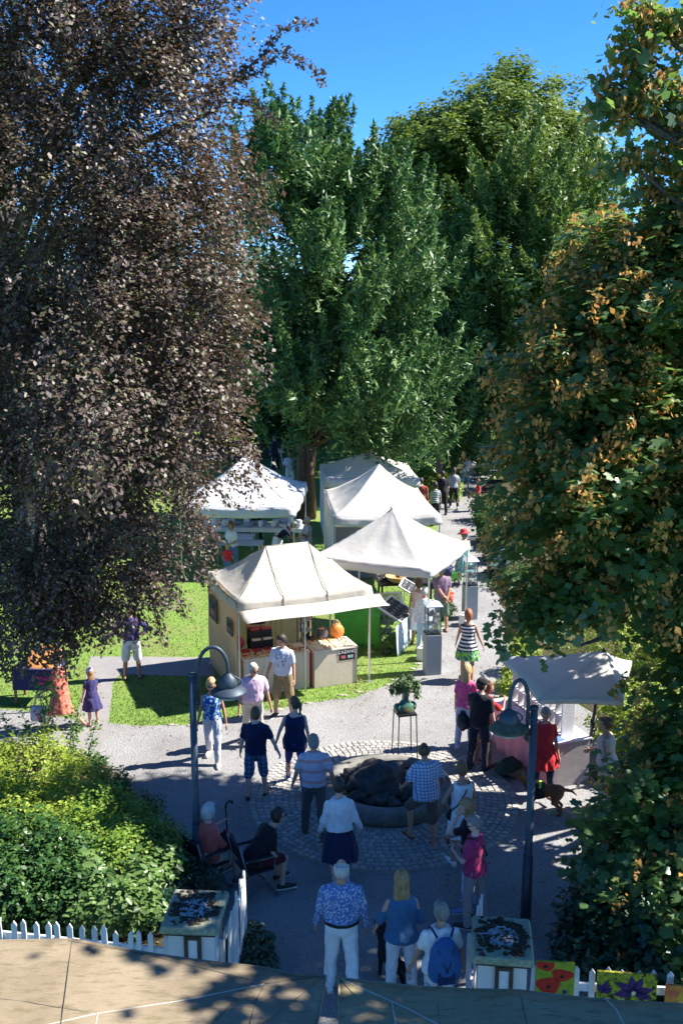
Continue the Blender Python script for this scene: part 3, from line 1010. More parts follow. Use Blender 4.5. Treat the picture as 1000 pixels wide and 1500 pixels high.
shrub_px('dark_shrub', 'large dark green shrub in shade behind the white picket fence', (90, 1345), [(-60, 1260, .8, .8, .6, .6), (30, 1255, .85, .7, .6, .6), (90, 1275, .85, .6, .55, .55), (0, 1310, .8, .8, .5, .55), (90, 1325, .7, .6, .4, .5), (150, 1320, .7, .5, .4, .45), (-100, 1320, .8, .8, .6, .6)], 1300, 18, 0.1, 0.07, M_SH2, T_RHOMB)
shrub_px('pale_shrub', 'pale green young shrub with larger leaves beside the left gate pillar', (170, 1345), [(125, 1285, .95, .22, .22, .25), (165, 1325, .9, .28, .25, .28), (215, 1290, .9, .22, .22, .3), (200, 1325, .8, .25, .22, .28), (240, 1270, .8, .16, .16, .25), (140, 1340, .85, .2, .2, .22)], 190, 15, 0.1, 0.1, M_SH4, up=0.9)
shrub_px('clipped_yew', 'low needly dark shrub round the foot of the left lamp post', (270, 1330), [(240, 1300, .4, .4, .35, .38), (285, 1290, .35, .3, .3, .32), (300, 1310, .3, .22, .22, .28), (225, 1320, .45, .3, .3, .35)], 420, 22, 0.07, 0.07, M_SH3, T_BLADE, up=0.5)
shrub_px('ivy_bush', 'small dark bush at the foot of the open left gate', (375, 1420), [(372, 1395, .25, .22, .3, .24), (380, 1412, .2, .18, .2, .2), (366, 1372, .2, .12, .2, .18)], 200, 16, 0.06, 0.07, M_SH3)
# right bed
shrub_px('sunlit_shrub', 'bright green feathery shrub in sun behind the white parasol', (905, 960), [(900, 945, .9, .7, .6, .7), (860, 965, .6, .6, .5, .5), (945, 950, .8, .6, .6, .6), (905, 905, 1.3, .4, .4, .5), (985, 960, .8, .6, .6, .6)], 520, 18, 0.12, 0.09, M_SH1, T_BLADE, up=0.6)
shrub_px('sunlit_shrub', 'low pale green shrub on the corner left of the white parasol', (765, 1000), [(755, 985, .35, .25, .3, .3), (745, 1010, .3, .2, .25, .28), (765, 960, .4, .35, .3, .3), (770, 1012, .25, .2, .2, .22)], 260, 15, 0.09, 0.075, M_SH1)
shrub_px('sunlit_shrub', 'yellow green bush behind the woman at the pink stall', (935, 1105), [(905, 1060, .7, .5, .45, .6), (950, 1080, .7, .6, .5, .6), (935, 1030, .9, .5, .5, .5), (990, 1060, .8, .6, .5, .7)], 460, 17, 0.1, 0.085, M_SH1)
shrub_px('shade_shrub', 'dark shrub under the maple beside the right lamp post', (930, 1390), [(870, 1345, .6, .45, .45, .5), (940, 1350, .7, .6, .5, .55), (1010, 1360, .7, .6, .5, .6), (900, 1395, .45, .4, .35, .4), (980, 1405, .5, .5, .4, .45), (850, 1385, .3, .3, .3, .3)], 620, 15, 0.11, 0.11, M_SH3)
shrub_px('path_shrub', 'dark round shrub at the path edge under the maple by the far bench', (725, 790), [(722, 775, .6, .6, .8, .6), (712, 745, .5, .5, .7, .5), (740, 800, .5, .5, .6, .5), (765, 760, .8, 1., 1., .8)], 420, 15, 0.14, 0.13, M_SH2)
shrub_px('grass_clump', 'small clump of fresh green leaves beside the white display tent weight', (652, 900), [(652, 893, .22, .25, .3, .22)], 90, 14, 0.06, 0.08, M_SH4, T_BLADE, up=0.1)
shrub_px('ground_cover', 'low ivy like ground cover under the maple along the right edge of the path', (800, 860), [(760, 850, .15, .9, 1.2, .25), (740, 790, .2, .6, 1.2, .3), (820, 900, .15, 1.2, 1.2, .3), (880, 850, .2, 1.6, 1.6, .35), (950, 900, .2, 1.6, 1.4, .35), (860, 790, .25, 2., 1.6, .4), (980, 800, .3, 2.4, 2., .5), (790, 930, .15, .7, .8, .25), (1000, 970, .2, 1.2, 1.2, .35)], 1500, 13, .16, .13, M_SH2)
# far hedge greens between the tents
for (lab, base, lob) in (('sunlit bush behind the far tent beside the walking people', (640, 735), [(632, 712, .6, .7, .6, .6), (655, 716, .5, .6, .5, .5)]), ('small sunlit bush between the far tent and the path', (612, 728), [(610, 715, .5, .5, .5, .45)]), ('tall bush at the left edge of the far lawn', (350, 690), [(335, 620, 1.8, 1.5, 1, 1.4), (360, 610, 1.6, 1.2, 1, 1.3)])):
    shrub_px('garden_bush', lab, base, lob, 150, 16, 0.16, 0.16, M_SH1 if 'sunlit' in lab else M_SH2)

# the rose bush standing over the bed at left
rose = thing('rose_bush', 'straggly rose bush with thin stems and pink blooms over the left bed', 'rose bush', tuple(G(75, 1130)))
ml_, st = MB(), MB()
rc = []
for (x1, y1), (x2, y2) in (((60, 1130), (70, 1000)), ((55, 1130), (30, 1040)), ((85, 1135), (80, 1010)), ((95, 1140), (105, 1045)), ((110, 1145), (120, 1040)), ((70, 1130), (55, 1000)), ((40, 1130), (5, 1050)), ((120, 1140), (140, 1060)), ((85, 1130), (60, 1060))):
    a = G(x1, y1)
    b = P(x2, y2, a.y - .1 + random.gauss(0, .15))
    m_ = a.lerp(b, .5) + Vector((random.gauss(0, .06), 0, .05))
    q = [v - rose.location for v in (a, m_, b)]
    st.tube(q, [.012, .008, .004], 5)
    for i in range(16):
        t_ = random.uniform(.3, 1.05)
        rc.append(tuple(q[1].lerp(q[2], (t_ - .5) * 2) if t_ > .5 else q[0].lerp(q[1], t_ * 2)))
rc = np.array(rc)
crown('foliage', M_SH4, rose, rc, np.tile([[0, 0, .5]], (len(rc), 1)), 7, 0.075, 0.07, T_OVAL, up=0.6)
st.build('stem', mat('rose_stem', (.07, .12, .03), .6), rose, True)
for px, py in ((58, 992), (68, 994), (62, 1000)):
    c = P(px, py, rose.location.y - .1) - rose.location
    mb = MB()
    for k in range(5):
        a = k * 1.257
        mb.ball((c.x + cos(a) * .03, c.y + sin(a) * .03, c.z), (.035, .035, .03), 7, 5)
    mb.ball((c.x, c.y, c.z + .012), (.028, .028, .03), 7, 5)
    mb.build('bloom', mat('rose_pink', (.65, .05, .16), .6), rose, True)

# ================================================================ FENCES, PILLARS, PARASOLS
m, t = newmat('white_paint', .6, 0, .4)
oi = t.add('ShaderNodeObjectInfo')
k_ = t.ramp(oi.outputs['Random'], [(0, (.56, .555, .54)), (1, (.74, .74, .74))])
k_ = t.mix(t.ramp(t.noise(5, 5, .7, t.obj((3, 3, .7))), [(.55, (0, 0, 0)), (.75, (.6, .6, .6))]), k_, (.4, .39, .33))
t.color(k_)
t.bump(t.noise(30, 4), .25)
M_WPAINT = m
M_WGREY = mat('weathered_white', (0.62, 0.63, 0.66), 0.6, 0.14, 7, bump=0.25, bscale=30)
def picket(h, w=.068, th=.02):
    mb = MB()
    mb.raw([(-w/2, -th/2, 0), (w/2, -th/2, 0), (w/2, -th/2, h-.05), (0, -th/2, h), (-w/2, -th/2, h-.05), (-w/2, th/2, 0), (w/2, th/2, 0), (w/2, th/2, h-.05), (0, th/2, h), (-w/2, th/2, h-.05)],
           [(0, 1, 2, 3, 4), (9, 8, 7, 6, 5), (1, 0, 5, 6), (2, 1, 6, 7), (3, 2, 7, 8), (4, 3, 8, 9), (0, 4, 9, 5)])
    return mb
def fence(name, label, A, B, h, pitch, cat='fence', m=None, skip=()):
    A, B = Vector(A), Vector(B)
    d = B - A
    L = d.length
    rz = atan2(d.y, d.x)
    f = thing(name, label, cat, tuple(A), rz)
    pm = picket(h).mesh('picket')
    pm.materials.append(m or M_WPAINT)
    n = int(L / pitch)
    for i in range(n + 1):
        if i in skip:
            continue
        o = bpy.data.objects.new('picket', pm)
        COL.objects.link(o)
        o.parent = f
        o.location = (i * L / max(1, n), -.021, 0.05)
        o.rotation_euler = (random.gauss(0, .012), random.gauss(0, .02), 0)
        o.scale = (random.uniform(.92, 1.08), 1, random.uniform(.975, 1.02))
    for z in (.32, h - .22):
        MB().box((L/2, .012, z), (L, .03, .1)).build('rail', m or M_WPAINT, f)
    for k in range(int(L / 1.8) + 1):
        MB().box((min(L - .05, .05 + k * 1.8), .055, h/2 - .14), (.08, .055, h - .28)).build('post', m or M_WPAINT, f)
    return f
PLc = G(286, 1332, 1.36)
PRc = G(735, 1374, 1.36)
fence('picket_fence', 'white picket fence running from the left pillar along the shrub bed', (-5.4, PLc.y + .42, 0), (PLc.x - .36, PLc.y - .12, 0), 1.09, .142)
fence('picket_fence', 'white picket fence hung with paintings right of the right pillar', (PRc.x + .34, PRc.y - .05, 0), (PRc.x + 3.4, PRc.y - .3, 0), 1.02, .17, m=M_WGREY)
gA = G(330, 1352, 1.2)
gB = G(357, 1284, 1.25)
fence('garden_gate', 'white picket gate swung open beside the left pillar', (gA.x, gA.y, 0), (gB.x, gB.y, 0), 1.25, .1, 'gate')
gC = G(694, 1346, 1.2)
gD = G(703, 1312, 1.22)
fence('garden_gate', 'white picket gate swung open beside the right pillar', (gC.x, gC.y, 0), (gD.x, gD.y, 0), 1.22, .1, 'gate', M_WGREY)

def m_moss():
    m, t = newmat('mossy_stone', 0.95, 0, 0.1)
    a = t.noise(9, 6, 0.65)
    b = t.noise(26, 5, 0.7)
    c = t.ramp(a, [(0.35, (0.21, 0.21, 0.12)), (0.5, (0.30, 0.31, 0.20)), (0.6, (0.2, 0.25, 0.18)), (0.7, (0.36, 0.36, 0.26))])
    t.color(t.mix(t.ramp(b, [(.45, (0, 0, 0)), (.6, (.6, .6, .6))]), c, (0.42, 0.44, 0.36)))
    t.bump(b, 0.8, 0.02)
    return m
M_MOSS = m_moss()
M_DMOSS = mat('dead_moss', (0.055, 0.036, 0.022), 0.95, .5, 20, bump=.8)
M_LICH = mat('lichen', (0.33, 0.36, 0.38), 0.95, .3, 20, bump=.6)
M_DBROWN = mat('dark_brown_frame', (0.06, 0.045, 0.035), .7, .2)
M_PWALL = mat('pillar_render', (0.66, 0.63, 0.63), .85, .1, 3, bump=.25, bscale=25)
def pillar(label, c, yaw):
    p = thing('gate_pillar', label, 'pillar', (c.x, c.y, 0), yaw, 'gate pillars')
    MB().box((0, 0, .62), (.54, .54, 1.24)).build('shaft', M_PWALL, p, bevel=.01)
    MB().box((0, 0, 1.255), (.6, .7, .04)).box((0, 0, 1.29), (.655, .76, .03)).build('under_cap', M_DBROWN, p, bevel=.005)
    cap = MB().box((0, 0, 1.332), (.69, .82, .085), taper=.95).build('cap', M_MOSS, p, bevel=.018)
    m1, m2 = MB(), MB()
    for i in range(420):
        x, y = random.gauss(0, .14), random.gauss(.02, .17)
        if abs(x) > .29 or abs(y) > .35:
            continue
        ring = (x / .24) ** 2 + (y / .26) ** 2
        if random.random() < (.85 if ring > .55 else .22):
            m1.ball((x, y, 1.373), (random.uniform(.015, .05), random.uniform(.012, .04), random.uniform(.012, .032)), 8, 5, fn=lambda d, q=i: 1 + .5 * noise.noise(d * 2 + Vector((q, 0, 0))))
        else:
            m2.ball((x, y, 1.374), (random.uniform(.012, .032), random.uniform(.01, .028), random.uniform(.014, .024)), 6, 4)
    for b, n_, mm in ((m1, 'moss', M_DMOSS), (m2, 'lichen', M_LICH)):
        o = b.build(n_, mm, p, True)
        o['kind'] = 'stuff'
    # niche with a dark arched frame on the front
    MB().box((0.02, -.276, .9), (.11, .012, .5)).build('panel', mat('niche_white', (.72, .7, .74), .7), p)
    fr = MB()
    for sx in (-1, 1):
        fr.box((.02 + sx * .078, -.285, .9), (.045, .03, .5))
    fr.box((.02, -.285, 1.165), (.2, .03, .03))
    fr.prism([(-.08, -.31), (.12, -.31), (.12, -.272), (-.08, -.272)], 1.18, 1.2)
    fr.build('frame', M_DBROWN, p)
    MB().prism([(-.075, -.33), (.115, -.33), (.115, -.272), (-.075, -.272)], 1.2, 1.215).box((.02, -.29, 1.222), (.13, .04, .02)).build('lintel', M_DBROWN, p)
    return p
pillar('left gate pillar with pale walls and a cap of moss and lichen beside the open gate', PLc, -.06)
pillar('right gate pillar with peeling white walls and a blotched mossy cap beside the poppy painting', PRc, -.12)

# the two big parasols under the window
def m_awning(name, seed, ca=(.235, .185, .125), cb=(.31, .25, .17)):
    m, t = newmat(name, 0.9, 0, 0.15)
    co = t.add('ShaderNodeTexCoord')
    mp = t.add('ShaderNodeMapping')
    mp.inputs['Location'].default_value = (seed, seed * 2, 0)
    mp.inputs['Scale'].default_value = (1, 1, 1)
    t.link(co.outputs['Object'], mp.inputs[0])
    t.co = co
    a = t.noise(1.3, 5, 0.6, mp.outputs[0])
    b = t.noise(5, 6, 0.7, t.obj((1, 4, 1), (0, 0, .5)))
    c = t.noise(70, 3, 0.6)
    k = t.ramp(a, [(0.35, ca), (0.6, cb)])
    k = t.mix(t.ramp(b, [(.5, (0, 0, 0)), (.68, (.75, .75, .75))]), k, (0.14, 0.125, 0.06))
    k = t.mix(t.ramp(t.noise(2.4, 4), [(.58, (0, 0, 0)), (.75, (.55, .55, .55))]), k, (0.17, 0.155, 0.055))
    t.color(k)
    t.bump(t.math('ADD', t.math('MULTIPLY', b, 2.0), t.math('MULTIPLY', c, .5)), .35, .015)
    t.translucent(k, .12)
    return m
def canopy_px(label, rim, apex, seams, m, z):
    """rim points and apex where they stand; a stretched cloth between, with a hem, ribs and a pole"""
    pts = [G(px, py, z) for px, py in rim[0]] + [Vector(p) for p in rim[1]]
    ap = Vector(apex)
    t_ = thing('parasol', label, 'parasol', (ap.x, ap.y, 0))
    o3 = Vector((ap.x, ap.y, 0))
    n, N = len(pts), 14
    vs, fs = [], []
    per = []
    for i in range(n):
        a, b = pts[i], pts[(i + 1) % n]
        for j in range(8):
            per.append(a.lerp(b, j / 8) + Vector((0, 0, -.03 * sin(pi * j / 8))))
    K = len(per)
    for r in range(N + 1):
        f = r / N
        for q in per:
            p = ap.lerp(q, f)
            p.z -= .10 * sin(pi * f)
            p.z += .012 * noise.noise(p * 3.0)
            vs.append(p - o3)
    for r in range(N):
        for k in range(K):
            k2 = (k + 1) % K
            fs.append((r * K + k, (r + 1) * K + k, (r + 1) * K + k2, r * K + k2))
    o = MB().raw(vs, fs).build('canopy', m, t_, True)
    s = o.modifiers.new('cloth', 'SOLIDIFY')
    s.thickness = .006
    hem = [p - o3 for p in per] + [per[0] - o3]
    MB().tube(hem, .012, 6, False).build('hem', m, t_, True)
    for i in range(n):
        q = [ap.lerp(pts[i], f / 10) + Vector((0, 0, -.10 * sin(pi * f / 10) + .006)) - o3 for f in range(11)]
        MB().tube(q, .005, 5).build('seam', mat('seam_dark', (.13, .11, .08), .9), t_, True)
        q = [p + Vector((0, 0, -.045)) for p in q]
        MB().tube(q, .014, 5).build('rib', mat('rib_wood', (.2, .13, .07), .6), t_, True)
    MB().tube([(0, 0, 0), (0, 0, ap.z + .05)], .035, 10).build('pole', mat('rib_wood'), t_, True)
    MB().box((0, 0, .05), (.7, .7, .1)).build('base', mat('parasol_base', (.2, .2, .2), .9), t_, bevel=.02)
    return t_
from mathutils.bvhtree import BVHTree
def seams_on(canopy_root, lines):
    o = [c for c in canopy_root.children if c.name.startswith('canopy')][0]
    bv = BVHTree.FromPolygons([v.co + canopy_root.location for v in o.data.vertices], [tuple(p.vertices) for p in o.data.polygons])
    for pts_, w_, m_ in lines:
        q = []
        for (ax, ay), (bx, by) in zip(pts_[:-1], pts_[1:]):
            for i in range(13):
                r = ray(ax + (bx - ax) * i / 12, ay + (by - ay) * i / 12)
                h = bv.ray_cast(Vector((0, 0, CAM_H)), r.normalized())[0]
                if h is not None and (not q or (q[-1] - h).length > 1e-3):
                    q.append(h + Vector((0, 0, .005)))
        if len(q) > 2:
            MB().tube([p - canopy_root.location for p in q], w_, 5).build('seam', m_, canopy_root, True)
M_AWN1, M_AWN2 = m_awning('beige_awning', 3.3), m_awning('stained_awning', 8.1, (.29, .235, .14), (.37, .305, .185))
# left: an eight-sided canopy, its far rim across the bottom of the view
zc = 2.5
c1, c2, c3 = G(106, 1376, zc), G(476, 1429, zc), G(-190, 1372, zc)
pa = canopy_px('large beige parasol seen from above at the lower left, its seams meeting low in view', ([(-190, 1372), (106, 1376), (392, 1418), (477, 1430)], [(c2.x - .16, c2.y - 1.5, zc), (-0.7, 3.6, zc), (-4.0, 3.6, zc), (-5.2, 6.0, zc)]), (-2.0, 5.7, 2.9), [], M_AWN1, zc)
c4, c5 = G(496, 1433, zc), G(1010, 1470, zc)
pb = canopy_px('large algae stained parasol seen from above at the lower right, below the paintings', ([(1040, 1472), (760, 1451), (496, 1433)][::-1], [(c5.x + .2, 4.6, zc), (1.6, 3.6, zc), (c4.x + .06, 4.4, zc)]), (1.5, 5.4, 2.9), [], M_AWN2, zc)

# ---------------------------------------------------------------- lamp posts
M_LAMP = mat('lamp_blue_grey', (0.045, 0.065, 0.09), .5, .2, 8, metal=.3, bump=.1)
M_LAMPMOSS = mat('lamp_weathered', (0.075, 0.085, 0.06), .8, .4, 12, bump=.3)
m, t = newmat('lamp_glass', .15, 0, .5)
t.color((.75, .76, .74))
t.b.inputs['Transmission Weight'].default_value = .5
M_LGLASS = m
def lamp(label, base, side, h, arch, shade_m, yaw):
    l = thing('street_lamp', label, 'street lamp', (base.x, base.y, 0), yaw, 'curved street lamps')
    MB().tube([(0, 0, 0), (0, 0, 1.0)], [.075, .068], 14).build('base_sleeve', M_LAMP, l, True)
    MB().tube([(0, 0, 1.0), (0, 0, 1.03), (0, 0, h)], [.068, .054, .048], 14).build('post', M_LAMP, l, True)
    MB().tube([(0, 0, h - .02), (0, 0, h + .02)], .056, 14).build('post_cap', M_LAMP, l, True)
    q = [(side * .085, 0, h - .45), (side * .085, 0, h + .02)]
    R = arch / 2
    for i in range(13):
        a = pi - pi * i / 12
        q.append((side * (.085 + R + R * cos(a)), 0, h + .06 + .34 * sin(a)))
    q.append((side * (.085 + arch), 0, h - .05))
    MB().tube(q, .027, 10).build('arm', M_LAMP, l, True)
    for z in (h - .4, h - .15):
        MB().bar((0, 0, z), (side * .1, 0, z), .05, .035).build('bracket', M_LAMP, l)
    x = side * (.085 + arch)
    z = h - .05
    MB().lathe([(.03, .06), (.05, .04), (.1, .0), (.13, -.07), (.14, -.15), (.12, -.17)], (x, 0, z), 24).build('lamp_housing', M_LAMP, l, True)
    for sx in (-1, 1):
        pts = [(x + sx * (.05 + .13 * sin(pi * i / 8)), -.02, z + .03 - .2 * i / 8) for i in range(9)]
        MB().tube(pts, .011, 6).build('loop', M_LAMP, l, True)
    MB().lathe([(.13, -.13), (.18, -.16), (.24, -.2), (.262, -.228), (.254, -.233), (.18, -.185), (.12, -.17)], (x, 0, z), 32).build('lamp_shade', shade_m, l, True)
    MB().lathe([(.16, -.2), (.175, -.24), (.16, -.3), (.09, -.33), (.0, -.34)], (x, 0, z), 24).build('glass_bowl', M_LGLASS, l, True)
    return l
lamp('left street lamp, blue grey swan neck post in front of the cream jewellery tent', G(291, 1296), 1, 3.27, .42, M_LAMP, .1)
lamp('right street lamp, curved grey post with mossy shade before the pink stall', G(769, 1350), -1, 3.16, .26, M_LAMPMOSS, .15)

SW, SD = mat('seam_pale', (.5, .46, .38), .8), mat('seam_dark')
seams_on(pa, [([(-60, 1530), (70, 1502), (140, 1486), (270, 1466), (388, 1442)], .006, SW), ([(100, 1379), (200, 1396), (300, 1420), (388, 1441)], .005, SD), ([(388, 1442), (376, 1465), (366, 1500), (362, 1530)], .008, SD),
              ([(143, 1487), (136, 1530)], .006, SW), ([(-40, 1460), (30, 1467), (130, 1484)], .005, SD), ([(388, 1442), (430, 1436), (472, 1431)], .005, SD)])
seams_on(pb, [([(498, 1435), (560, 1462), (600, 1480), (660, 1512)], .007, SW), ([(574, 1470), (582, 1520)], .006, SW), ([(884, 1462), (902, 1480), (922, 1520)], .007, SW), ([(640, 1470), (646, 1520)], .004, SD)])

eb = tag(bpy.data.objects.new('bed_edging', None), 'row of small pale stones edging the left shrub bed', 'edging')
COL.objects.link(eb)
for (ax, ay), (bx, by) in (((60, 1092), (140, 1108)), ((140, 1108), (190, 1150)), ((190, 1150), (240, 1220)), ((240, 1220), (290, 1285))):
    A, B = G(ax, ay), G(bx, by)
    k = int((B - A).length / .2)
    for i in range(k):
        if random.random() < .3:
            continue
        p = A.lerp(B, (i + .5) / k)
        MB().ball((p.x + random.gauss(0, .03), p.y + random.gauss(0, .03), .012), (.08 * random.uniform(.5, 1.2), .055 * random.uniform(.6, 1.2), .04), 8, 5).build('stone', ms, eb, True)
shrub_px('ground_cover', 'low leafy edge plants along the rim of the left shrub bed', (200, 1180), [(120, 1118, .12, .4, .25, .16), (165, 1145, .14, .35, .3, .18), (205, 1185, .15, .35, .35, .2), (235, 1225, .15, .3, .35, .2), (270, 1270, .12, .3, .3, .2)], 420, 14, .08, .06, M_SH2, T_RHOMB)
# ================================================================ TENTS
def m_canvas(name, c, transl=.3, tc=None):
    m, t = newmat(name, .85, 0, .2)
    a = t.noise(1.6, 5, .6)
    b = t.noise(6, 5, .6)
    k = t.ramp(a, [(.3, tuple(v * .88 for v in c)), (.7, c)])
    k = t.mix(t.ramp(t.noise(3.1, 6, .7), [(.56, (0, 0, 0)), (.78, (.45, .45, .45))]), k, tuple(v * .62 for v in c))
    t.color(k)
    t.bump(t.math('ADD', b, t.math('MULTIPLY', t.noise(2.2, 3), 2.0)), .28, .04)
    t.translucent(tc or c, transl)
    return m
M_CREAM = m_canvas('cream_canvas', (.77, .72, .64), .42)
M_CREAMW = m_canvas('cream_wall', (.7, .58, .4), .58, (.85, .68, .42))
M_GREYW = m_canvas('pale_grey_canvas', (.74, .72, .69), .38)
M_WHITEB = m_canvas('white_canvas', (.72, .73, .76), .28)
M_STEEL = mat('tent_steel', (.55, .55, .55), .35, .1, 5, metal=.8)
M_SEAM = mat('tent_seam', (.13, .11, .1), .8)
M_PLAST = mat('white_plastic', (.7, .69, .67), .5, .06)

def tent(label, c, rz, w, d, eave, peak, ridge, hv, m, seams=True, sag=.06, poles=(1, 1, 1, 1), m_seam=None, drop=None):
    t_ = thing('market_tent', label, 'tent', (c[0], c[1], 0), rz)
    W, D = w / 2, d / 2
    per = []
    nn = 14
    for (ax, ay), (bx, by) in (((-W, -D), (W, -D)), ((W, -D), (W, D)), ((W, D), (-W, D)), ((-W, D), (-W, -D))):
        for j in range(nn):
            f = j / nn
            per.append((ax + (bx - ax) * f, ay + (by - ay) * f, f))
    K, N = len(per), 14
    vs, fs = [], []
    sd = random.random() * 9
    for i in range(N + 1):
        f = i / N
        h = 1 - (1 - f) ** 1.38
        for x, y, e in per:
            rx = max(-ridge / 2, min(ridge / 2, x))
            px, py = rx + (x - rx) * f, y * f
            z = peak - (peak - eave) * h - sag * sin(pi * e) * f * (1 - .35 * f) * 1.4
            z += (.022 * noise.noise(Vector((px * 2.4 + sd, py * 2.4, 0))) + .012 * noise.noise(Vector((px * 6, py * 6 + sd, 1))) * f) * (0 if i == 0 else 1)
            z += .014 * sin(e * 6 * pi + sd) * sin(pi * f) ** 2
            vs.append((px, py, z))
    for i in range(N):
        for k in range(K):
            k2 = (k + 1) % K
            fs.append((i * K + k, (i + 1) * K + k, (i + 1) * K + k2, i * K + k2))
    o = MB().raw(vs, fs).build('roof', m, t_, True)
    o.modifiers.new('cloth', 'SOLIDIFY').thickness = .006
    if ridge > 0:
        MB().tube([(-ridge/2, 0, peak), (ridge/2, 0, peak)], .012, 6).build('ridge_seam', m, t_, True)
    # valance
    vs, fs = [], []
    for r in range(4):
        for x, y, e in per:
            g = 1 + (.006 + .004 * sin(e * 19 + x)) * r
            zz = eave - sag * sin(pi * e) * .9
            vs.append((x * g, y * g, zz - hv * r / 3 - (.012 * sin(e * 25) if r == 3 else 0)))
    for r in range(3):
        for k in range(K):
            k2 = (k + 1) % K
            fs.append((r * K + k, (r + 1) * K + k, (r + 1) * K + k2, r * K + k2))
    o = MB().raw(vs, fs).build('valance', m, t_, True)
    o.modifiers.new('cloth', 'SOLIDIFY').thickness = .005
    if seams:
        for sx, sy in ((-1, -1), (1, -1), (1, 1), (-1, 1)):
            q = []
            for i in range(N + 1):
                f = i / N
                h = 1 - (1 - f) ** 1.38
                q.append((sx * (ridge / 2 + (W - ridge / 2) * f), sy * D * f, peak - (peak - eave) * h + .004))
            MB().tube(q, .008, 5).build('seam', m_seam or M_SEAM, t_, True)
    for (sx, sy), on in zip(((-1, -1), (1, -1), (1, 1), (-1, 1)), poles):
        if on:
            x, y = sx * (W - .03), sy * (D - .03)
            p_ = MB().box((x, y, eave / 2 - .02), (.035, .035, eave - .06)).build('pole', M_STEEL, t_)
            MB().box((x, y, .006), (.12, .12, .012)).build('foot_plate', M_STEEL, p_)
    z = eave - .12
    for a, b in (((-W, -D), (W, -D)), ((W, -D), (W, D)), ((W, D), (-W, D)), ((-W, D), (-W, -D))):
        MB().bar((a[0] * .98, a[1] * .98, z), (b[0] * .98, b[1] * .98, z), .025, .025).build('truss', M_STEEL, t_)
    MB().tube([(0, 0, eave - .1), (0, 0, peak - .02)], .02, 8).build('centre_post', M_STEEL, t_)
    return t_
def wall(t_, a, b, z0, z1, m, name='side_wall', amp=.03):
    a, b = Vector((*a, 0)), Vector((*b, 0))
    d = b - a
    nrm = Vector((-d.y, d.x, 0)).normalized()
    vs, fs = [], []
    N, M = 30, 10
    for j in range(M + 1):
        for i in range(N + 1):
            p = a + d * (i / N)
            p = p + nrm * amp * noise.noise(Vector((i * .35, j * .25, a.x + b.y))) * (1 - .5 * j / M)
            vs.append((p.x, p.y, z0 + (z1 - z0) * j / M))
    for j in range(M):
        for i in range(N):
            k = j * (N + 1) + i
            fs.append((k, k + 1, k + N + 2, k + N + 1))
    o = MB().raw(vs, fs).build(name, m, t_, True)
    o.modifiers.new('cloth', 'SOLIDIFY').thickness = .005
    return o

RA = radians(21.5)
ua, va = Vector((cos(RA), sin(RA))), Vector((-sin(RA), cos(RA)))
FLa = Vector((-2.18, 20.55))
WA, DA = 3.05, 2.5
cA = FLa + ua * WA / 2 + va * DA / 2
tA = tent('cream jewellery tent with ridged roof and front flap, nearest on the lawn', cA, RA, WA, DA, 2.24, 3.03, 1.0, .26, M_CREAM, sag=.07)
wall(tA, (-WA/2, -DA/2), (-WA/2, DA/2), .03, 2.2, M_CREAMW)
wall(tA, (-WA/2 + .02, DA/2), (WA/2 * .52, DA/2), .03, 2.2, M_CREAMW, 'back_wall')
# awning flap at the front, pushed out and a little down
vs, fs = [], []
for j in range(6):
    for i in range(21):
        f = i / 20
        x = -WA/2 + .03 + (WA + .16) * f
        vs.append((x, -DA/2 - .03 - .55 * j / 5, 2.0 - .1 * j / 5 - .04 * sin(pi * j / 5) + .012 * sin(f * 9) + (f * .03)))
for j in range(5):
    for i in range(20):
        k = j * 21 + i
        fs.append((k, k + 1, k + 22, k + 21))
o = MB().raw(vs, fs).build('front_flap', M_CREAM, tA, True)
o.modifiers.new('cloth', 'SOLIDIFY').thickness = .005
for sx in (-1, 1):       # vertical pleats of the roof over the valance
    MB().tube([(sx * .5, 0, 3.032), (sx * .5, -DA * .25, 2.53), (sx * .5, -DA/2 - .004, 2.19)], .008, 5).build('seam', M_SEAM, tA, True)
    MB().tube([(sx * .5, -DA/2 - .006, 2.19), (sx * .5, -DA/2 - .02, 1.96)], .009, 5).build('seam', mat('seam_tan', (.3, .22, .16), .8), tA, True)
MB().box((-.02, -DA/2 + .03, 1.0), (.03, .03, 2.0)).build('pole', M_STEEL, tA)

RB = radians(66)
ub, vb = Vector((cos(RB), sin(RB))), Vector((-sin(RB), cos(RB)))
Fb = Vector((2.05, 22.95))
WB, DB = 3.05, 3.1
cB = Fb + ub * WB / 2 + vb * DB / 2
tB = tent('white pointed tent with corner towards the fountain, behind the cream jewellery tent', cB, RB, WB, DB, 2.25, 3.3, 0, .2, M_GREYW, seams=False, sag=.035)
MB().ball((0, 0, 3.3), (.05, .05, .04)).build('finial', M_GREYW, tB, True)
RC = radians(5)
cC = Vector((1.27, 31.0)) 
tC = tent('pale tent with a closed left wall, next behind the white pointed tent', (1.15, 31.0), RC, 3.1, 4.2, 2.25, 3.42, 0, .28, M_GREYW, seams=False, sag=.08)
wall(tC, (-1.55, -2.1), (-1.55, 2.1), .03, 2.2, M_GREYW, amp=.05)
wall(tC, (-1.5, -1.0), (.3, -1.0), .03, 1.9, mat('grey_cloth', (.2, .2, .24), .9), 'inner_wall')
tD = tent('pale grey tent farthest back beside the yew trunk', (.95, 36.6), radians(4), 3.3, 3.3, 2.25, 3.05, 0, .3, M_GREYW, seams=False)
wall(tD, (-1.65, -1.65), (-1.65, 1.65), .03, 2.2, M_GREYW, amp=.05)
tE = tent('white tent over the pottery table, partly behind the copper beech', (-3.05, 32.3), radians(-3), 3.5, 4.2, 2.25, 3.5, 0, .3, M_WHITEB, sag=.06, m_seam=mat('grey_seam', (.3, .3, .33), .8))
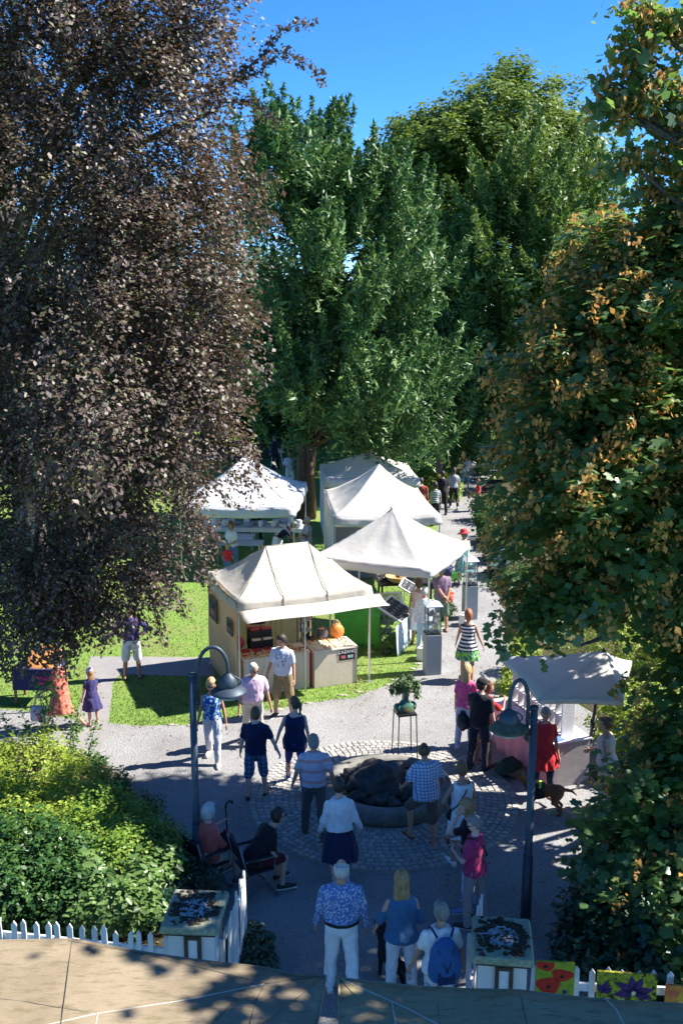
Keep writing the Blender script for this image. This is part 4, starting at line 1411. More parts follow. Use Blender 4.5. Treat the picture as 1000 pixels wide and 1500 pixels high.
for (x, y) in ((2.03, 22.98),):
    pass
# weights on the tent legs
for lab, (x, y) in (('white plastic weight block at the near leg of the white pointed tent', (1.98, 23.12)), ('white plastic weight block at the far right leg of the white pointed tent', (Fb + ub * WB)[:] if False else ((Fb + ub * (WB - .06))[0], (Fb + ub * (WB - .06))[1]))):
    w_ = thing('tent_weight', lab, 'weight', (x, y, 0), RB, 'tent weights')
    MB().box((-.09, .06, .16), (.17, .2, .32), taper=.95).box((.09, .06, .16), (.15, .2, .32), taper=.95).build('block', M_PLAST, w_, bevel=.02)
    MB().box((-.0, .06, .335), (.1, .06, .03)).build('handle', M_PLAST, w_)

# ================================================================ WHAT STANDS IN AND ROUND THE TENTS
def at(t_, x, y, z=0.0):                 # a point in a tent's own space
    m = Matrix.Rotation(t_.rotation_euler[2], 3, 'Z')
    return Vector(t_.location) + m @ Vector((x, y, z))
M_BEIGE = mat('beige_cloth', (.62, .53, .43), .9, .06, 3, bump=.15, bscale=12)
M_SAND = mat('sand_tray', (.55, .38, .2), .9, .15, 9)
M_RED = mat('red_box', (.42, .03, .035), .6, .15)
M_ORANGE = mat('orange_glaze', (.75, .25, .05), .45, .2)
M_BLACK = mat('black', (.012, .012, .014), .6, .2)
M_SILVER = mat('silver', (.6, .6, .62), .3, .1, 9, metal=.7)
M_WOOD = mat('pale_wood', (.5, .36, .2), .7, .2, 4)
M_GREEN = mat('green_cloth', (.1, .42, .06), .9, .12, 4, bump=.3, bscale=8)
M_LGREEN = mat('light_green_cloth', (.24, .5, .06), .9, .12, 4, bump=.3, bscale=8)
M_GREYP = mat('grey_paint', (.30, .34, .37), .6, .06)

def counter(label, t_, x, y, w, d, h, m):
    p = at(t_, x, y)
    c = thing('counter', label, 'counter', tuple(p), t_.rotation_euler[2])
    MB().box((0, 0, h / 2 - .02), (w, d, h - .04)).build('body', m, c, bevel=.01)
    MB().box((0, 0, h - .018), (w + .03, d + .03, .036)).build('top', m, c, bevel=.008)
    return c
kA = counter('left beige jewellery counter covered with red trays, under the cream tent', tA, -.62, -.78, 1.5, .62, .86, M_BEIGE)
kB = counter('right beige counter bearing the small black sign, under the cream tent', tA, .72, -.82, 1.02, .7, .86, M_BEIGE)
p = at(tA, .17, -1.1)
rp = thing('red_panel', 'narrow red display panel between the two beige counters', 'panel', tuple(p), RA)
MB().box((0, .1, .42), (.16, .03, .84)).build('board', M_RED, rp)
MB().box((0, .14, .1), (.1, .05, .2)).build('foot', M_BLACK, rp)
# the little sign
sg = thing('stall_sign', 'small black CAZANO sign fixed to the right beige counter', 'sign', tuple(at(tA, .98, -1.178, .7)), RA)
MB().box((0, .012, 0), (.37, .018, .25)).build('board', M_BLACK, sg)
MB().box((-.02, .012, -.02), (.43, .012, .3)).build('back_card', mat('card_tan', (.45, .36, .27), .9), sg)
cu = bpy.data.curves.new('lettering', 'FONT')
cu.body = 'CAZANO'
cu.size = .1
cu.extrude = .002
cu.align_x = 'CENTER'
cu.materials.append(mat('sign_white', (.8, .8, .8), .6))
lt = bpy.data.objects.new('lettering', cu)
TMP.collection.objects.link(lt)
TMP.view_layers[0].update()
lme = bpy.data.meshes.new_from_object(lt.evaluated_get(TMP.view_layers[0].depsgraph))
bpy.data.objects.remove(lt)
lt = link('lettering', lme, mat('sign_white'), sg)
lt['kind'] = 'stuff'
lt.location = (0, -.0005, .03)
lt.rotation_euler = (pi / 2, 0, 0)
for x, w_, c in ((-.09, .1, (.55, .12, .13)), (.045, .055, (.25, .6, .55)), (.115, .06, (.5, .36, .38))):
    MB().box((x, .0005, -.055), (w_, .006, .065)).build('colour_patch', mat('sign_%d' % int(x * 1000), c, .6), sg)
# pictures hanging on the outside of the left wall
for lab, yy, sc in (('framed dark picture hanging on the outer left wall of the cream tent, towards the back', .55, 1.0), ('framed dark picture on the left wall of the cream tent close to the front pole', -.85, .6)):
    f = thing('wall_picture', lab, 'picture', tuple(at(tA, -WA/2 - .06, yy, 1.55)), RA + pi/2)
    MB().box((0, 0, 0), (.62 * sc, .02, .5 * sc)).build('print', mat('picture_print', (.07, .07, .085), .85, .8, 5, spec=.05), f)
    fr = MB()
    for s in (-1, 1):
        fr.box((s * .31 * sc, 0, 0), (.03, .035, .53 * sc)).box((0, 0, s * .25 * sc), (.65 * sc, .035, .03))
    fr.build('frame', mat('picture_frame', (.06, .05, .045), .5), f)
    MB().box((.05 * sc, .013, -.09 * sc), (.3 * sc, .006, .14 * sc)).build('colour_patch', mat('print_red', (.3, .05, .05), .6), f)
# trays and cases on the counters
def tray(label, t_, x, y, z, w, d, m, stones, tilt=0, n=10, group='jewellery trays on the counters'):
    q = thing('jewellery_tray', label, 'tray', tuple(at(t_, x, y, z)), t_.rotation_euler[2], group)
    q.rotation_euler[0] = tilt
    MB().box((0, 0, .012), (w, d, .024)).build('tray_base', m, q, bevel=.004)
    b = MB()
    for i in range(n):
        b.ball((random.uniform(-.42, .42) * w, random.uniform(-.42, .42) * d, .03), (random.uniform(.012, .03), random.uniform(.012, .025), .014), 7, 4)
    o = b.build('jewellery', stones, q, True)
    o['kind'] = 'stuff'
    return q
M_STONE = [mat('stones_red', (.5, .04, .03), .3, .4, 30), mat('stones_dark', (.09, .05, .05), .3, .5, 30), mat('stones_amber', (.65, .27, .06), .3, .4, 30), mat('stones_cream', (.7, .6, .45), .3, .3, 30)]
ORD = ['leftmost', 'second from the left', 'third from the left', 'fourth from the left', 'fifth from the left', 'sixth from the left', 'seventh from the left', 'eighth from the left', 'ninth from the left', 'tenth from the left', 'eleventh from the left', 'twelfth from the left', 'thirteenth from the left']
LT = 'jewellery tray with red pieces on the left beige counter'
RT = 'jewellery tray with amber pieces on the right beige counter'
for i, x in enumerate((-1.22, -.97, -.72, -.47, -.22, 0.02)):
    tray(LT + ', front row, ' + ORD[i], tA, x, -.93, .862, .21, .3, M_SAND, M_STONE[i % 2], n=9)
    if i < 5:
        tray(LT + ', back row, ' + ORD[i], tA, x + .04, -.62, .862, .2, .2, M_RED if i < 3 else M_SAND, M_STONE[1], n=5)
for i, x in enumerate((.36, .6, .84, 1.08)):
    tray(RT + ', front row, ' + ORD[i], tA, x, -.98, .862, .21, .3, mat('cream_tray', (.66, .56, .42), .8), M_STONE[2 if i % 2 else 3], n=9)
    tray(RT + ', back row, ' + ORD[i], tA, x, -.64, .862, .2, .26, mat('cream_tray'), M_STONE[2 if i < 3 else 0], n=8)
# red display steps in front of the vendor
st_ = thing('display_steps', 'dark stepped display with red boxes and white cards on the left counter', 'display', tuple(at(tA, -.78, -.5, .862)), RA)
for i, (y, z) in enumerate(((.0, .09), (.09, .3))):
    MB().box((0, y, z), (.5, .12, .2)).build('step', M_BLACK, st_)
    for sx in (-1, 1):
        MB().box((sx * .125, y - .01, z + .115), (.2, .1, .03)).build('box_lid', M_RED if i else mat('cream_tray'), st_)
# wooden necklace racks
for lab, x in (('pale wooden rack of upright slats behind the left counter', -.1), ('pale wooden rack of upright slats behind the right counter', .62)):
    r_ = thing('slat_rack', lab, 'rack', tuple(at(tA, x, .55, 0)), RA)
    for k in range(3):
        MB().box(((k - 1) * .13, 0, .85), (.05, .03, 1.5)).build('slat', M_WOOD, r_)
    for z in (.25, 1.3):
        MB().box((0, .022, z), (.36, .016, .05)).build('crossbar', M_WOOD, r_)
# dark metal etagere
et = thing('display_stand', 'black wire display stand with small shelves between the counters', 'stand', tuple(at(tA, .28, -.35, 0)), RA)
for sx, sy in ((-1, -1), (1, -1), (1, 1), (-1, 1)):
    MB().tube([(sx * .13, sy * .13, 0), (sx * .13, sy * .13, 1.65)], .012, 6).build('leg', M_BLACK, et)
for z in (.85, 1.1, 1.35, 1.62):
    MB().box((0, 0, z), (.28, .28, .015)).build('shelf', mat('glass_shelf', (.35, .34, .32), .3), et)
for k in range(7):
    o = MB().ball((random.uniform(-.08, .08), random.uniform(-.08, .08), (.86, 1.11, 1.36)[k % 3] + .06), (.03, .03, .055), 8, 6).build('ornament', (M_BLACK, M_SILVER, M_STONE[3])[k % 3], et, True)
def bag(label, loc, rz, s, m, m2=None, name='bag'):
    b_ = thing(name, label, 'bag', tuple(loc), rz)
    MB().ball((0, 0, .17 * s), (.17 * s, .13 * s, .18 * s), 14, 9, fn=lambda d: 1 + .12 * noise.noise(d * 2.3)).build('body', m, b_, True)
    for sy in (-1, 1):
        q = [(-.09 * s + .18 * s * i / 8, sy * .05 * s, .3 * s + .12 * s * sin(pi * i / 8)) for i in range(9)]
        MB().tube(q, .01 * s, 6).build('handle', m2 or m, b_, True)
    return b_
bag('orange bag with a pale top on the back of the right beige counter', at(tA, 1.0, -.5, .86), RA, 1.0, M_ORANGE, mat('card_tan'))
bag('red and orange bag standing at the left end of the left counter', at(tA, -1.3, -.42, .86), RA, .9, M_RED, M_ORANGE)
vs_ = thing('glass_jar', 'squat dark glass jar of beads beside the orange bag', 'jar', tuple(at(tA, .66, -.45, .86)), RA)
MB().lathe([(.06, 0), (.13, .04), (.15, .14), (.11, .24), (.12, .26), (.1, .26), (.08, .2)], seg=18).build('body', mat('jar_dark', (.12, .1, .11), .15, .5, 12), vs_, True)
MB().ball((0, 0, .2), (.1, .1, .07), 10, 6, fn=lambda d: 1 + .3 * noise.noise(d * 6)).build('beads', M_STONE[2], vs_, True)
vs_ = thing('cup', 'small dark red cup on the right beige counter', 'cup', tuple(at(tA, .4, -.52, .86)), RA)
MB().lathe([(.035, 0), (.05, .12), (.04, .12), (.03, .02)], seg=14).build('body', mat('cup_red', (.2, .05, .04), .4), vs_, True)
MB().tube([(.05, 0, .1), (.085, 0, .08), (.08, 0, .04), (.045, 0, .03)], .008, 6).build('handle', mat('cup_red'), vs_, True)
# the guy rope prop of the left wall
pr = thing('guy_pole', 'thin pole slanting against the left wall of the cream tent', 'pole', tuple(at(tA, -WA/2 + .15, -DA/2 - .15, 0)), RA)
MB().tube([(0, 0, 0), (.42, .1, .75)], .014, 6).build('rod', M_STEEL, pr)
MB().ball((0, 0, .015), (.03, .03, .018), 8, 5).build('tip', M_BLACK, pr, True)

# ---- the green stall and black jewellery boards under the white pointed tent
def drape(name, label, cat, p0, p1, z1, m, depth=.06, fold=.05):
    """a cloth hanging from a line p0-p1 at height z1 to the ground, in folds, over a board"""
    a, b = Vector((p0.x, p0.y, 0)), Vector((p1.x, p1.y, 0))
    d = b - a
    L = d.length
    t_ = thing(name, label, cat, tuple(a), atan2(d.y, d.x))
    vs, fs = [], []
    N, M = 40, 8
    for j in range(M + 1):
        f = j / M
        for i in range(N + 1):
            x = L * i / N
            y = -fold * f * (sin(i * .9) * .5 + .8 * noise.noise(Vector((i * .22, f * 1.5, a.x)))) - .05 * f
            vs.append((x, y, z1 * (1 - f) + .015))
    for j in range(M):
        for i in range(N):
            k = j * (N + 1) + i
            fs.append((k, k + N + 1, k + N + 2, k + 1))
    o = MB().raw(vs, fs).build('cloth', m, t_, True)
    o.modifiers.new('c', 'SOLIDIFY').thickness = .008
    return t_, L
gp0, gp1 = G(490, 945), G(556, 948)
gd, L = drape('draped_table', 'table draped to the grass in bright green cloth behind the cream tent', 'table', gp0, gp1, .85, M_GREEN)
MB().box((L/2, .35, .85), (L + .04, .7, .03)).build('tabletop', M_GREEN, gd)
for sx in (.05, L - .05):
    MB().box((sx, .5, .42), (.04, .3, .82)).build('leg', M_WOOD, gd)
lg = thing('hanging_cloth', 'light green cloth hanging over the green draped table', 'cloth', tuple(G(497, 925, .3)), .1)
MB().box((.3, -.12, .35), (.55, .02, .62), taper=.97).build('cloth', M_LGREEN, lg)
MB().box((.3, .05, .665), (.55, .36, .02)).build('fold', M_LGREEN, lg)
def board(label, c, rz, tilt, w, d, frame_m, face_m, pieces, leg_h):
    b_ = thing('display_board', label, 'display', tuple(c), rz)
    mt = Matrix.Rotation(tilt, 3, 'X')
    z0 = leg_h + .12
    o = Vector((0, 0, z0))
    MB().box(o, (w, d, .04), mt).build('frame', frame_m, b_)
    MB().box(o + mt @ Vector((0, 0, .022)), (w - .12, d - .1, .012), mt).build('velvet', face_m, b_)
    if pieces:
        for i in range(5):
            for j in range(3):
                x, y = (-.42 + .21 * i) * (w - .12), (-.33 + .33 * j) * (d - .1)
                q = MB()
                pts_ = [o + mt @ Vector((x + .035 * cos(a) * random.uniform(.5, 1.2), y + .045 * sin(a), .034)) for a in [k * pi / 4 for k in range(8)]]
                q.tube(pts_, .006, 4)
                q.build('necklace', M_SILVER, b_, True)
    else:
        for k in range(3):
            MB().box(o + mt @ Vector((0, (-.3 + .3 * k) * d, .03)), (w - .12, .025, .012), mt).build('batten', M_WPAINT, b_)
    for sy in (-1, 1):
        MB().bar((-.3 * w, sy * .3 * d, .01), (.3 * w, sy * .3 * d, z0 - .05), .025, .025).build('leg', M_WPAINT, b_)
        MB().bar((.3 * w, sy * .3 * d + .03, .01), (-.3 * w, sy * .3 * d + .03, z0 - .05), .025, .025).build('leg', M_WPAINT, b_)
    return b_
board('slatted pale green display panel on crossed white legs beside the green table', G(563, 930), .2, .55, 1.0, .95, M_WPAINT, mat('pale_green', (.36, .46, .16), .8), False, .62)
board('black velvet board of silver necklaces on crossed white legs', G(580, 940), -.35 + pi / 2, .5, 1.05, .75, M_WPAINT, M_BLACK, True, .72)
board('black velvet board of silver necklaces farther back under the white tent', G(600, 905), -.2 + pi / 2, .5, .9, .6, M_WPAINT, M_BLACK, True, .72)
wc = [('pale blue grey cloth hanging from the nearer necklace board', G(579, 962), G(596, 945), .72), ('pale blue grey cloth hanging from the second necklace board', G(597, 940), G(607, 924), .72)]
for lab, a, b, z in wc:
    drape('hanging_cloth', lab, 'cloth', a, b, z, mat('pale_blue_cloth', (.5, .56, .62), .85, .08, 3, bump=.2, bscale=6), fold=.04)
# standing black boards and a wooden bowl at the back of the tent
tb = thing('back_table', 'table at the back of the white pointed tent with a black skirt', 'table', tuple(G(592, 890)), .15)
MB().box((0, 0, .74), (1.5, .6, .04)).build('tabletop', M_BLACK, tb)
for sx in (-1, 1):
    for sy in (-1, 1):
        MB().box((sx * .68, sy * .25, .36), (.05, .05, .72)).build('leg', M_BLACK, tb)
for lab, x, rz, ti in (('black upright necklace board tilted to the left at the back of the white tent', -.62, .5, 1.25), ('black upright necklace board tilted back beside the wooden bowl', .05, -.15, 1.0)):
    u = thing('necklace_board', lab, 'display', tuple(tb.location + Vector((x, .1, .77))), rz)
    mt = Matrix.Rotation(ti, 3, 'X')
    MB().box((0, 0, .24), (.48, .5, .03), mt).build('board', M_BLACK, u)
    for i in range(6):
        x_, y_ = (-.15 + .15 * (i % 3)), (-.12 + .24 * (i // 3))
        MB().tube([Vector((0, 0, .24)) + mt @ Vector((x_ + .04 * cos(a), y_ + .06 * sin(a), .02)) for a in [k * pi / 4 for k in range(8)]], .007, 4).build('necklace', M_SILVER, u, True)
bw = thing('wooden_bowl', 'wide tan wooden bowl on the back table of the white tent', 'bowl', tuple(tb.location + Vector((-.25, -.15, .76))), 0)
MB().lathe([(.1, 0), (.22, .08), (.3, .2), (.285, .2), (.2, .1), (.05, .03)], seg=24).build('shell', mat('bowl_tan', (.55, .32, .12), .6, .15), bw, True)
MB().lathe([(.11, -.01), (.11, .01)], seg=20).build('foot', mat('bowl_tan'), bw, True)
pc = thing('striped_cloth', 'red and pink striped cloth hanging at the back of the white tent', 'cloth', tuple(tb.location + Vector((.05, .45, .62))), 0)
for k in range(6):
    MB().box(((k - 2.5) * .1, 0, .5), (.1, .012 + .002 * (k % 2), .36)).build('stripe', mat('stripe_%d' % (k % 2), ((.5, .03, .1), (.6, .2, .3))[k % 2], .9), pc)
lp = thing('potted_grass', 'bright green leafy plant beneath the crossed legs of the necklace board', 'plant', tuple(G(566, 958)), 0)
cl, ou = lobe_points([(0, 0, .3, .2, .2, .22)], 50, .3, .2, .02)
crown('leaves', M_SH4, lp, cl, ou, 14, .06, .08, T_BLADE, up=.4)
MB().lathe([(.1, 0), (.13, .16), (.12, .16)], seg=14).build('pot', mat('dark_pot', (.05, .06, .05), .7), lp, True)

# ---- glass topped display pedestals
m, t = newmat('case_glass', .05, 0, .5)
t.color((.85, .9, .9))
t.b.inputs['Transmission Weight'].default_value = .92
t.b.inputs['IOR'].default_value = 1.08
M_GLASS = m
def pedestal(label, c, h, rz):
    p_ = thing('display_pedestal', label, 'pedestal', tuple(c), rz, 'grey display pedestals')
    MB().box((0, 0, h / 2), (.36, .36, h)).build('plinth', M_GREYP, p_, bevel=.006)
    MB().box((0, 0, h + .012), (.34, .34, .024)).build('case_floor', M_BLACK, p_)
    for sx, sy in ((-1, -1), (1, -1), (1, 1), (-1, 1)):
        MB().box((sx * .15, sy * .15, h + .34), (.018, .018, .64)).build('case_post', mat('case_metal', (.08, .08, .09), .4), p_)
    for sx, sy, w_, d_ in ((0, -.15, .28, .004), (0, .15, .28, .004), (-.15, 0, .004, .28), (.15, 0, .004, .28)):
        MB().box((sx, sy, h + .34), (w_, d_, .62)).build('pane', M_GLASS, p_)
    for z in (h + .24, h + .45):
        MB().box((0, 0, z), (.285, .285, .008)).build('shelf', mat('glass_shelf'), p_)
    for z in (h + .03, h + .25, h + .46):
        MB().ball((random.uniform(-.05, .05), 0, z + .045), (.05, .05, .05), 9, 6).ball((random.uniform(-.09, .09), .05, z + .03), (.035, .035, .04), 8, 5).build('trinket', (M_STONE[3], M_SILVER, M_STONE[2])[int(z * 10) % 3], p_, True)
    MB().loft([((0, 0, h + .66), .27, .27, Matrix.Rotation(pi/4, 3, 'Z')), ((0, 0, h + .68), .27, .27, Matrix.Rotation(pi/4, 3, 'Z')), ((0, 0, h + .76), .09, .09, Matrix.Rotation(pi/4, 3, 'Z'))], 4).build('lid', mat('lid_white', (.6, .64, .7), .5), p_)
    MB().ball((0, 0, h + .77), .03, 8, 6).build('knob', mat('lid_white'), p_, True)
    return p_
pedestal('grey display pedestal with a glass case on the grass edge by the striped dress', G(632, 985), .95, .15)
pedestal('grey display pedestal with a glass case on the gravel near the red hatted woman', G(687, 905), .93, .1)

# ---- pottery table under the white tent
pt = thing('pottery_table', 'long table of white pottery under the white tent', 'table', (-3.0, 34.0, 0), radians(-3))
MB().box((0, 0, .78), (3.4, .75, .04)).build('tabletop', mat('white_cloth', (.6, .62, .68), .9, .06), pt)
MB().box((0, -.38, .72), (3.4, .012, .12)).build('cloth_edge', mat('white_cloth'), pt)
for sx in (-1.6, 0, 1.6):
    for sy in (-.3, .3):
        MB().box((sx, sy, .38), (.04, .04, .76)).build('leg', M_STEEL, pt)
M_POT = [mat('pot_white', (.7, .7, .69), .35, .06), mat('pot_blue', (.32, .38, .5), .35, .1), mat('pot_red', (.45, .12, .08), .4, .1)]
prof = [[(.05, 0), (.09, .04), (.1, .12), (.07, .18), (.075, .2), (.06, .2)], [(.08, 0), (.11, .1), (.11, .16), (.1, .16)], [(.05, 0), (.12, .05), (.15, .09), (.14, .09)]]
pl_lab = ['round white pottery jar on the pottery table', 'straight sided white pottery pot on the pottery table', 'low pottery bowl on the pottery table']
cnt = {-.2: 0, .12: 0}
for x in np.linspace(-1.5, 1.55, 13):
    for y in (-.2, .12):
        if random.random() < .2:
            continue
        i = random.randrange(3)
        mm = M_POT[0] if random.random() < .72 else M_POT[random.choice((1, 2))]
        q = thing('pot', pl_lab[i] + (', front row, ' if y < 0 else ', back row, ') + ORD[cnt[y]], 'pot', tuple(at(pt, x + random.gauss(0, .03), y, .8)), 0, 'pottery on the long table')
        cnt[y] += 1
        s = random.uniform(.9, 1.35)
        MB().lathe([(r * s, z * s * 1.15) for r, z in prof[i]], seg=14).build('body', mm, q, True)
        MB().lathe([(.05 * s, -.001), (.052 * s, .01)], seg=12).build('foot', mm, q, True)
bt = thing('low_table', 'pale blue low table in front of the pottery tent behind the red child', 'table', tuple(G(352, 822)), radians(-4))
MB().box((0, 0, .62), (1.5, .7, .03)).build('tabletop', mat('pale_blue_top', (.42, .48, .62), .7), bt)
MB().box((-.1, .45, .76), (1.0, .35, .03)).build('raised_tray', mat('pale_blue_top'), bt)
for sx in (-.68, .68):
    for sy in (-.3, .3):
        MB().box((sx, sy, .3), (.04, .04, .6)).build('leg', M_STEEL, bt)
MB().box((.1, .45, .69), (.5, .2, .12)).build('tray_block', M_WPAINT, bt)

# ---- the table and wooden lid in the shade of the beech
dk = thing('dark_table', 'table with a dark blue skirt under the copper beech', 'table', tuple(G(62, 1025)), -.05)
MB().box((0, 0, .78), (1.0, .6, .03)).build('tabletop', mat('navy_cloth', (.02, .025, .09), .9), dk)
MB().box((0, -.3, .55), (1.0, .012, .44)).build('skirt', mat('navy_cloth'), dk)
for sx in (-1, 1):
    for sy in (-1, 1):
        MB().box((sx * .46, sy * .27, .38), (.05, .05, .76)).build('leg', mat('leg_wood', (.25, .12, .05), .7), dk)
wd = thing('wooden_disc', 'round orange brown wooden board leaning on the dark blue table', 'board', tuple(dk.location + Vector((.1, .05, .82))), 0)
MB().ball((0, 0, .1), (.4, .4, .05), 22, 8, Matrix.Rotation(.5, 3, 'X')).build('disc', mat('orange_wood', (.5, .22, .07), .55, .2, 4), wd, True)
MB().box((0, .2, .08), (.3, .03, .2)).build('rest', mat('leg_wood'), wd)
sp = thing('banner_pole', 'white pole standing behind the woman in the coral dress', 'pole', tuple(G(93, 1040)), 0)
MB().tube([(0, 0, 0), (-.03, 0, 2.1)], .025, 8).build('rod', M_WPAINT, sp)
MB().lathe([(.16, 0), (.16, .03), (.05, .04)], seg=16).build('foot', M_WPAINT, sp, True)

# ================================================================ THE PINK STALL AND ITS WHITE PARASOL
M_PINK = mat('pink_cloth', (.74, .33, .34), .9, .08, 3, bump=.25, bscale=10)
A0, A1 = Vector((2.86, 18.55, 0)), Vector((3.62, 16.55, 0))
d_ = (A1 - A0)
rzp = atan2(d_.y, d_.x)
pk, Lp = drape('stall_table', 'long stall table draped to the ground in pink cloth at right', 'table', A0, A1, .84, M_PINK, fold=.06)
MB().box((Lp / 2, .42, .845), (Lp + .03, .86, .02)).build('tabletop', mat('white_top', (.6, .58, .62), .8), pk)
MB().box((Lp - .01, .42, .42), (.012, .8, .82)).build('end_cloth', mat('grey_drape', (.28, .25, .25), .9), pk)
for y in (.08, .76):
    for x in (.08, Lp - .08):
        MB().box((x, y, .41), (.05, .05, .82)).build('leg', M_WOOD, pk)
def on_pink(x, y, z=.857):
    return Vector(A0) + Matrix.Rotation(rzp, 3, 'Z') @ Vector((x, y, z))
for lab, x0, w_, z0, nt in (('long white two tier display shelf of small figures on the pink stall table', .78, 1.15, .857, 2), ('taller white display box with figures at the near end of the pink table', 1.72, .42, .857, 2)):
    sh = thing('display_shelf', lab, 'shelf', tuple(on_pink(x0, .48, z0)), rzp)
    H_ = .6 if w_ > 1 else .72
    for k in range(nt + 1):
        MB().box((0, 0, .015 + (H_ - .03) * k / nt), (w_, .26, .022)).build('shelf', M_WPAINT, sh)
    nd = 5 if w_ > 1 else 2
    for k in range(nd + 1):
        MB().box(((k / nd - .5) * (w_ - .02), -.0, H_ / 2), (.022, .25, H_ - .05)).build('divider', M_WPAINT, sh)
    for k in range(nd):
        for r in range(nt):
            c = Vector((((k + .5) / nd - .5) * (w_ - .02), -.02, .035 + (H_ - .03) * r / nt))
            b = MB().lathe([(.045, 0), (.05, .03), (.03, .09), (.045, .13), (.03, .17)], c, 10).ball(c + Vector((0, 0, .19)), (.035, .035, .042), 9, 6)
            f = thing('figurine', 'small bust in the %s, %s tier, %s' % ('long white display shelf' if w_ > 1 else 'taller white display box', ('lower', 'upper')[r], ORD[k]), 'figurine', tuple(on_pink(x0, .48, z0)), rzp, 'busts on the display shelves')
            b.build('bust', mat('bust_%d' % ((k + r) % 3), ((.36, .19, .16), (.3, .2, .17), (.2, .25, .3))[(k + r) % 3], .6), f, True)
bw = thing('glass_vase', 'greenish glass vase on top of the long white shelf', 'vase', tuple(on_pink(1.1, .46, 1.47)), 0)
MB().lathe([(.05, 0), (.1, .06), (.11, .12), (.05, .2), (.06, .22), (.04, .2)], seg=16).build('body', mat('vase_green', (.18, .32, .3), .2, .2), bw, True)
MB().lathe([(.052, -.002), (.05, .012)], seg=14).build('foot', mat('vase_green'), bw, True)
for lab, x, y, m_ in (('white paper sheet with blue print lying on the pink stall table', .75, .14, (.65, .66, .75)), ('bright blue folded cloth at the near end of the pink stall', 1.95, .2, (.1, .2, .65)), ('pale sheet lying at the far end of the pink stall table', .25, .3, (.6, .62, .55))):
    q = thing('sheet', lab, 'sheet', tuple(on_pink(x, y)), rzp + random.uniform(-.3, .3))
    MB().box((0, 0, .012), (.3, .2, .02)).build('paper', mat(lab[:12], m_, .8), q)
    MB().tube([(-.06, -.03, .025), (0, .03, .026), (.06, -.02, .025)], .006, 5).build('print', mat('print_blue', (.1, .12, .4), .7), q)
for lab, x, y in (('shallow wooden bowl of small things on the near end of the pink table', 1.72, .16),):
    q = thing('wooden_bowl', lab, 'bowl', tuple(on_pink(x, y)), 0)
    MB().lathe([(.07, 0), (.13, .05), (.12, .05), (.05, .015)], seg=18).build('shell', mat('bowl_tan'), q, True)
    MB().ball((0, 0, .05), (.09, .09, .03), 9, 5).build('contents', M_STONE[1], q, True)
# white parasol
um = thing('parasol', 'white square parasol dappled with shade over the pink stall', 'parasol', tuple(G(855, 1135)), 0)
o0 = um.location
cs = [G(733, 961, 2.3) + Vector((0, 0, .0)), G(790, 1023, 2.18), G(912, 1026, 2.18), G(925, 968, 2.3)]
ap = P(884, 961, 16.4)
ap.z = 2.62
vs, fs = [], []
per = []
for i in range(4):
    a, b = cs[i], cs[(i + 1) % 4]
    for j in range(10):
        e = j / 10
        m_ = a.lerp(b, e)
        per.append(m_ + (ap - m_) * .025 * sin(pi * e) * Vector((1, 1, 0)).length / 1.41)
for r in range(11):
    f = r / 10
    for q in per:
        p = ap.lerp(q, f)
        p.z -= .035 * sin(pi * f)
        vs.append(p - o0)
K = len(per)
for r in range(10):
    for k in range(K):
        fs.append((r * K + k, (r + 1) * K + k, (r + 1) * K + (k + 1) % K, r * K + (k + 1) % K))
M_PARA = m_canvas('white_parasol', (.76, .75, .73), .5)
o = MB().raw(vs, fs).build('canopy', M_PARA, um, True)
o.modifiers.new('c', 'SOLIDIFY').thickness = .006
hv = MB()
K = len(per)
vv = [p - o0 for p in per] + [p - o0 + Vector((0, 0, -.1)) for p in per]
hv.raw(vv, [(k, K + k, K + (k + 1) % K, (k + 1) % K) for k in range(K)])
o = hv.build('valance', M_PARA, um, True)
o.modifiers.new('c', 'SOLIDIFY').thickness = .004
M_BPOLE = mat('black_pole', (.015, .015, .018), .4)
top = ap - o0
MB().tube([(0, 0, 0), tuple(Vector((0, 0, 0)).lerp(top, .45)), tuple(top)], .028, 10).build('pole', M_BPOLE, um, True)
MB().ball(top, (.04, .04, .05), 10, 6).build('finial', M_BPOLE, um, True)
MB().tube([tuple(Vector((0, 0, 0)).lerp(top, .4)), tuple(Vector((0, 0, 0)).lerp(top, .46))], .045, 10).build('collar', M_BPOLE, um, True)
for c in cs:
    MB().tube([top + Vector((0, 0, -.03)), top.lerp(c - o0, .5) + Vector((0, 0, -.1)), c - o0 + Vector((0, 0, -.02))], .01, 5).build('rib', M_BPOLE, um, True)
MB().box((0, 0, .04), (.5, .5, .08)).build('base', M_BPOLE, um, bevel=.02)

# ================================================================ THE FOUNTAIN
FC = G(566, 1166)
fo = thing('fountain', 'round stone fountain basin with a heap of dark wet rocks', 'fountain', tuple(FC), 0)
def m_stone(name, a, b, sc=12, rough=.9):
    m, t = newmat(name, rough, 0, .3)
    n_ = t.noise(sc, 6, .7)
    t.color(t.mix(t.ramp(t.noise(2.5, 4), [(.4, (0, 0, 0)), (.7, (.6, .6, .6))]), t.ramp(n_, [(.3, a), (.7, b)]), tuple(v * .55 for v in a)))
    t.bump(n_, .5, .02)
    return m
M_BASIN = m_stone('basin_stone', (.13, .13, .12), (.26, .255, .23))
MB().lathe([(.92, .02), (1.12, .02), (1.135, .20), (1.12, .25), (1.09, .265), (.9, .265), (.87, .24), (.86, .1), (.3, .08), (.001, .08)], seg=72).build('basin', M_BASIN, fo, True)
m, t = newmat('dark_water', .08, 0, .6)
t.color((.012, .02, .022))
t.bump(t.noise(9, 3), .25, .02)
MB().lathe([(.001, .17), (.87, .17), (.87, .16), (.001, .16)], seg=48).build('water', m, fo)
M_ROCK = m_stone('wet_rock', (.028, .026, .024), (.11, .1, .09), 8, .4)
rr_ = random.Random(4)
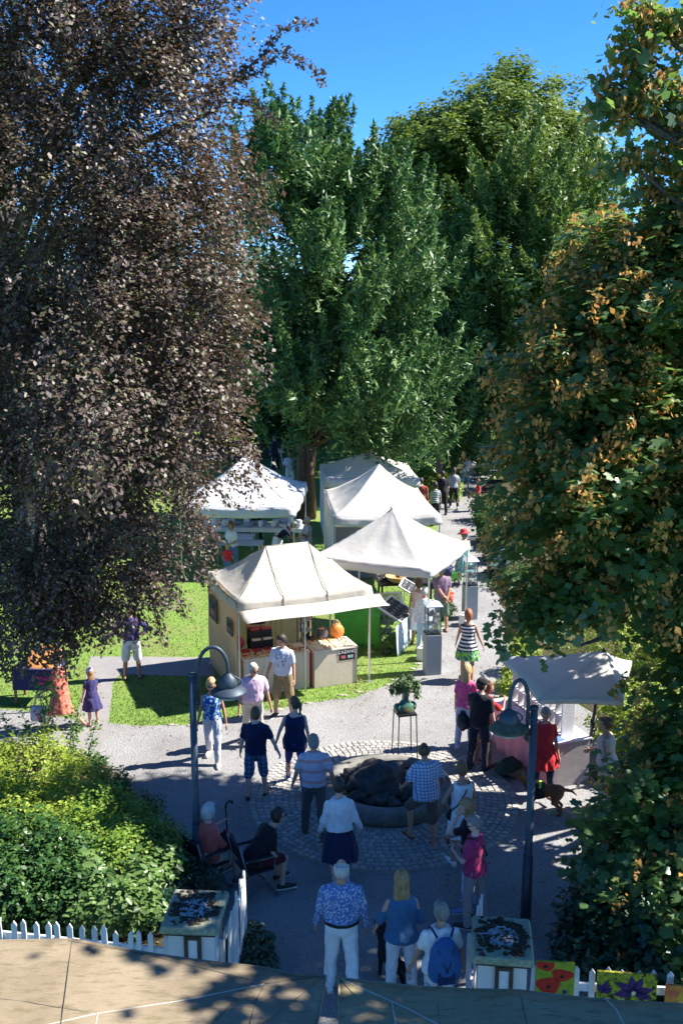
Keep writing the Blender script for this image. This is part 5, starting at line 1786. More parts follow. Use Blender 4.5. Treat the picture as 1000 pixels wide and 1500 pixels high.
for i in range(11):
    a, r = (0, 0) if i == 0 else (i * .628 + rr_.uniform(-.2, .2), rr_.uniform(.36, .6))
    z = .2 if i == 0 else .14
    s = .52 if i == 0 else rr_.uniform(.15, .26)
    MB().ball((-.06 + r * cos(a), .02 + r * sin(a), z), (s * rr_.uniform(.8, 1.3), s * rr_.uniform(.8, 1.2), s * rr_.uniform(.75, .95)), 26, 18,
              fn=lambda d, q=i: 1 + .42 * noise.noise(d * 1.5 + Vector((q * 3.7, 0, 0))) + .2 * abs(noise.noise(d * 3.3 + Vector((q, 0, 0)))) + .06 * noise.noise(d * 9 + Vector((q, 0, 0)))).build('rock', M_ROCK, fo, True)
tr = MB()
for i in range(26):
    a = rr_.uniform(0, 2 * pi)
    r = rr_.uniform(.02, .26)
    tr.ball((-.06 + r * cos(a), r * sin(a) - .02, .6 - r * .5), (rr_.uniform(.01, .022), rr_.uniform(.01, .022), .012), 6, 4)
o = tr.build('splash', mat('water_spray', (.75, .8, .85), .1, .05), fo, True)
o['kind'] = 'stuff'

# head shaped planter on its stand
hp = thing('planter_stand', 'thin four legged black metal stand behind the fountain', 'stand', tuple(G(592, 1110)), .25)
for sx, sy in ((-1, -1), (1, -1), (1, 1), (-1, 1)):
    MB().tube([(sx * .19, sy * .19, 0), (sx * .165, sy * .165, .92)], .011, 6).build('leg', M_BPOLE, hp)
fr = MB()
for a, b in (((-1, -1), (1, -1)), ((1, -1), (1, 1)), ((1, 1), (-1, 1)), ((-1, 1), (-1, -1))):
    fr.bar((a[0] * .17, a[1] * .17, .91), (b[0] * .17, b[1] * .17, .91), .022, .022)
fr.build('frame', M_BPOLE, hp)
MB().box((0, 0, .925), (.34, .34, .012)).build('shelf', M_BPOLE, hp)
m, t = newmat('glazed_green', .25, 0, .5)
n_ = t.noise(7, 5)
t.color(t.ramp(n_, [(.3, (.03, .12, .09)), (.45, (.06, .17, .12)), (.55, (.13, .14, .06)), (.7, (.2, .14, .07))]))
M_GLAZE = m
bu = thing('bust_planter', 'green glazed ceramic bust with a leafy plant for hair on the black stand', 'planter', tuple(hp.location + Vector((0, 0, .932))), pi + .35)
mb = MB()
mb.loft([((0, 0, 0), .24, .16, None), ((0, 0, .06), .25, .165, None), ((0, 0, .14), .22, .15, None), ((0, 0, .21), .13, .115, None), ((0, 0, .26), .082, .085, None), ((0, .01, .34), .08, .085, None), ((0, .02, .4), .07, .08, None)], 24)
mb.ball((0, .02, .47), (.115, .135, .15), 20, 14)
mb.ball((0, .11, .41), (.07, .06, .06), 12, 8)
mb.ball((0, .155, .455), (.022, .03, .04), 10, 6)
for sx in (-1, 1):
    mb.ball((sx * .115, .01, .46), (.02, .03, .045), 8, 6)
    mb.ball((sx * .2, 0, .1), (.09, .12, .1), 12, 8)
me = remesh(mb, .011, 3)
link('bust', me, M_GLAZE, bu)
for sx in (-1, 1):
    MB().ball((sx * .045, .137, .49), (.02, .012, .012), 8, 6).build('eye', M_BLACK, bu, True)
cl, ou = lobe_points([(0, 0, .62, .26, .24, .16), (-.26, .0, .52, .14, .14, .16), (.26, 0, .54, .14, .14, .14), (-.32, 0, .36, .06, .06, .16), (0, -.2, .5, .16, .1, .2)], 190, .3, .3, .1)
crown('leaves', m_leaf('planter_leaf', [(.05, .11, .03), (.08, .15, .04), (.13, .2, .06)], .5, .3), bu, cl, ou, 11, .04, .055, T_OVAL, up=.5)
bu.scale = (.78, .78, .88)

# ================================================================ PAINTINGS ON THE FENCE
def canvas(name, label, c, w, h, rz, m):
    q = thing(name, label, 'painting', (c.x, c.y, c.z), rz)
    MB().box((0, 0, 0), (w, .03, h)).build('canvas', m, q)
    q.scale = (.86, 1, .92)
    return q
def petal_poly(cx, cz, a, L, W, y, n=8):
    pts = []
    for i in range(n + 1):
        t_ = i / n
        pts.append((t_ * L, W * sin(pi * t_ ** .8)))
    for i in range(n - 1, 0, -1):
        t_ = i / n
        pts.append((t_ * L, -W * sin(pi * t_ ** .8)))
    out = [(cx + x * cos(a) - z * sin(a), cz + x * sin(a) + z * cos(a)) for x, z in pts]
    return out
def flat(polys, y, name, m, par):
    mb = MB()
    for k, po in enumerate(polys):
        n = len(po)
        yy = y - .0008 * k
        mb.raw([(x, yy, z) for x, z in po] + [(x, yy + .003, z) for x, z in po], [tuple(range(n))] + [(i, n + i, n + (i + 1) % n, (i + 1) % n) for i in range(n)])
    return mb.build(name, m, par)
mpg, t = newmat('poppy_ground', .6, 0, .3)
t.color(t.ramp(t.noise(5, 4), [(.35, (.16, .24, .02)), (.5, (.32, .36, .03)), (.65, (.1, .16, .03))]))
cz = .93
pc_ = G(812, 1433, cz)
pp = canvas('poppy_painting', 'painting of red poppies on a green ground hung on the fence', pc_, .50, .46, -.09, mpg)
M_POPPY = mat('poppy_red', (.5, .025, .015), .6, .25, 14)
for cx, czz, r, sq in ((-.13, .19, .13, .6), (.09, .06, .14, .6), (-.08, -.09, .155, .75)):
    po = []
    for i in range(22):
        a = 2 * pi * i / 22
        k = r * (1 + .12 * sin(3 * a + cx * 9))
        po.append((max(-.248, min(.248, cx + k * cos(a))), max(-.228, min(.228, czz + k * sin(a) * sq))))
    flat([po[::-1]], -.018, 'poppy', M_POPPY, pp)
    flat([[(cx + .03 * cos(a), czz - .02 + .025 * sin(a)) for a in [-k * pi / 4 for k in range(8)]]], -.0205, 'poppy_heart', M_BLACK, pp)
flat([[(.13 + .03 * cos(a), -.17 + .035 * sin(a)) for a in [-k * pi / 4 for k in range(8)]]], -.018, 'bud', mat('bud_blue', (.03, .04, .12), .6), pp)
mcg, t = newmat('clematis_ground', .6, 0, .3)
t.color(t.ramp(t.noise(7, 4), [(.4, (.02, .035, .015)), (.5, (.4, .36, .03)), (.6, (.1, .14, .02)), (.68, (.5, .4, .04))]))
cc_ = G(917, 1444, cz - .02)
cq = canvas('clematis_painting', 'wide painting of a purple clematis on yellow and black hung on the fence', cc_, .76, .36, -.11, mcg)
M_CLEM = mat('clematis_purple', (.05, .015, .11), .6, .3, 10)
cl6 = [petal_poly(.09, -.08, a, L, .055, 0) for a, L in ((.25, .26), (1.1, .24), (1.75, .24), (2.6, .26), (3.3, .26), (-.25, .25))]
cl6 = [[(max(-.375, min(.375, x)), max(-.175, min(.175, z))) for x, z in po][::-1] for po in cl6]
for po in cl6:
    flat([po], -.018, 'petal', M_CLEM, cq)
flat([[(.09 + .028 * cos(a), -.08 + .028 * sin(a)) for a in [-k * pi / 5 for k in range(10)]]], -.0225, 'flower_heart', mat('heart_cream', (.7, .6, .4), .6), cq)
for a, L in ((1.3, .18), (2.2, .14), (.5, .14)):
    po = [(max(-.375, min(.375, x)), max(-.175, min(.175, z))) for x, z in petal_poly(-.3, -.1, a, L, .04, 0)][::-1]
    flat([po], -.018, 'petal', M_CLEM, cq)
og, t = newmat('orange_ground', .6, 0, .3)
t.color(t.ramp(t.noise(5, 4), [(.4, (.5, .1, .05)), (.55, (.6, .25, .05)), (.68, (.25, .05, .03))]))
oc = G(1000, 1460, cz - .05)
oq = canvas('orange_painting', 'small orange and red painting at the far right end of the fence', oc, .46, .3, -.11, og)
flat([petal_poly(-.05, -.08, 1.2, .2, .06, 0)[::-1]], -.018, 'petal', mat('petal_orange', (.6, .3, .04), .6), oq)

# ================================================================ CHAIRS, BAGS AND SMALL THINGS
M_CHAIRM = mat('chair_metal', (.22, .23, .25), .4, .1, metal=.6)
M_CHAIRF = mat('chair_fabric', (.02, .02, .025), .8)
def chair(label, p, rz, group=None):
    c = thing('folding_chair', label, 'chair', (p.x, p.y, 0), rz, group)
    MB().box((0, 0, .43), (.46, .44, .025)).build('seat', M_CHAIRF, c, bevel=.008)
    MB().box((0, -.27, .72), (.44, .02, .26), Matrix.Rotation(.2, 3, 'X')).build('backrest', M_CHAIRF, c, bevel=.006)
    for s in (-1, 1):
        MB().tube([(s * .24, .26, .0), (s * .24, -.22, .45), (s * .24, -.32, .9)], .013, 7).build('back_leg', M_CHAIRM, c, True)
        MB().tube([(s * .255, -.32, .0), (s * .255, .2, .44), (s * .255, .2, .64), (s * .255, -.24, .66)], .013, 7).build('front_leg', M_CHAIRM, c, True)
        MB().box((s * .255, -.02, .672), (.04, .38, .02)).build('armrest', M_CHAIRF, c)
    for y, z in ((.25, .03), (-.31, .03)):
        MB().tube([(-.25, y, z), (.25, y, z)], .011, 6).build('crossbar', M_CHAIRM, c)
    return c
def bundle(name, label, cat, p, rz, s, m, m2, stripes=False):
    b_ = thing(name, label, cat, tuple(p), rz)
    MB().ball((0, 0, s[2]), s, 18, 12, fn=lambda d: 1 + .14 * noise.noise(d * 2.4 + Vector((p[0], 0, 0)))).build('body', m, b_, True)
    MB().tube([(-s[0] * .5, 0, s[2] * 1.7), (-s[0] * .3, 0, s[2] * 2.2), (s[0] * .3, 0, s[2] * 2.2), (s[0] * .5, 0, s[2] * 1.7)], .014, 6).build('strap', m2, b_, True)
    MB().ball((0, -s[1] * .8, s[2] * .8), (s[0] * .6, s[1] * .35, s[2] * .5), 12, 8).build('pocket', m2, b_, True)
    return b_
bundle('rucksack', 'dark green and black rucksack lying on the ground by the pink cloth', 'rucksack', G(744, 1136), .5, (.28, .2, .16), mat('bag_dkgreen', (.015, .04, .03), .8), M_BLACK)
# ================================================================ PEOPLE AND DOGS
def m_skin(name, c):
    m, t = newmat(name, .5, 0, .35)
    n_ = t.noise(9, 4)
    t.color(t.ramp(n_, [(.3, tuple(v * .88 for v in c)), (.7, tuple(min(1, v * 1.06) for v in c))]))
    t.b.inputs['Subsurface Weight'].default_value = .06
    t.b.inputs['Subsurface Radius'].default_value = (.02, .008, .004)
    return m
SKIN = {'fair': m_skin('skin_fair', (.58, .33, .24)), 'tan': m_skin('skin_tan', (.45, .24, .155)), 'pale': m_skin('skin_pale', (.66, .42, .33))}
def m_hair(name, c):
    m, t = newmat(name, .5, 0, .4)
    n_ = t.noise(55, 4, .6, t.obj((1.2, 1.2, .16)))
    t.color(t.ramp(n_, [(.3, tuple(v * .55 for v in c)), (.7, tuple(min(1, v * 1.35) for v in c))]))
    t.bump(n_, .9, .012)
    return m
HAIR = {k: m_hair('hair_' + k, c) for k, c in dict(white=(.47, .46, .44), grey=(.21, .2, .19), dark=(.035, .024, .018), brown=(.11, .06, .032), light=(.34, .2, .09), blond=(.5, .33, .15), red=(.34, .11, .045), chest=(.2, .09, .04)).items()}
M_EYE = mat('eye_dark', (.02, .015, .012), .3)
M_LIP = mat('lip', (.4, .13, .11), .5)
M_SOLE = mat('shoe_sole', (.6, .58, .55), .8)

def rx_(v, a):
    v = Vector(v)
    return Vector((v.x, v.y * cos(a) + v.z * sin(a), -v.y * sin(a) + v.z * cos(a)))

TORSO = {'m': [(.83, .11, .085, 0), (.90, .168, .118, -.005), (.98, .165, .115, 0), (1.08, .155, .105, .005), (1.2, .166, .112, .005), (1.32, .185, .118, 0), (1.41, .178, .098, -.01), (1.455, .11, .075, -.012), (1.48, .06, .06, -.008)],
         'f': [(.83, .11, .09, 0), (.90, .178, .128, -.012), (.98, .168, .118, -.005), (1.08, .132, .095, .005), (1.18, .14, .1, .005), (1.29, .16, .11, .005), (1.38, .155, .092, -.008), (1.44, .098, .066, -.012), (1.465, .052, .054, -.008)]}

class Fig:
    pass

def figure(k):
    if 'yaw' not in k:
        k['yaw'] = random.gauss(0, 16)
    if 'pitch' not in k:
        k['pitch'] = random.uniform(2, 14)
    k.setdefault('lean', random.uniform(1, 5))
    for q in ('aL', 'aR'):
        if q not in k:
            k[q] = ('h', random.uniform(-4, 16), random.uniform(7, 14), random.uniform(10, 45), random.uniform(0, 10))
    if 'L' not in k and 'R' not in k:
        a = random.choice((-1, 1)) * random.uniform(2, 8)
        k['L'], k['R'] = (a, random.uniform(2, 6), max(1, a + 3)), (-a, random.uniform(2, 6), max(1, 3 - a))
    return figure_(k)

def figure_(k):
    """joint positions of one standing, walking or sitting figure facing +Y, 1.75 m tall"""
    F = Fig()
    sex = k.get('sex', 'm')
    F.sex, F.b = sex, k.get('build', 1.0)
    F.lean = radians(k.get('lean', 0))
    piv = Vector((0, 0, .93))
    def T(p):
        p = Vector(p)
        if p.z <= .93:
            return p
        a = F.lean * min(1, (p.z - .93) / .12)
        return piv + rx_(p - piv, a)
    F.T = T
    F.legs = []
    for s, key in ((-1, 'L'), (1, 'R')):
        f, ab, kn = k.get(key, (3 if s > 0 else -3, 3, 2))
        hip = Vector((s * .092 * (F.b * .3 + .7), 0, .92))
        f_, a_, kn_ = radians(f), radians(ab), radians(kn)
        d1 = Vector((s * sin(a_), sin(f_) * cos(a_), -cos(f_) * cos(a_)))
        knee = hip + d1 * .43
        f2 = f_ - kn_
        d2 = Vector((s * sin(a_) * .6, sin(f2), -cos(f2))).normalized()
        ank = knee + d2 * .41
        ph = min(0, degrees_(f2) + 22) * 1.1
        fp = radians(k.get('foot' + key, ph))
        fd = Vector((s * .18, cos(fp), sin(fp))).normalized()
        F.legs.append(dict(hip=hip, knee=knee, ank=ank, fd=fd, s=s, fp=fp))
    F.arms = []
    w = .192 if sex == 'm' else .168
    for s, key in ((-1, 'aL'), (1, 'aR')):
        sp = k.get(key, ('h', 4, 9, 14, 0))
        sh = T((s * (w - .006) * (F.b * .5 + .5), -.008, 1.383 if sex == 'm' else 1.365))
        if sp[0] == 'h':
            f, a, e, inn = [radians(q) for q in sp[1:5]]
            d1 = Vector((s * sin(a), sin(f) * cos(a), -cos(f) * cos(a)))
            el = sh + d1 * .285
            d2 = Vector((s * sin(a - inn), sin(f + e), -cos(f + e)))
            d2.x *= 1
            d2.normalize()
            wr = el + d2 * .25
        else:
            tg = T(Vector(sp[1:4]))
            v = tg - sh
            L = min(v.length, .53)
            v.normalize()
            tg = sh + v * L
            u, l = .285, .25
            ca = (u * u + L * L - l * l) / (2 * u * L)
            ca = max(-1, min(1, ca))
            hint = Vector(sp[4]) if len(sp) > 4 else Vector((s * .6, -.6, -.6))
            hp_ = (hint - v * hint.dot(v)).normalized()
            el = sh + v * (u * ca) + hp_ * (u * sqrt(1 - ca * ca))
            wr = tg
            d2 = (wr - el).normalized()
        F.arms.append(dict(sh=sh, el=el, wr=wr, d=d2, s=s))
    F.neck = T((0, -.01, 1.45))
    F.hc = T((0, .012, 1.632))
    F.hm = Matrix.Rotation(radians(k.get('yaw', 0)), 3, 'Z') @ Matrix.Rotation(-radians(k.get('pitch', 4)) , 3, 'X')
    mz = 9
    for g in F.legs:
        heel = g['ank'] - Vector((0, 0, .075)) - g['fd'] * .05
        toe = g['ank'] + g['fd'] * .17 - Vector((0, 0, .075))
        if g['fp'] < -.05:
            toe.z = g['ank'].z + g['fd'].z * .17 - .05
        mz = min(mz, heel.z, toe.z)
        g['toe'], g['heel'] = toe, heel
    F.dz = -mz
    return F
def degrees_(r):
    return r * 180 / pi

def torso_rings(F, z0, z1, off, belly=0.0, flare=0.0):
    out = []
    for z, rx, ry, yo in TORSO[F.sex]:
        out.append((z, rx, ry, yo))
    def interp(z):
        if z <= out[0][0]:
            return out[0][1:]
        for a, b in zip(out[:-1], out[1:]):
            if a[0] <= z <= b[0]:
                t = (z - a[0]) / (b[0] - a[0])
                return tuple(a[i] + (b[i] - a[i]) * t for i in (1, 2, 3))
        return out[-1][1:]
    rings = []
    n = 13
    for i in range(n + 1):
        z = z0 + (z1 - z0) * i / n
        rx, ry, yo = interp(z)
        bw = F.b if z < 1.3 else (F.b * .5 + .5)
        bl = belly * math.exp(-((z - 1.06) / .12) ** 2)
        low = max(0, (1.0 - z) / max(.01, 1.0 - z0)) * flare if z0 < 1 else 0
        if off > 0 and z < 1.2:                     # cloth hangs straight from the chest rather than hugging the waist
            hx = interp(1.2)
            rx = max(rx, hx[0] * .97)
            ry = max(ry, hx[1] * .95)
        c = Vector((0, yo + bl * .5, z))
        a = F.lean * min(1, max(0, (z - .93) / .12))
        rings.append((F.T(c), rx * bw + off + low, ry * bw + off + bl * .5 + low, Matrix.Rotation(-a, 3, 'X')))
    return rings

def limb_caps(mb, a, ra, b, rb):
    mb.capsule(a, ra, b, rb, 12)

def hand(mb, w, d, s, nrm, curl=.5, scale=1.0, palm=True):
    """a palm with four unequal bent fingers and a thumb leaving its side"""
    d = d.normalized()
    nrm = (nrm - d * nrm.dot(d)).normalized()
    t = d.cross(nrm) * (1 if s > 0 else -1)
    if t.y < -.3:
        t = -t
    k = scale
    m = Matrix((t, d, nrm)).transposed()
    if palm:
        mb.ball(w + d * .045 * k, (.04 * k, .055 * k, .018 * k), 10, 8, m)
    for i, (o, L) in enumerate(((.03, .07), (.011, .079), (-.009, .074), (-.028, .058))):
        c0 = curl * (.5 + .18 * i)
        p = w + d * .08 * k + t * o * k
        q = [p - d * .02 * k]
        a = 0
        for j in range(3):
            a += c0 * (.35 if j == 0 else .75)
            q.append(q[-1] + (d * cos(a) + nrm * sin(a)) * (L * (.5 if j == 0 else .36)) * k)
        mb.tube(q, [.0095 * k, .0095 * k, .0085 * k, .0065 * k], 6)
    p = w + d * .025 * k + t * .03 * k
    mb.tube([p, p + (d * .55 + t * .75 + nrm * .2) * .032 * k, p + (d * .95 + t * .8 + nrm * .4) * .055 * k], [.0115 * k, .0105 * k, .007 * k], 6)

def leg_at(F, z):
    """half width and depth the cloth of a skirt must clear at height z"""
    xs, ys = [], []
    for g in F.legs:
        pts = [g['hip'], g['knee'], g['ank']]
        rr = [.085, .058, .045]
        for i in range(2):
            a, b = pts[i], pts[i + 1]
            if (a.z - z) * (b.z - z) <= 0 and abs(a.z - b.z) > 1e-4:
                t = (a.z - z) / (a.z - b.z)
                p = a.lerp(b, t)
                r = rr[i] + (rr[i + 1] - rr[i]) * t
                xs += [p.x - r, p.x + r]
                ys += [p.y - r, p.y + r]
    if not xs:
        return 0, 0, .14, .12
    return (min(xs) + max(xs)) / 2, (min(ys) + max(ys)) / 2, (max(xs) - min(xs)) / 2, (max(ys) - min(ys)) / 2

def skirt_rings(F, ztop, hem, flare, off, sit=False):
    rings = []
    n = 10
    for i in range(n + 1):
        t = i / n
        z = ztop + (hem - ztop) * t
        bx = .15 + .035 * min(1, t * 3) + flare * t
        by = .11 + .03 * min(1, t * 3) + flare * t
        cx, cy, hx, hy = leg_at(F, min(z, .9))
        if z > .86:
            q_ = min(1, max(0, (1.06 - z) / .14))
            rings.append((Vector((0, 0, z)), (.142 + .045 * q_) * F.b + off + .006, (.105 + .035 * q_) * F.b + off + .004, None))
            continue
        rings.append((Vector((cx, cy, z)), max(bx * F.b, hx + .025) + off, max(by * F.b, hy + .025) + off, None))
    return rings[::-1]

def folds(me, z0, z1, sd):
    """a hanging skirt falls in folds that deepen towards the hem"""
    for v in me.vertices:
        c = v.co
        if c.z > z0:
            continue
        t = min(1, (z0 - c.z) / max(.1, z0 - z1))
        a = atan2(c.y, c.x)
        k = 1 + t * (.055 * sin(9 * a + sd + 1.5 * noise.noise(Vector((a * 1.3, sd, 0)))) + .06 * noise.noise(Vector((cos(a) * 2, sin(a) * 2, sd))))
        c.x *= k
        c.y *= k

def hair_fn(style):
    def fn(d):
        # d is a unit direction in head space, y towards the face
        front = d.y
        if style == 'bald':
            on = d.z < .42 and front < .25 and d.z > -.62
        elif style == 'thin':
            on = d.z < .86 and front < .45 - .6 * max(0, .2 - d.z) and d.z > -.7
        elif style in ('bob', 'long', 'curly'):
            on = (front < .42 and d.z > -.95) or d.z > .52
        else:
            line = .5 if front > .2 else (-.02 if front > -.15 else -.7)
            on = d.z > line
        nz = noise.noise(Vector((d.x * 3.2, d.y * 3.2, d.z * 3.2)))
        if style == 'curly':
            return (1.22 + .16 * noise.noise(d * 5.5)) if on else .8
        return (1.085 + .05 * nz + .02 * noise.noise(d * 8)) if on else .86
    return fn

def build_hair(F, style, m, root, extra=None):
    mb = MB()
    c, hm = F.hc, F.hm
    base = 'short'
    if style in ('bald', 'thin', 'bob', 'curly'):
        base = style
    elif style in ('long',):
        base = 'bob'
    k = 1.1 if style in ('bob', 'long') else 1.03
    if style != 'none':
        mb.ball(c + hm @ Vector((0, -.008, .004)), (.083 * k, .104 * k, .121 * k), 32, 22, hm, hair_fn(base))
    if style == 'bob':
        mb.ball(c + hm @ Vector((0, -.045, -.06)), (.088, .07, .085), 18, 12, hm, lambda d: 1 + .1 * noise.noise(d * 4))
    if style == 'long':
        rings = []
        for i in range(9):
            t = i / 8
            rings.append((c + hm @ Vector((0, -.055 - .022 * sin(t * 2.4), .03)) + Vector((0, -.012 * t, -.36 * t)), (.085 + .022 * sin(t * 2.6)) * (1 if t < .9 else .75), (.05 + .008 * sin(t * 3)) * (1 if t < .9 else .7), None))
        mb.loft(rings[::-1], 18)
    if style == 'ponytail':
        mb.tube([c + hm @ Vector((0, -.09, .045)), c + hm @ Vector((0, -.15, .03)), c + hm @ Vector((0, -.145, -.08)), c + hm @ Vector((.01, -.115, -.2))], [.024, .034, .028, .008], 10)
    if style == 'bun':
        mb.ball(c + hm @ Vector((0, -.105, .06)), (.048, .042, .046), 12, 9, None, lambda d: 1 + .12 * noise.noise(d * 5))
    out = []
    for v in mb.v:
        v = Vector(v)
        d = v - c
        r = Vector((d.x, d.y, 0))
        k = noise.noise(Vector((v.x * 60, v.y * 60, v.z * 9))) * .006 + noise.noise(Vector((v.x * 22, v.y * 22, v.z * 12))) * .007
        out.append(tuple(v + d.normalized() * k))
    mb.v = out
    o = mb.build('hair', m, root, True)
    return o

def person(label, px, py, face, H=1.7, near=None, **k):
    sit = k.get('sit', False)
    F = figure(k)
    top = F.hc.z + .12 + F.dz
    s = H / 1.75
    pos = G(px, py, top * s) if near is None else Vector(near)
    off = Matrix.Rotation(radians(face), 3, 'Z') @ Vector((F.hc.x * s, F.hc.y * s, 0))
    loc = Vector((pos.x - off.x, pos.y - off.y, k.get('z', 0)))
    dist = loc.length
    vx = .0155 if dist < 18 else (.019 if dist < 23 else (.025 if dist < 30 else .033))
    root = thing('person', label, 'person', tuple(loc), radians(face))
    root.scale = (s, s, s)
    D = Vector((0, 0, F.dz))
    for g in F.legs:
        for q in ('hip', 'knee', 'ank', 'toe', 'heel'):
            g[q] = g[q] + D
    for g in F.arms:
        for q in ('sh', 'el', 'wr'):
            g[q] = g[q] + D
    oldT = F.T
    F.T = lambda p: oldT(p) + D
    F.hc = F.hc + D
    F.neck = F.neck + D
    belly = k.get('belly', 0)
    th = .082 * (.6 + .4 * F.b)
    # ---- the body: one continuous surface, fingers rooted in the palms
    mb = MB()
    mb.loft(torso_rings(F, .83, 1.48 if F.sex == 'm' else 1.465, 0, belly), 20)
    if F.sex == 'f':
        for sx in (-1, 1):
            mb.ball(F.T((sx * .065, .07, 1.27)), (.06, .055, .06), 12, 8)
    mb.capsule(F.neck + Vector((0, 0, -.02)), .054, F.hc + F.hm @ Vector((0, -.015, -.07)), .05)
    mb.ball(F.hc, (.077, .097, .116), 20, 14, F.hm)
    mb.ball(F.hc + F.hm @ Vector((0, .03, -.058)), (.056, .064, .06), 14, 10, F.hm)
    mb.ball(F.hc + F.hm @ Vector((0, .1, -.022)), (.014, .02, .024), 8, 6, F.hm)
    for sx in (-1, 1):
        mb.ball(F.hc + F.hm @ Vector((sx * .078, -.005, -.012)), (.012, .02, .032), 8, 6, F.hm)
    for g in F.arms:
        mb.capsule(g['sh'], .052 if F.sex == 'm' else .045, g['el'], .04 if F.sex == 'm' else .034)
        mb.capsule(g['el'], .04 if F.sex == 'm' else .034, g['wr'], .027 if F.sex == 'm' else .023)
        t = g['d'].cross(Vector((-g['s'], 0, 0)))
        n_ = Vector((-g['s'], .1, 0))
        n_ = (n_ - g['d'] * n_.dot(g['d'])).normalized()
        g['n'] = n_
        tt = g['d'].cross(n_)
        mb.ball(g['wr'] + g['d'] * .042, (.036, .052, .019), 10, 8, Matrix((tt, g['d'], n_)).transposed())
    for g in F.legs:
        mb.capsule(g['hip'], th, g['knee'], .056)
        mb.capsule(g['knee'], .056, g['knee'].lerp(g['ank'], .35) + Vector((0, -.012, 0)), .056)
        mb.capsule(g['knee'].lerp(g['ank'], .35) + Vector((0, -.012, 0)), .056, g['ank'], .036)
        mb.capsule(g['heel'] + Vector((0, 0, .038)), .036, g['toe'] + Vector((0, 0, .024)), .024)
    me = remesh(mb, vx, 2)
    hb = MB()
    for g in F.arms:
        hand(hb, g['wr'], g['d'], g['s'], g['n'], k.get('curl', .55), palm=False)
    bm = bmesh.new()
    bm.from_mesh(me)
    h2 = hb.mesh('h', True)
    bm.from_mesh(h2)
    bm.to_mesh(me)
    bm.free()
    bpy.data.meshes.remove(h2)
    me.update()
    skin = SKIN[k.get('skin', 'fair')]
    link('body', me, skin, root)
    # ---- face
    for sx in (-1, 1):
        MB().ball(F.hc + F.hm @ Vector((sx * .031, .083, .006)), (.014, .009, .008), 8, 6, F.hm).build('eye', M_EYE, root, True)
    MB().ball(F.hc + F.hm @ Vector((0, .088, -.066)), (.024, .01, .008), 8, 6, F.hm).build('mouth', M_LIP, root, True)
    hs, hcol = k.get('hair', ('short', 'brown'))
    if hs != 'none':
        build_hair(F, hs, HAIR[hcol], root)
    if k.get('glasses'):
        g_ = MB()
        for sx in (-1, 1):
            g_.ball(F.hc + F.hm @ Vector((sx * .033, .097, .004)), (.024, .007, .019), 10, 6, F.hm)
            g_.tube([F.hc + F.hm @ Vector((sx * .056, .09, .008)), F.hc + F.hm @ Vector((sx * .082, .0, .008))], .004, 5)
        g_.tube([F.hc + F.hm @ Vector((-.02, .103, .008)), F.hc + F.hm @ Vector((.02, .103, .008))], .004, 5)
        g_.build('glasses', mat('glasses_dark', (.02, .02, .025), .2), root, True)
    sd = random.random() * 50
    # ---- legs: trousers, shorts, skirt
    bot = k.get('bottom')
    if bot:
        kind, m, ln = bot[:3]
        mb = MB()
        if kind in ('trousers', 'shorts'):
            fl = bot[3] if len(bot) > 3 else (.03 if kind == 'shorts' else .018)
            rings = torso_rings(F, .85, 1.03, .014, belly * .6)
            mb.loft(rings, 20)
            for g in F.legs:
                a = g['hip'] + Vector((0, 0, -.01))
                e = g['knee'] if ln >= 1 else g['hip'].lerp(g['knee'], ln)
                mb.capsule(a, th + .02, e, (.056 + (th - .056) * max(0, 1 - ln)) + fl)
                if ln > 1:
                    e2 = g['knee'].lerp(g['ank'], ln - 1)
                    mb.capsule(g['knee'], .056 + fl, e2, .043 + fl * 1.1)
            nm = kind
        else:
            fl = bot[3] if len(bot) > 3 else .08
            mb.loft(skirt_rings(F, 1.0, 0 + ln, fl, .008) if not sit else torso_rings(F, .84, 1.06, .02, belly), 28)
            if sit:
                for g in F.legs:
                    mb.capsule(g['hip'], th + .035, g['hip'].lerp(g['knee'], .85), .085)
                mb.ball((F.legs[0]['hip'] + F.legs[1]['knee']) / 2 + Vector((0, 0, -.02)), (.13, .22, .07), 14, 8)
            nm = 'skirt'
        me_ = remesh(mb, vx * 1.1, 3, .014, sd)
        if kind == 'skirt' and not sit:
            folds(me_, 1.02 + F.dz, ln + F.dz, sd)
        o = link(nm, me_, m, root)
        if k.get('belt'):
            q = torso_rings(F, .985, 1.015, .032, belly * .6)
            MB().loft([q[0], q[-1]], 24).build('belt', M_BLACK, root, True)
    # ---- top or dress
    tp = k.get('top')
    if tp:
        kind, m = tp[:2]
        hem = tp[2] if len(tp) > 2 else .92
        loose = tp[3] if len(tp) > 3 else .02
        mb = MB()
        zt = {'tank': 1.405, 'dress_tank': 1.405}.get(kind, 1.474 if F.sex == 'm' else 1.46)
        h0 = max(.86, hem) if hem > .84 else 1.0
        mb.loft(torso_rings(F, h0, zt, loose, belly, k.get('flare', 0)), 24)
        if F.sex == 'f':
            for sx in (-1, 1):
                mb.ball(F.T((sx * .065, .078, 1.27)), (.07, .062, .07), 12, 8)
        if kind in ('tank', 'dress_tank'):
            for sx in (-1, 1):
                mb.tube([F.T((sx * .085, .085, 1.33)), F.T((sx * .095, .02, 1.435)), F.T((sx * .085, -.085, 1.35))], [.036, .028, .036], 8)
        sl = {'tee': .62, 'polo': .72, 'long': 2.0, 'three': 1.4, 'dress_tee': .5, 'cold': 0, 'blouse': 1.95, 'cap': .3}.get(kind, 0)
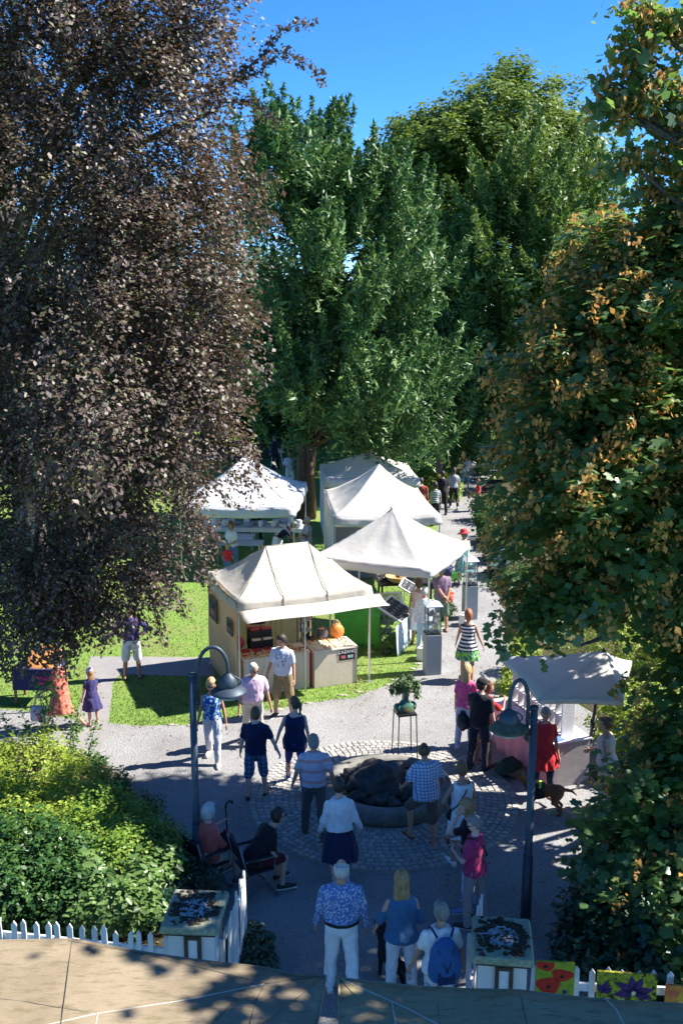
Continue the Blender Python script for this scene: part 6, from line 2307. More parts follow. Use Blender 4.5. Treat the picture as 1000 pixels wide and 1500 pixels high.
        for g in F.arms:
            r0 = (.06 if F.sex == 'm' else .052) + .008
            if sl > 0:
                ex = .022 if kind in ('blouse',) else .013
                e = g['el'] if sl >= 1 else g['sh'].lerp(g['el'], sl)
                mb.capsule(g['sh'] + Vector((-g['s'] * .004, 0, 0)), r0 + .003, e, (.043 if F.sex == 'm' else .036) + ex + (.012 if sl < 1 else 0))
                if sl > 1:
                    mb.capsule(g['el'], .038 + ex, g['el'].lerp(g['wr'], sl - 1), .027 + ex)
            if kind == 'cold':
                mb.capsule(g['sh'].lerp(g['el'], .5), .05, g['el'], .066)
        if hem < .86:
            mb.loft(skirt_rings(F, 1.06, hem, k.get('flare', .1), .014), 28)
        me_ = remesh(mb, vx * 1.1, 2, .014, sd + 9)
        if hem < .84:
            folds(me_, 1.0 + F.dz, hem + F.dz, sd)
        link('dress' if hem < .8 else ('top' if F.sex == 'f' else 'shirt'), me_, m, root)
        if kind in ('polo', 'long') and F.sex == 'm':
            MB().loft([(F.neck + Vector((0, 0, -.02)), .075, .078, None), (F.neck + Vector((0, .004, .035)), .066, .07, None)], 18, False).build('collar', m, root, True).modifiers.new('c', 'SOLIDIFY').thickness = .008
    # ---- shoes
    sh = k.get('shoes')
    if sh:
        kind, m = sh
        for g in F.legs:
            mb = MB()
            up = Vector((0, 0, 1))
            h_, t_ = g['heel'], g['toe'] + g['fd'] * .03
            if kind == 'sandal':
                mb.bar(h_ + Vector((0, 0, .006)) - g['fd'] * .02, t_ + Vector((0, 0, .004)), .08, .022)
                mid = h_.lerp(t_, .62)
                mb.tube([mid + Vector((sx * .045, 0, .02 + .04 * (1 - abs(sx)))) for sx in (-1, -.5, 0, .5, 1)], .012, 6)
                mb.build('sandal', m, root, True)
            else:
                mb.capsule(h_ + Vector((0, 0, .042)), .045, h_.lerp(t_, .6) + Vector((0, 0, .036)), .044)
                mb.capsule(h_.lerp(t_, .6) + Vector((0, 0, .034)), .043, t_ + Vector((0, 0, .028)), .03)
                o = link('shoe', remesh(mb, .018, 1), m, root)
                MB().bar(h_ + Vector((0, 0, .002)) - g['fd'] * .035, t_ + g['fd'] * .02 + Vector((0, 0, .002)), .082, .016).build('sole', M_SOLE, o)
    # ---- hats
    hat = k.get('hat')
    if hat:
        kind, m = hat
        c = F.hc + F.hm @ Vector((0, -.008, .03))
        mb = MB()
        if kind == 'sun':
            mb.loft([(c + F.hm @ Vector((0, 0, z)), r, r * 1.12, F.hm) for r, z in ((.2, -.03), (.17, .0), (.112, .02), (.108, .07), (.09, .11), (.04, .128), (.002, .13))], 28)
        elif kind == 'cap':
            mb.ball(c, (.098, .118, .105), 24, 12, F.hm, lambda d: 1 if d.z > -.15 else .82)
            mb.loft([(c + F.hm @ Vector((0, .1, .01)), .075, .085, F.hm), (c + F.hm @ Vector((0, .1, .02)), .075, .085, F.hm)], 20)
        else:
            mb.ball(c, (.1, .12, .12), 22, 12, F.hm, lambda d: 1 if d.z > -.2 else .82)
        mb.build('hat', m, root, True)
    root['_'] = 0
    del root['_']
    F.root, F.s, F.loc, F.face = root, s, loc, radians(face)
    def W(p):
        return loc + Matrix.Rotation(radians(face), 3, 'Z') @ (Vector(p) * s)
    F.W = W
    return F

def strap_bag(F, label, side, cat='bag', m=None, size=(.1, .05, .12), low=.0, strapcol=None):
    """a bag on a strap across the body, hanging at the hip"""
    hp = F.T((side * .2, -.02, .93 + low))
    b_ = thing('shoulder_bag', label, cat, tuple(F.W(hp)), F.face)
    s = F.s
    MB().ball((0, 0, -.02), tuple(v * s for v in size), 14, 10, fn=lambda d: 1 + .08 * noise.noise(d * 2.6)).build('body', m, b_, True)
    pts = []
    for p in ((side * .2, .03, 1.0), (side * .15, .145, 1.15), (-side * .02, .155, 1.3), (-side * .12, .06, 1.455), (-side * .1, -.07, 1.44), (0, -.145, 1.3), (side * .14, -.14, 1.1), (side * .2, -.05, 1.0)):
        pts.append((F.T(p) - hp) * s)
    pts = [pts[i // 4].lerp(pts[(i // 4 + 1)], (i % 4) / 4) for i in range((len(pts) - 1) * 4)] + [pts[-1]]
    MB().tube(pts, .011 * s, 6, False).build('strap', strapcol or m, b_, True)
    return b_

WHT = cloth('white_cotton', (.72, .72, .74))
WJEAN = cloth('white_jeans', (.62, .63, .68))
NAVY = cloth('navy_cotton', (.012, .018, .055))
DNAVY = cloth('dark_navy', (.016, .022, .06))
BLK = cloth('black_cotton', (.014, .014, .018))
KHAKI = cloth('khaki', (.23, .17, .085))
GREYT = cloth('grey_trousers', (.085, .085, .082))
BEIGET = cloth('beige_trousers', (.5, .45, .37))
S_WHT, S_BLK, S_BRN, S_BLU = mat('shoe_white', (.68, .68, .68), .6), mat('shoe_black', (.02, .02, .022), .5), mat('shoe_brown', (.1, .05, .03), .5), mat('shoe_blue', (.12, .22, .5), .6)
WALK = dict(L=(22, 2, 6), R=(-16, 2, 22))
WALK2 = dict(L=(-18, 2, 26), R=(20, 2, 5))
STAND = dict(L=(-2, 4, 1), R=(3, 4, 2))
HIP = lambda s: ('t', s * .2, .02, 1.0, (s * 1.0, -.5, 0))

# ---- nearest, walking up to the gate
p1 = person('balding man in a blue patterned long sleeved shirt and white trousers walking away', 500, 1260, 0, 1.8, build=1.1, hair=('bald', 'white'), skin='tan',
            top=('long', cloth('blue_floral', (.09, .17, .42), (.45, .52, .66), 'floral', .028), .97, .025), bottom=('trousers', WHT, 1.95, .024), belt=True, shoes=('shoe', S_WHT), L=(8, 4, 6), R=(-10, 4, 12), aL=('h', 6, 14, 12, 3), aR=('h', 2, 13, 14, 3), belly=.03)
p2 = person('woman with long brown hair in a blue cold shoulder blouse and white jeans', 588, 1277, 4, 1.7, sex='f', hair=('long', 'light'), skin='fair', top=('cold', cloth('petrol_blue', (.045, .13, .26)), .88, .03), flare=.035,
            bottom=('trousers', WJEAN, 2.0), shoes=('shoe', S_WHT), aL=('h', 8, 22, 20, 10), aR=('h', 10, 16, 40, 5))
p3 = person('grey haired woman in a white tee carrying a blue backpack, nearest the right gate pillar', 645, 1322, 8, 1.66, sex='f', build=1.25, hair=('short', 'grey'), skin='tan', top=('tee', WHT, .9, .025),
            bottom=('trousers', cloth('patterned_white', (.6, .6, .62), (.25, .28, .36), 'floral', .06), 1.5), shoes=('sandal', S_BRN), aL=('h', 8, 18, 8, 2), aR=('h', 4, 16, 10, 2), pitch=10)
bp = thing('backpack', 'blue drawstring backpack on the back of the grey haired woman', 'backpack', tuple(p3.W(p3.T((0, -.2, 1.14)))), p3.face)
mb = MB()
mb.loft([((0, 0, -.27), .13, .07, None), ((0, -.015, -.24), .18, .1, None), ((0, -.03, -.1), .2, .12, None), ((0, -.02, .08), .18, .105, None), ((0, .01, .2), .12, .07, None), ((0, .03, .25), .06, .03, None)], 24)
link('bag', remesh(mb, .014, 2, .012), cloth('pack_blue', (.03, .1, .27)), bp)
MB().box((0, -.13, -.16), (.2, .03, .16)).build('pocket', cloth('pack_dark', (.012, .025, .09)), bp, bevel=.015)
for sx in (-1, 1):
    MB().tube([(sx * .08, .03, .25), (sx * .12, .1, .31), (sx * .13, .22, .28), (sx * .15, .3, .1)], .014, 6).build('strap', cloth('pack_dark'), bp, True)
    MB().tube([(sx * .09, -.075, .16), (sx * .03, -.14, .0), (-sx * .01, -.155, -.08)], .005, 5).build('cord', M_BLACK, bp, True)
p4 = person('woman in a raspberry pink top looking down at the phone in her hands', 694, 1195, 62, 1.64, sex='f', build=1.22, hair=('short', 'grey'), skin='pale', top=('tee', cloth('raspberry', (.42, .035, .12)), .86, .025),
            bottom=('trousers', cloth('thin_stripe', (.35, .35, .36), (.16, .17, .2), 'stripe', .02), 2.0), shoes=('shoe', S_BLK), pitch=24, aL=('t', -.06, .3, 1.16), aR=('t', .06, .3, 1.18), glasses=True)
strap_bag(p4, 'black handbag on a strap worn by the woman in the raspberry top', 1, m=M_BLACK)
ph = thing('phone', 'dark phone held by the woman in the raspberry top', 'phone', tuple(p4.W(p4.T((0, .38, 1.2)))), p4.face)
MB().box((0, 0, 0), (.075, .012, .15), Matrix.Rotation(-.6, 3, 'X')).build('case', M_BLACK, ph, bevel=.003)
MB().box((0, -.007, 0), (.066, .002, .135), Matrix.Rotation(-.6, 3, 'X')).build('screen', mat('screen', (.1, .12, .16), .15), ph)
p5 = person('curly blond woman in a black top and pale jeans with a hand to her mouth', 683, 1172, 82, 1.66, sex='f', hair=('curly', 'light'), skin='fair', top=('tee', BLK, .9, .02), bottom=('trousers', cloth('pale_jeans', (.36, .44, .62)), 2.0), shoes=('shoe', S_BLU),
            aL=('t', -.02, .15, 1.5, (-.6, .4, -1)), aR=('t', .12, .28, 1.1), pitch=8)
p6 = person('woman in a white sleeveless dress with a hand on her hip by the fountain', 676, 1116, 18, 1.66, sex='f', build=1.1, hair=('short', 'chest'), skin='tan', top=('dress_tank', WHT, .5, .022), flare=.02, shoes=('shoe', S_WHT), aL=HIP(-1), aR=('h', 12, 14, 30, 8))
strap_bag(p6, 'small dark bag on a thin strap across the white sleeveless dress', -1, m=M_BLACK, size=(.08, .04, .1))
# ---- round the fountain
p7 = person('man in a blue checked short sleeved shirt with one foot on the fountain rim', 621, 1088, 22, 1.76, build=1.12, hair=('bald', 'brown'), skin='tan', top=('tee', cloth('blue_check', (.56, .6, .7), (.1, .16, .34), 'check', .05), .88, .03),
            bottom=('shorts', cloth('brown_shorts', (.12, .095, .08)), 1.0), shoes=('sandal', S_BRN), L=(46, 6, 62), R=(0, 3, 2), footL=0, lean=8, pitch=14, aL=('h', 16, 14, 34, 14), aR=('h', -4, 20, 40, 12), yaw=-20)
p8 = person('dark haired woman in a white cardigan and navy skirt walking towards the fountain', 496, 1140, 8, 1.68, sex='f', build=1.05, hair=('short', 'dark'), skin='fair', top=('blouse', cloth('ivory_knit', (.66, .66, .68)), .96, .034),
            bottom=('skirt', DNAVY, .48, .09), shoes=('shoe', cloth('pale_blue_shoe', (.45, .58, .75))), L=(-18, 2, 38), R=(10, 3, 4), aL=('h', 4, 13, 22, 4), aR=('h', -6, 18, 34, -4), yaw=0)
p9 = person('man in a pink and white striped polo shirt and grey trousers walking away', 459, 1076, 5, 1.74, build=1.05, hair=('short', 'grey'), skin='tan', top=('polo', cloth('pink_stripe_polo', (.5, .44, .52), (.55, .27, .27), 'broad', .17), .92, .025),
            bottom=('trousers', GREYT, 2.0, .022), shoes=('shoe', S_BRN), L=(10, 4, 6), R=(-12, 3, 16), aL=('h', 10, 16, 10, 2), aR=('h', -6, 18, 24, 2))
p10 = person('man in a navy tee and blue plaid shorts holding hands with the woman in navy', 374, 1036, -4, 1.66, build=1.05, hair=('short', 'brown'), skin='pale', top=('tee', NAVY, .9, .028), bottom=('shorts', cloth('blue_plaid', (.17, .24, .38), (.02, .03, .09), 'plaid', .085), 1.02, .04),
             shoes=('shoe', S_BLK), L=(-4, 5, 2), R=(8, 5, 4), aL=('h', 4, 12, 10, 2), aR=('t', .42, .05, .86))
p11 = person('woman with a ponytail and blue leggings holding hands with the man in plaid shorts', 431, 1021, 6, 1.68, sex='f', build=1.12, hair=('ponytail', 'brown'), skin='pale', top=('dress_tank', cloth('navy_vest', (.015, .025, .075)), .74, .02), flare=.0,
             bottom=('trousers', cloth('leggings', (.03, .06, .26)), 1.95, .006), shoes=('shoe', S_WHT), L=(16, 2, 4), R=(-16, 2, 26), yaw=42, aL=('t', -.36, .04, .83), aR=('h', -4, 12, 18, 2))
p12 = person('woman in a blue patterned vest top and white trousers behind the left lamp', 309, 994, 176, 1.66, sex='f', hair=('bob', 'blond'), skin='tan', top=('tank', cloth('blue_wave', (.03, .1, .36), (.35, .55, .62), 'floral', .07), .93, .02),
             bottom=('trousers', WJEAN, 1.95), shoes=('shoe', mat('shoe_cream', (.55, .45, .36), .6)), L=(16, 3, 4), R=(-12, 3, 16), aL=('h', -4, 13, 10, 2), aR=('h', 8, 12, 14, 2), glasses=True)
p13 = person('white haired man in a pale pink shirt and beige trousers by the left lamp', 371, 972, 195, 1.72, build=1.15, hair=('thin', 'white'), skin='tan', top=('tee', cloth('pale_pink', (.62, .45, .56)), .95, .028), bottom=('trousers', BEIGET, 1.95), belt=True, shoes=('shoe', S_BRN), lean=10, belly=.05,
             L=(10, 4, 8), R=(-12, 4, 14), aL=('h', 4, 14, 12, 2), aR=('h', 10, 12, 14, 2), pitch=14, glasses=True)
p14 = person('bearded man in a grey printed tee and brown cargo shorts at the jewellery counter', 412, 930, 160, 1.78, hair=('short', 'dark'), skin='tan', top=('tee', cloth('grey_print', (.5, .55, .62), (.12, .17, .3), 'print', .05), .9, .025), bottom=('shorts', KHAKI, 1.05, .045),
             shoes=('shoe', S_BLK), yaw=-40, aL=('h', 4, 12, 12, 2), aR=('h', 8, 12, 22, 4), L=(-3, 5, 2), R=(6, 5, 3))
ph = thing('phone', 'black phone in the hand of the man in the printed tee', 'phone', tuple(p14.W(p14.arms[1]['wr'] + Vector((0, .03, -.08)))), p14.face)
MB().box((0, 0, 0), (.075, .014, .15), Matrix.Rotation(.5, 3, 'X')).build('case', M_BLACK, ph, bevel=.003)
MB().box((0, .008, 0), (.066, .002, .135), Matrix.Rotation(.5, 3, 'X')).build('screen', mat('screen'), ph)
q = at(tA, -.72, .2)
p15 = person('stallholder with folded arms in a dark tee behind the left jewellery counter', 0, 0, 185, 1.74, near=q, hair=('short', 'dark'), top=('tee', cloth('charcoal', (.05, .055, .06)), .92, .028), bottom=('trousers', BLK, 2.0), shoes=('shoe', S_BLK),
             aL=('t', .08, .2, 1.2, (-1, .3, -.4)), aR=('t', -.1, .23, 1.24, (1, .3, -.4)))
p16 = person('man in a purple jumper and white shorts on the garden path under the beech', 190, 886, 4, 1.74, hair=('short', 'brown'), skin='tan', top=('long', cloth('purple_knit', (.07, .055, .17)), .95, .03), bottom=('shorts', cloth('white_shorts', (.62, .62, .68)), .95, .045), shoes=('sandal', S_BLK),
             L=(-2, 6, 1), R=(3, 6, 2), aL=HIP(-1), aR=('t', .26, .08, 1.08, (1, -.4, -.3)))
p17 = person('woman in a long coral dress carrying a pale bag, walking left past the roses', 80, 958, 78, 1.66, sex='f', hair=('short', 'chest'), skin='tan', top=('dress_tee', cloth('coral_dress', (.55, .13, .08), (.6, .25, .18), 'floral', .03), .42, .025), flare=.07, shoes=('sandal', S_BRN),
             L=(26, 2, 8), R=(-20, 2, 24), aL=('h', 20, 10, 30, 4), aR=('h', 18, 10, 30, 4))
b_ = thing('tote_bag', 'pale grey tote bag with red flowers held by the woman in coral', 'bag', tuple(p17.W(p17.arms[0]['wr'] + Vector((-.03, .04, -.38)))), p17.face)
MB().loft([((0, 0, -.2), .04, .17, None), ((0, 0, -.17), .06, .19, None), ((0, 0, .1), .045, .18, None), ((0, 0, .12), .03, .175, None)], 22).build('body', cloth('tote_grey', (.52, .5, .54), (.5, .1, .14), 'floral', .12), b_, True)
for sx in (-1, 1):
    MB().tube([(sx * .03, -.1, .1), (sx * .02, -.06, .26), (sx * .02, .0, .31), (sx * .02, .06, .26), (sx * .03, .1, .1)], .009, 6).build('handle', cloth('tote_grey'), b_, True)
p18 = person('small girl in a purple dress and a pale sun cap on the garden path', 131, 979, 40, 1.2, sex='f', build=1.0, hair=('long', 'light'), skin='fair', top=('dress_tee', cloth('girl_purple', (.045, .038, .13)), .5, .022), flare=.1, shoes=('sandal', S_BRN), hat=('beanie', cloth('cap_pale', (.5, .52, .7), (.35, .4, .6), 'floral', .04)), aL=('h', 6, 10, 10, 2), aR=('h', 10, 10, 20, 2))
# ---- at the white tent and on the path
p19 = person('brown haired woman in a pink sleeveless top and white skirt under the white pointed tent', 613, 847, -14, 1.68, sex='f', hair=('bob', 'brown'), skin='tan', top=('tank', cloth('pale_rose', (.6, .42, .38)), .98, .022), bottom=('skirt', WHT, .4, .06), shoes=('sandal', S_BRN), yaw=30, aL=('h', 10, 10, 16, 2), aR=('h', 30, 10, 60, 10))
p20 = person('white haired woman in a white shirt and pale jeans by the near pedestal', 622, 860, -8, 1.62, sex='f', build=1.1, hair=('short', 'white'), skin='tan', top=('three', WHT, .84, .035), bottom=('trousers', cloth('sky_jeans', (.36, .5, .66)), 2.0), shoes=('shoe', S_WHT), aL=('h', 6, 10, 14, 2), aR=('h', 20, 10, 40, 4), pitch=12)
p21 = person('man in a mauve tee and green shorts with hands clasped behind his back', 646, 828, 20, 1.76, build=1.1, hair=('short', 'grey'), skin='tan', top=('tee', cloth('mauve', (.2, .13, .2)), .92, .028), bottom=('shorts', cloth('green_shorts', (.1, .15, .11)), 1.0, .04), shoes=('sandal', S_BLK),
             aL=('t', .02, -.2, .94, (-1, -.3, -.2)), aR=('t', .05, -.22, .9, (1, -.3, -.2)), pitch=16)
p22 = person('woman in a red sun hat and a teal flowered dress on the path', 679, 776, 30, 1.68, sex='f', build=1.15, hair=('bob', 'grey'), skin='fair', top=('dress_tank', cloth('teal_floral', (.16, .4, .4), (.5, .6, .45), 'floral', .09), .42, .025), flare=.06, shoes=('sandal', S_BLK), hat=('sun', mat('hat_red', (.55, .05, .05), .8)), aL=('h', 30, 10, 60, 14), aR=('h', 6, 12, 20, 2))
strap_bag(p22, 'dark thin strapped bag on the teal flowered dress', -1, m=M_BLACK, size=(.08, .04, .1))
p23 = person('red haired woman in a black and white striped dress with a green hem', 686, 893, -6, 1.66, sex='f', hair=('bob', 'red'), skin='tan', top=('dress_tank', cloth('bw_stripe', (.7, .68, .66), (.02, .02, .035), 'hem', .085), .55, .018), flare=.09, shoes=('sandal', S_BRN), L=(8, 2, 4), R=(-10, 2, 14), aL=('h', 10, 14, 14, 4), aR=('h', -4, 20, 16, -4))
p24 = person('woman with long blond hair in pink behind the man in black', 684, 974, -25, 1.66, sex='f', hair=('long', 'blond'), skin='fair', top=('tee', cloth('hot_pink', (.62, .1, .26)), .9, .022), bottom=('trousers', cloth('pale_jeans'), 2.0), shoes=('shoe', S_WHT))
p25 = person('man in a black tee and black cap with dark trousers facing the pink stall', 706, 993, -38, 1.78, hair=('short', 'dark'), skin='fair', top=('tee', BLK, .9, .03), bottom=('trousers', cloth('dark_denim', (.015, .018, .035)), 2.0), shoes=('shoe', S_BLK), hat=('cap', cloth('cap_black', (.012, .012, .015))), aL=('h', 16, 10, 40, 6), aR=('h', 4, 10, 10, 2), pitch=10)
bundle('shoulder_bag', 'black bag hanging at the left side of the man in the black cap', 'bag', p25.W(p25.T((-.3, -.06, .72))), p25.face, (.13, .09, .17), M_BLACK, mat('bag_grey', (.05, .055, .07), .8))
p26 = person('person in a red top and white shorts at the far end of the pink stall', 716, 998, -60, 1.62, sex='f', hair=('short', 'chest'), skin='tan', top=('tee', cloth('bright_red', (.6, .03, .035)), .9, .03), bottom=('shorts', cloth('white_shorts'), .6), shoes=('sandal', S_BRN), aR=('t', .12, .34, 1.35))
p27 = person('grey haired woman in a red tunic dress at the near end of the pink stall', 799, 1037, 186, 1.66, sex='f', build=1.05, hair=('short', 'grey'), skin='tan', top=('dress_tee', cloth('red_tunic', (.5, .025, .035)), .6, .028), flare=.07, bottom=('trousers', DNAVY, 1.6), shoes=('shoe', S_BLK), aR=HIP(1), aL=('h', 6, 10, 10, 2), pitch=16)
p28 = person('woman in a beige sleeveless top with hair pinned up behind the pink stall', 886, 1050, 62, 1.66, sex='f', build=1.25, hair=('bun', 'brown'), skin='tan', top=('tank', cloth('beige_lace', (.52, .45, .4)), .9, .025), bottom=('trousers', BEIGET, 2.0), shoes=('shoe', S_BRN), aL=HIP(-1), aR=('h', 20, 10, 40, 8))
# ---- the two on chairs
SIT = dict(sit=True, L=(84, 7, 88), R=(80, 7, 82))
p29 = person('white haired woman in a coral top sitting on a folding chair by the lamp', 306, 1177, -50, 1.66, sex='f', build=1.2, hair=('bob', 'white'), skin='pale', top=('three', cloth('coral_top', (.55, .11, .09)), .86, .028), bottom=('trousers', BEIGET, 1.9), shoes=('shoe', S_BRN), lean=2, aL=('t', -.12, .34, 1.3), aR=('t', .1, .34, 1.02), **SIT)
chair('black folding chair under the white haired woman in coral', Vector((p29.loc.x, p29.loc.y, 0)), p29.face, 'folding chairs')
p30 = person('woman in a black top and dark red skirt leaning forward on a folding chair', 408, 1184, -62, 1.68, sex='f', build=1.15, hair=('bun', 'dark'), skin='fair', top=('tee', BLK, .88, .025), bottom=('skirt', cloth('wine_skirt', (.08, .012, .022)), .5), shoes=('shoe', S_BLK), lean=34, pitch=4, glasses=True, aL=('t', -.14, .34, 1.0), aR=('t', .1, .36, .98), sit=True, L=(78, 6, 74), R=(84, 7, 92))
chair('black folding chair under the woman in the dark red skirt', Vector((p30.loc.x, p30.loc.y, 0)), p30.face, 'folding chairs')
bundle('handbag', 'black and red handbag on the lap of the white haired seated woman', 'bag', p29.W(Vector((.06, .3, .56 + .02))), p29.face, (.17, .11, .12), M_BLACK, M_RED)
us = thing('walking_stick', 'black stick with a crook handle held up by the white haired seated woman', 'stick', tuple(p29.W(p29.arms[0]['wr'] + p29.arms[0]['d'] * .07)), p29.face)
MB().tube([(0, .02, -.62), (0, 0, 0), (0, -.01, .2)], .011, 7).build('shaft', M_BLACK, us, True)
MB().tube([(0, -.01, .19), (0, .0, .25), (0, .05, .28), (0, .1, .26), (0, .11, .22)], .017, 8).build('handle', M_BLACK, us, True)
# ---- far along the path
person('woman in a grey tee and black trousers walking away down the far path', 665, 685, 4, 1.7, sex='f', hair=('ponytail', 'dark'), top=('tee', cloth('mid_grey', (.3, .32, .34)), .9), bottom=('trousers', BLK, 2.0), shoes=('shoe', S_WHT), L=(14, 2, 4), R=(-14, 2, 20))
person('woman in a green and white striped tee beside the pale tents', 637, 706, 20, 1.66, sex='f', hair=('bob', 'dark'), top=('tee', cloth('green_stripe', (.5, .5, .48), (.03, .1, .07), 'stripe', .07), .9), bottom=('trousers', BLK, 2.0), shoes=('shoe', S_BLK))
person('person in a rust red tee beside the pale tents', 617, 700, -10, 1.72, hair=('short', 'dark'), top=('tee', cloth('rust', (.28, .06, .05)), .9), bottom=('trousers', BLK, 2.0), shoes=('shoe', S_BLK))
person('slim person in black on the shaded path beside the striped tee', 648, 690, 10, 1.75, hair=('short', 'dark'), top=('tee', BLK, .9), bottom=('trousers', BLK, 2.0), shoes=('shoe', S_BLK))
person('man in a pale shirt and teal shorts standing far down the path in the sun', 682, 664, 180, 1.74, hair=('short', 'grey'), top=('tee', WHT, .9), bottom=('shorts', cloth('teal_shorts', (.16, .3, .32)), 1.0), shoes=('shoe', S_WHT))
person('person in a red top beside the far path at the edge of the maple', 700, 702, 90, 1.3, hair=('short', 'brown'), top=('tee', cloth('bright_red'), .9), bottom=('shorts', cloth('pale_jeans'), 1.0), shoes=('shoe', S_WHT))
ps = person('man in a white shirt and pale shorts sitting on a green bench under the maple', 733, 778, 68, 1.74, hair=('short', 'grey'), top=('tee', cloth('white_blue_shirt', (.6, .62, .7), (.2, .26, .45), 'floral', .12), .9), bottom=('shorts', cloth('pale_blue_shorts', (.45, .5, .68)), .9), shoes=('shoe', S_BLK), aL=('t', -.12, .3, 1.08), aR=('t', .12, .3, 1.1), **SIT)
bn = thing('park_bench', 'green slatted bench under the maple beside the path', 'bench', (ps.loc.x, ps.loc.y, 0), ps.face)
M_BENCH = mat('bench_green', (.03, .07, .06), .6)
for i in range(4):
    MB().box((0, -.2 + i * .13, .43), (1.5, .1, .03)).build('slat', M_BENCH, bn)
for i in range(3):
    MB().box((0, -.28 - i * .03, .55 + i * .13), (1.5, .03, .1)).build('back_slat', M_BENCH, bn)
for sx in (-.65, .65):
    MB().tube([(sx, .2, 0), (sx, .2, .42), (sx, -.22, .42)], .022, 7).tube([(sx, -.22, 0), (sx, -.24, .42), (sx, -.36, .9)], .022, 7).build('leg', M_BENCH, bn, True)
# ---- by the pottery tent and on the far lawn
person('woman in a white tee and a blue apron standing behind the red shirted child', 338, 764, 150, 1.66, sex='f', hair=('curly', 'chest'), skin='tan', top=('tee', WHT, .9), bottom=('trousers', cloth('apron_blue', (.1, .17, .36)), 2.0), shoes=('shoe', S_BLK), aL=('t', -.04, .25, 1.05), aR=('t', .06, .25, 1.05), pitch=16)
person('small blond child in a red top at the pale blue low table', 333, 796, -8, 1.12, sex='f', hair=('curly', 'blond'), top=('tee', cloth('bright_red'), .9), bottom=('trousers', cloth('child_blue', (.08, .16, .4)), 2.0), shoes=('shoe', S_WHT))
person('woman in a navy top and white skirt bending over beside the yew trunk', 430, 764, -95, 1.68, sex='f', hair=('short', 'grey'), skin='tan', top=('tee', NAVY, .95), bottom=('skirt', WHT, .35, .08), shoes=('sandal', S_BRN), lean=50, pitch=30, aL=('h', 30, 6, 20, 2), aR=('h', 36, 6, 20, 2))
person('white haired man in a pale grey shirt sitting near the yew trunk', 449, 757, 110, 1.72, hair=('thin', 'white'), top=('tee', cloth('pale_grey', (.42, .42, .46)), .9), bottom=('trousers', BEIGET, 2.0), shoes=('shoe', S_BRN), aL=('t', -.1, .35, 1.05), aR=('t', .1, .35, 1.05), **SIT)
person('child in a pale blue top beside the seated white haired man', 446, 783, 150, 1.1, hair=('short', 'chest'), top=('tee', cloth('pale_blue_tee', (.38, .47, .66)), .9), bottom=('shorts', cloth('child_blue'), 1.0), shoes=('shoe', S_WHT))
for lab, x, c, sk in (('person in dark shorts behind the pottery table, leftmost', -3.9, cloth('dark_red_tee', (.4, .05, .06)), ('shorts', cloth('green_shorts'), .9)), ('person in black trousers behind the middle of the pottery table', -2.95, cloth('mid_grey'), ('trousers', BLK, 1.8)), ('person in cropped white trousers behind the right half of the pottery table', -2.0, cloth('rust'), ('trousers', WJEAN, 1.5))):
    person(lab, 0, 0, 178, 1.68, near=(x, 34.85, 0), sex='f', hair=('bob', 'brown'), top=('tee', c, .9), bottom=sk, shoes=('sandal', S_BRN))
person('man in a pale patterned shirt and white trousers on the far lawn', 424, 661, 175, 1.76, build=1.1, hair=('short', 'brown'), skin='tan', top=('tee', cloth('pale_print', (.5, .48, .56), (.3, .25, .4), 'floral', .12), .88), bottom=('trousers', WHT, 1.95), shoes=('shoe', S_WHT))
person('person in dark clothes standing on the far lawn behind the man in white trousers', 402, 637, 60, 1.76, hair=('short', 'dark'), top=('long', NAVY, .9), bottom=('trousers', BLK, 2.0), shoes=('shoe', S_BLK))
ez = thing('easel', 'white easel with a pale canvas on the far lawn', 'easel', tuple(G(406, 682)), .3)
for x in (-.3, .3):
    MB().tube([(x, 0, 0), (x * .2, .1, 1.7)], .03, 6).build('leg', M_WPAINT, ez)
MB().box((0, -.02, .95), (.75, .04, .6), Matrix.Rotation(-.1, 3, 'X')).build('canvas', M_WPAINT, ez)
MB().tube([(0, .5, 0), (0, .1, 1.65)], .03, 6).build('back_leg', M_WPAINT, ez)
pn = person('person wrapped in a white jacket under the pale tent with the closed wall', 611, 764, 60, 1.6, sex='f', hair=('short', 'white'), top=('blouse', cloth('shiny_white', (.6, .62, .68)), .86, .05), bottom=('trousers', cloth('pale_jeans'), 2.0), shoes=('shoe', S_WHT), **SIT)
chair('folding chair under the person in the white jacket', Vector((pn.loc.x, pn.loc.y, 0)), pn.face)
# pushchair with blue covers by the tent leg
pu = thing('pushchair', 'pushchair with a bright blue hood and grey wheels behind the man in mauve', 'pushchair', tuple(G(650, 858)), .6)
MB().ball((0, .05, .75), (.24, .3, .22), 18, 10, fn=lambda d: 1 if d.z > -.1 else .75).build('hood', cloth('hood_blue', (.03, .12, .55)), pu, True)
MB().loft([((0, 0, .35), .17, .26, None), ((0, 0, .48), .22, .32, None), ((0, 0, .62), .22, .3, None)], 18).build('seat', cloth('seat_navy', (.05, .06, .12)), pu, True)
for sx in (-1, 1):
    for sy in (-.3, .3):
        pts = [(sx * .24, sy + .12 * cos(a), .13 + .12 * sin(a)) for a in [2 * pi * k / 16 for k in range(17)]]
        MB().tube(pts, .025, 6).build('wheel', mat('tyre_grey', (.12, .12, .14), .8), pu, True)
    MB().tube([(sx * .23, .3, .14), (sx * .22, -.2, .6), (sx * .22, -.5, 1.0)], .014, 6).build('frame_tube', M_CHAIRM, pu, True)
MB().tube([(-.22, -.5, 1.0), (.22, -.5, 1.0)], .018, 6).build('handle', M_BLACK, pu, True)
bk = thing('bucket', 'orange red bucket beside the tent leg behind the man in mauve', 'bucket', tuple(G(657, 882)), 0)
MB().lathe([(.11, 0), (.15, .26), (.14, .26), (.1, .02)], seg=20).build('shell', mat('bucket_red', (.65, .12, .06), .5), bk, True)
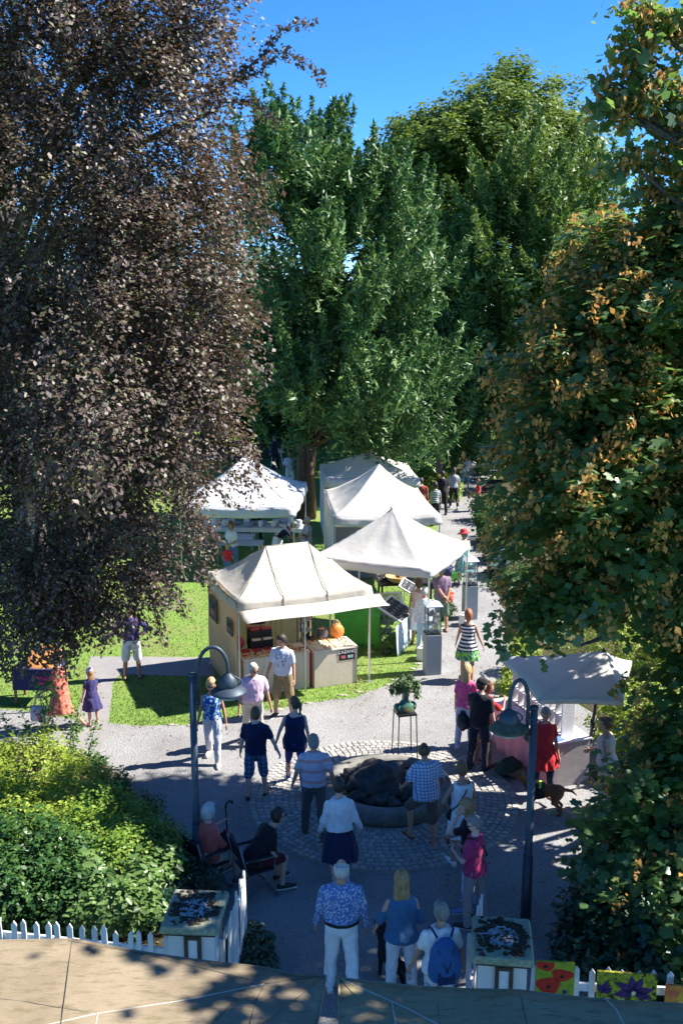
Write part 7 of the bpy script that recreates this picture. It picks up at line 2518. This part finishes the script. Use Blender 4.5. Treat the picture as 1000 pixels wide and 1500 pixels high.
MB().tube([(-.15, 0, .25), (-.1, 0, .36), (0, 0, .4), (.1, 0, .36), (.15, 0, .25)], .008, 6).build('handle', M_WPAINT, bk, True)
gb = thing('crate', 'small bright green crate on the pushchair side of the white tent', 'crate', tuple(G(664, 850)), .3)
MB().box((0, 0, .03), (.4, .3, .04)).build('bottom', M_LGREEN, gb)
for sx, sy, w_, d_ in ((-.19, 0, .02, .3), (.19, 0, .02, .3), (0, -.14, .4, .02), (0, .14, .4, .02)):
    MB().box((sx, sy, .15), (w_, d_, .24)).build('side', M_GREEN, gb)

# ---- dogs
def dog(label, c, rz, s, m, sit=False, head=(0, .0), extra=None):
    d = thing('dog', label, 'dog', tuple(c), rz)
    mb = MB()
    z = .42
    mb.loft([(Vector((0, -.33, z + .03)), .07, .08, Matrix.Rotation(pi/2, 3, 'X')), (Vector((0, -.25, z + .02)), .105, .12, Matrix.Rotation(pi/2, 3, 'X')), (Vector((0, -.05, z + .01)), .1, .115, Matrix.Rotation(pi/2, 3, 'X')),
             (Vector((0, .15, z - .01)), .12, .15, Matrix.Rotation(pi/2, 3, 'X')), (Vector((0, .28, z + .02)), .1, .13, Matrix.Rotation(pi/2, 3, 'X')), (Vector((0, .34, z + .05)), .06, .08, Matrix.Rotation(pi/2, 3, 'X'))], 18)
    mb.capsule((0, .28, z + .07), .085, (0, .4, z + .2), .07)
    hc = Vector((0, .44, z + .25))
    mb.ball(hc, (.075, .09, .075), 14, 10)
    mb.capsule(hc + Vector((0, .06, -.02)), .05, hc + Vector((0, .16, -.035)), .033)
    for sx in (-1, 1):
        mb.capsule((sx * .075, .22, z - .02), .055, (sx * .08, .2, z - .2), .036)
        mb.capsule((sx * .08, .2, z - .2), .036, (sx * .08, .22, .04), .026)
        mb.capsule((sx * .08, .22, .03), .027, (sx * .08, .26, .025), .026)
        mb.capsule((sx * .08, -.25, z), .085, (sx * .09, -.16, z - .17), .05)
        mb.capsule((sx * .09, -.16, z - .17), .045, (sx * .085, -.3, z - .28), .028)
        mb.capsule((sx * .085, -.3, z - .28), .028, (sx * .085, -.28, .04), .025)
        mb.capsule((sx * .085, -.28, .03), .027, (sx * .085, -.23, .025), .025)
        mb.capsule(hc + Vector((sx * .065, -.01, .05)), .03, hc + Vector((sx * .085, .0, -.05)), .018)
    mb.tube([(0, -.33, z + .06), (0, -.46, z + .05), (0, -.56, z - .03)], [.035, .028, .012], 8)
    link('body', remesh(mb, .014, 3, .006), m, d)
    MB().ball(hc + Vector((0, .195, -.028)), .018, 8, 6).build('nose', M_BLACK, d, True)
    for sx in (-1, 1):
        MB().ball(hc + Vector((sx * .035, .075, .025)), .01, 6, 5).build('eye', M_BLACK, d, True)
    d.scale = (s, s, s)
    return d
d1 = dog('tan dog in a black and yellow harness standing behind the right street lamp', G(796, 1190), radians(75), .95, mat('fur_tan', (.2, .085, .035), .9, .3, 9, bump=.5))
hn = thing('dog_harness', 'black harness with a luminous yellow stripe on the tan dog', 'harness', tuple(d1.location), d1.rotation_euler[2])
hn.scale = (.95,) * 3
MB().loft([(Vector((0, .0, .43)), .118, .135, Matrix.Rotation(pi/2, 3, 'X')), (Vector((0, .17, .41)), .138, .168, Matrix.Rotation(pi/2, 3, 'X'))], 22, False).build('saddle', M_BLACK, hn, True).modifiers.new('c', 'SOLIDIFY').thickness = .012
MB().loft([(Vector((0, .06, .425)), .136, .158, Matrix.Rotation(pi/2, 3, 'X')), (Vector((0, .1, .42)), .141, .165, Matrix.Rotation(pi/2, 3, 'X'))], 22, False).build('stripe', mat('hi_vis', (.45, .75, .05), .6), hn, True)
d2 = dog('black dog walking at the feet of the woman in the blue blouse', G(572, 1440), radians(20), .85, mat('fur_black', (.012, .012, .014), .85, .4, 9, bump=.6))

# ================================================================ tidy up
bpy.data.scenes.remove(TMP)
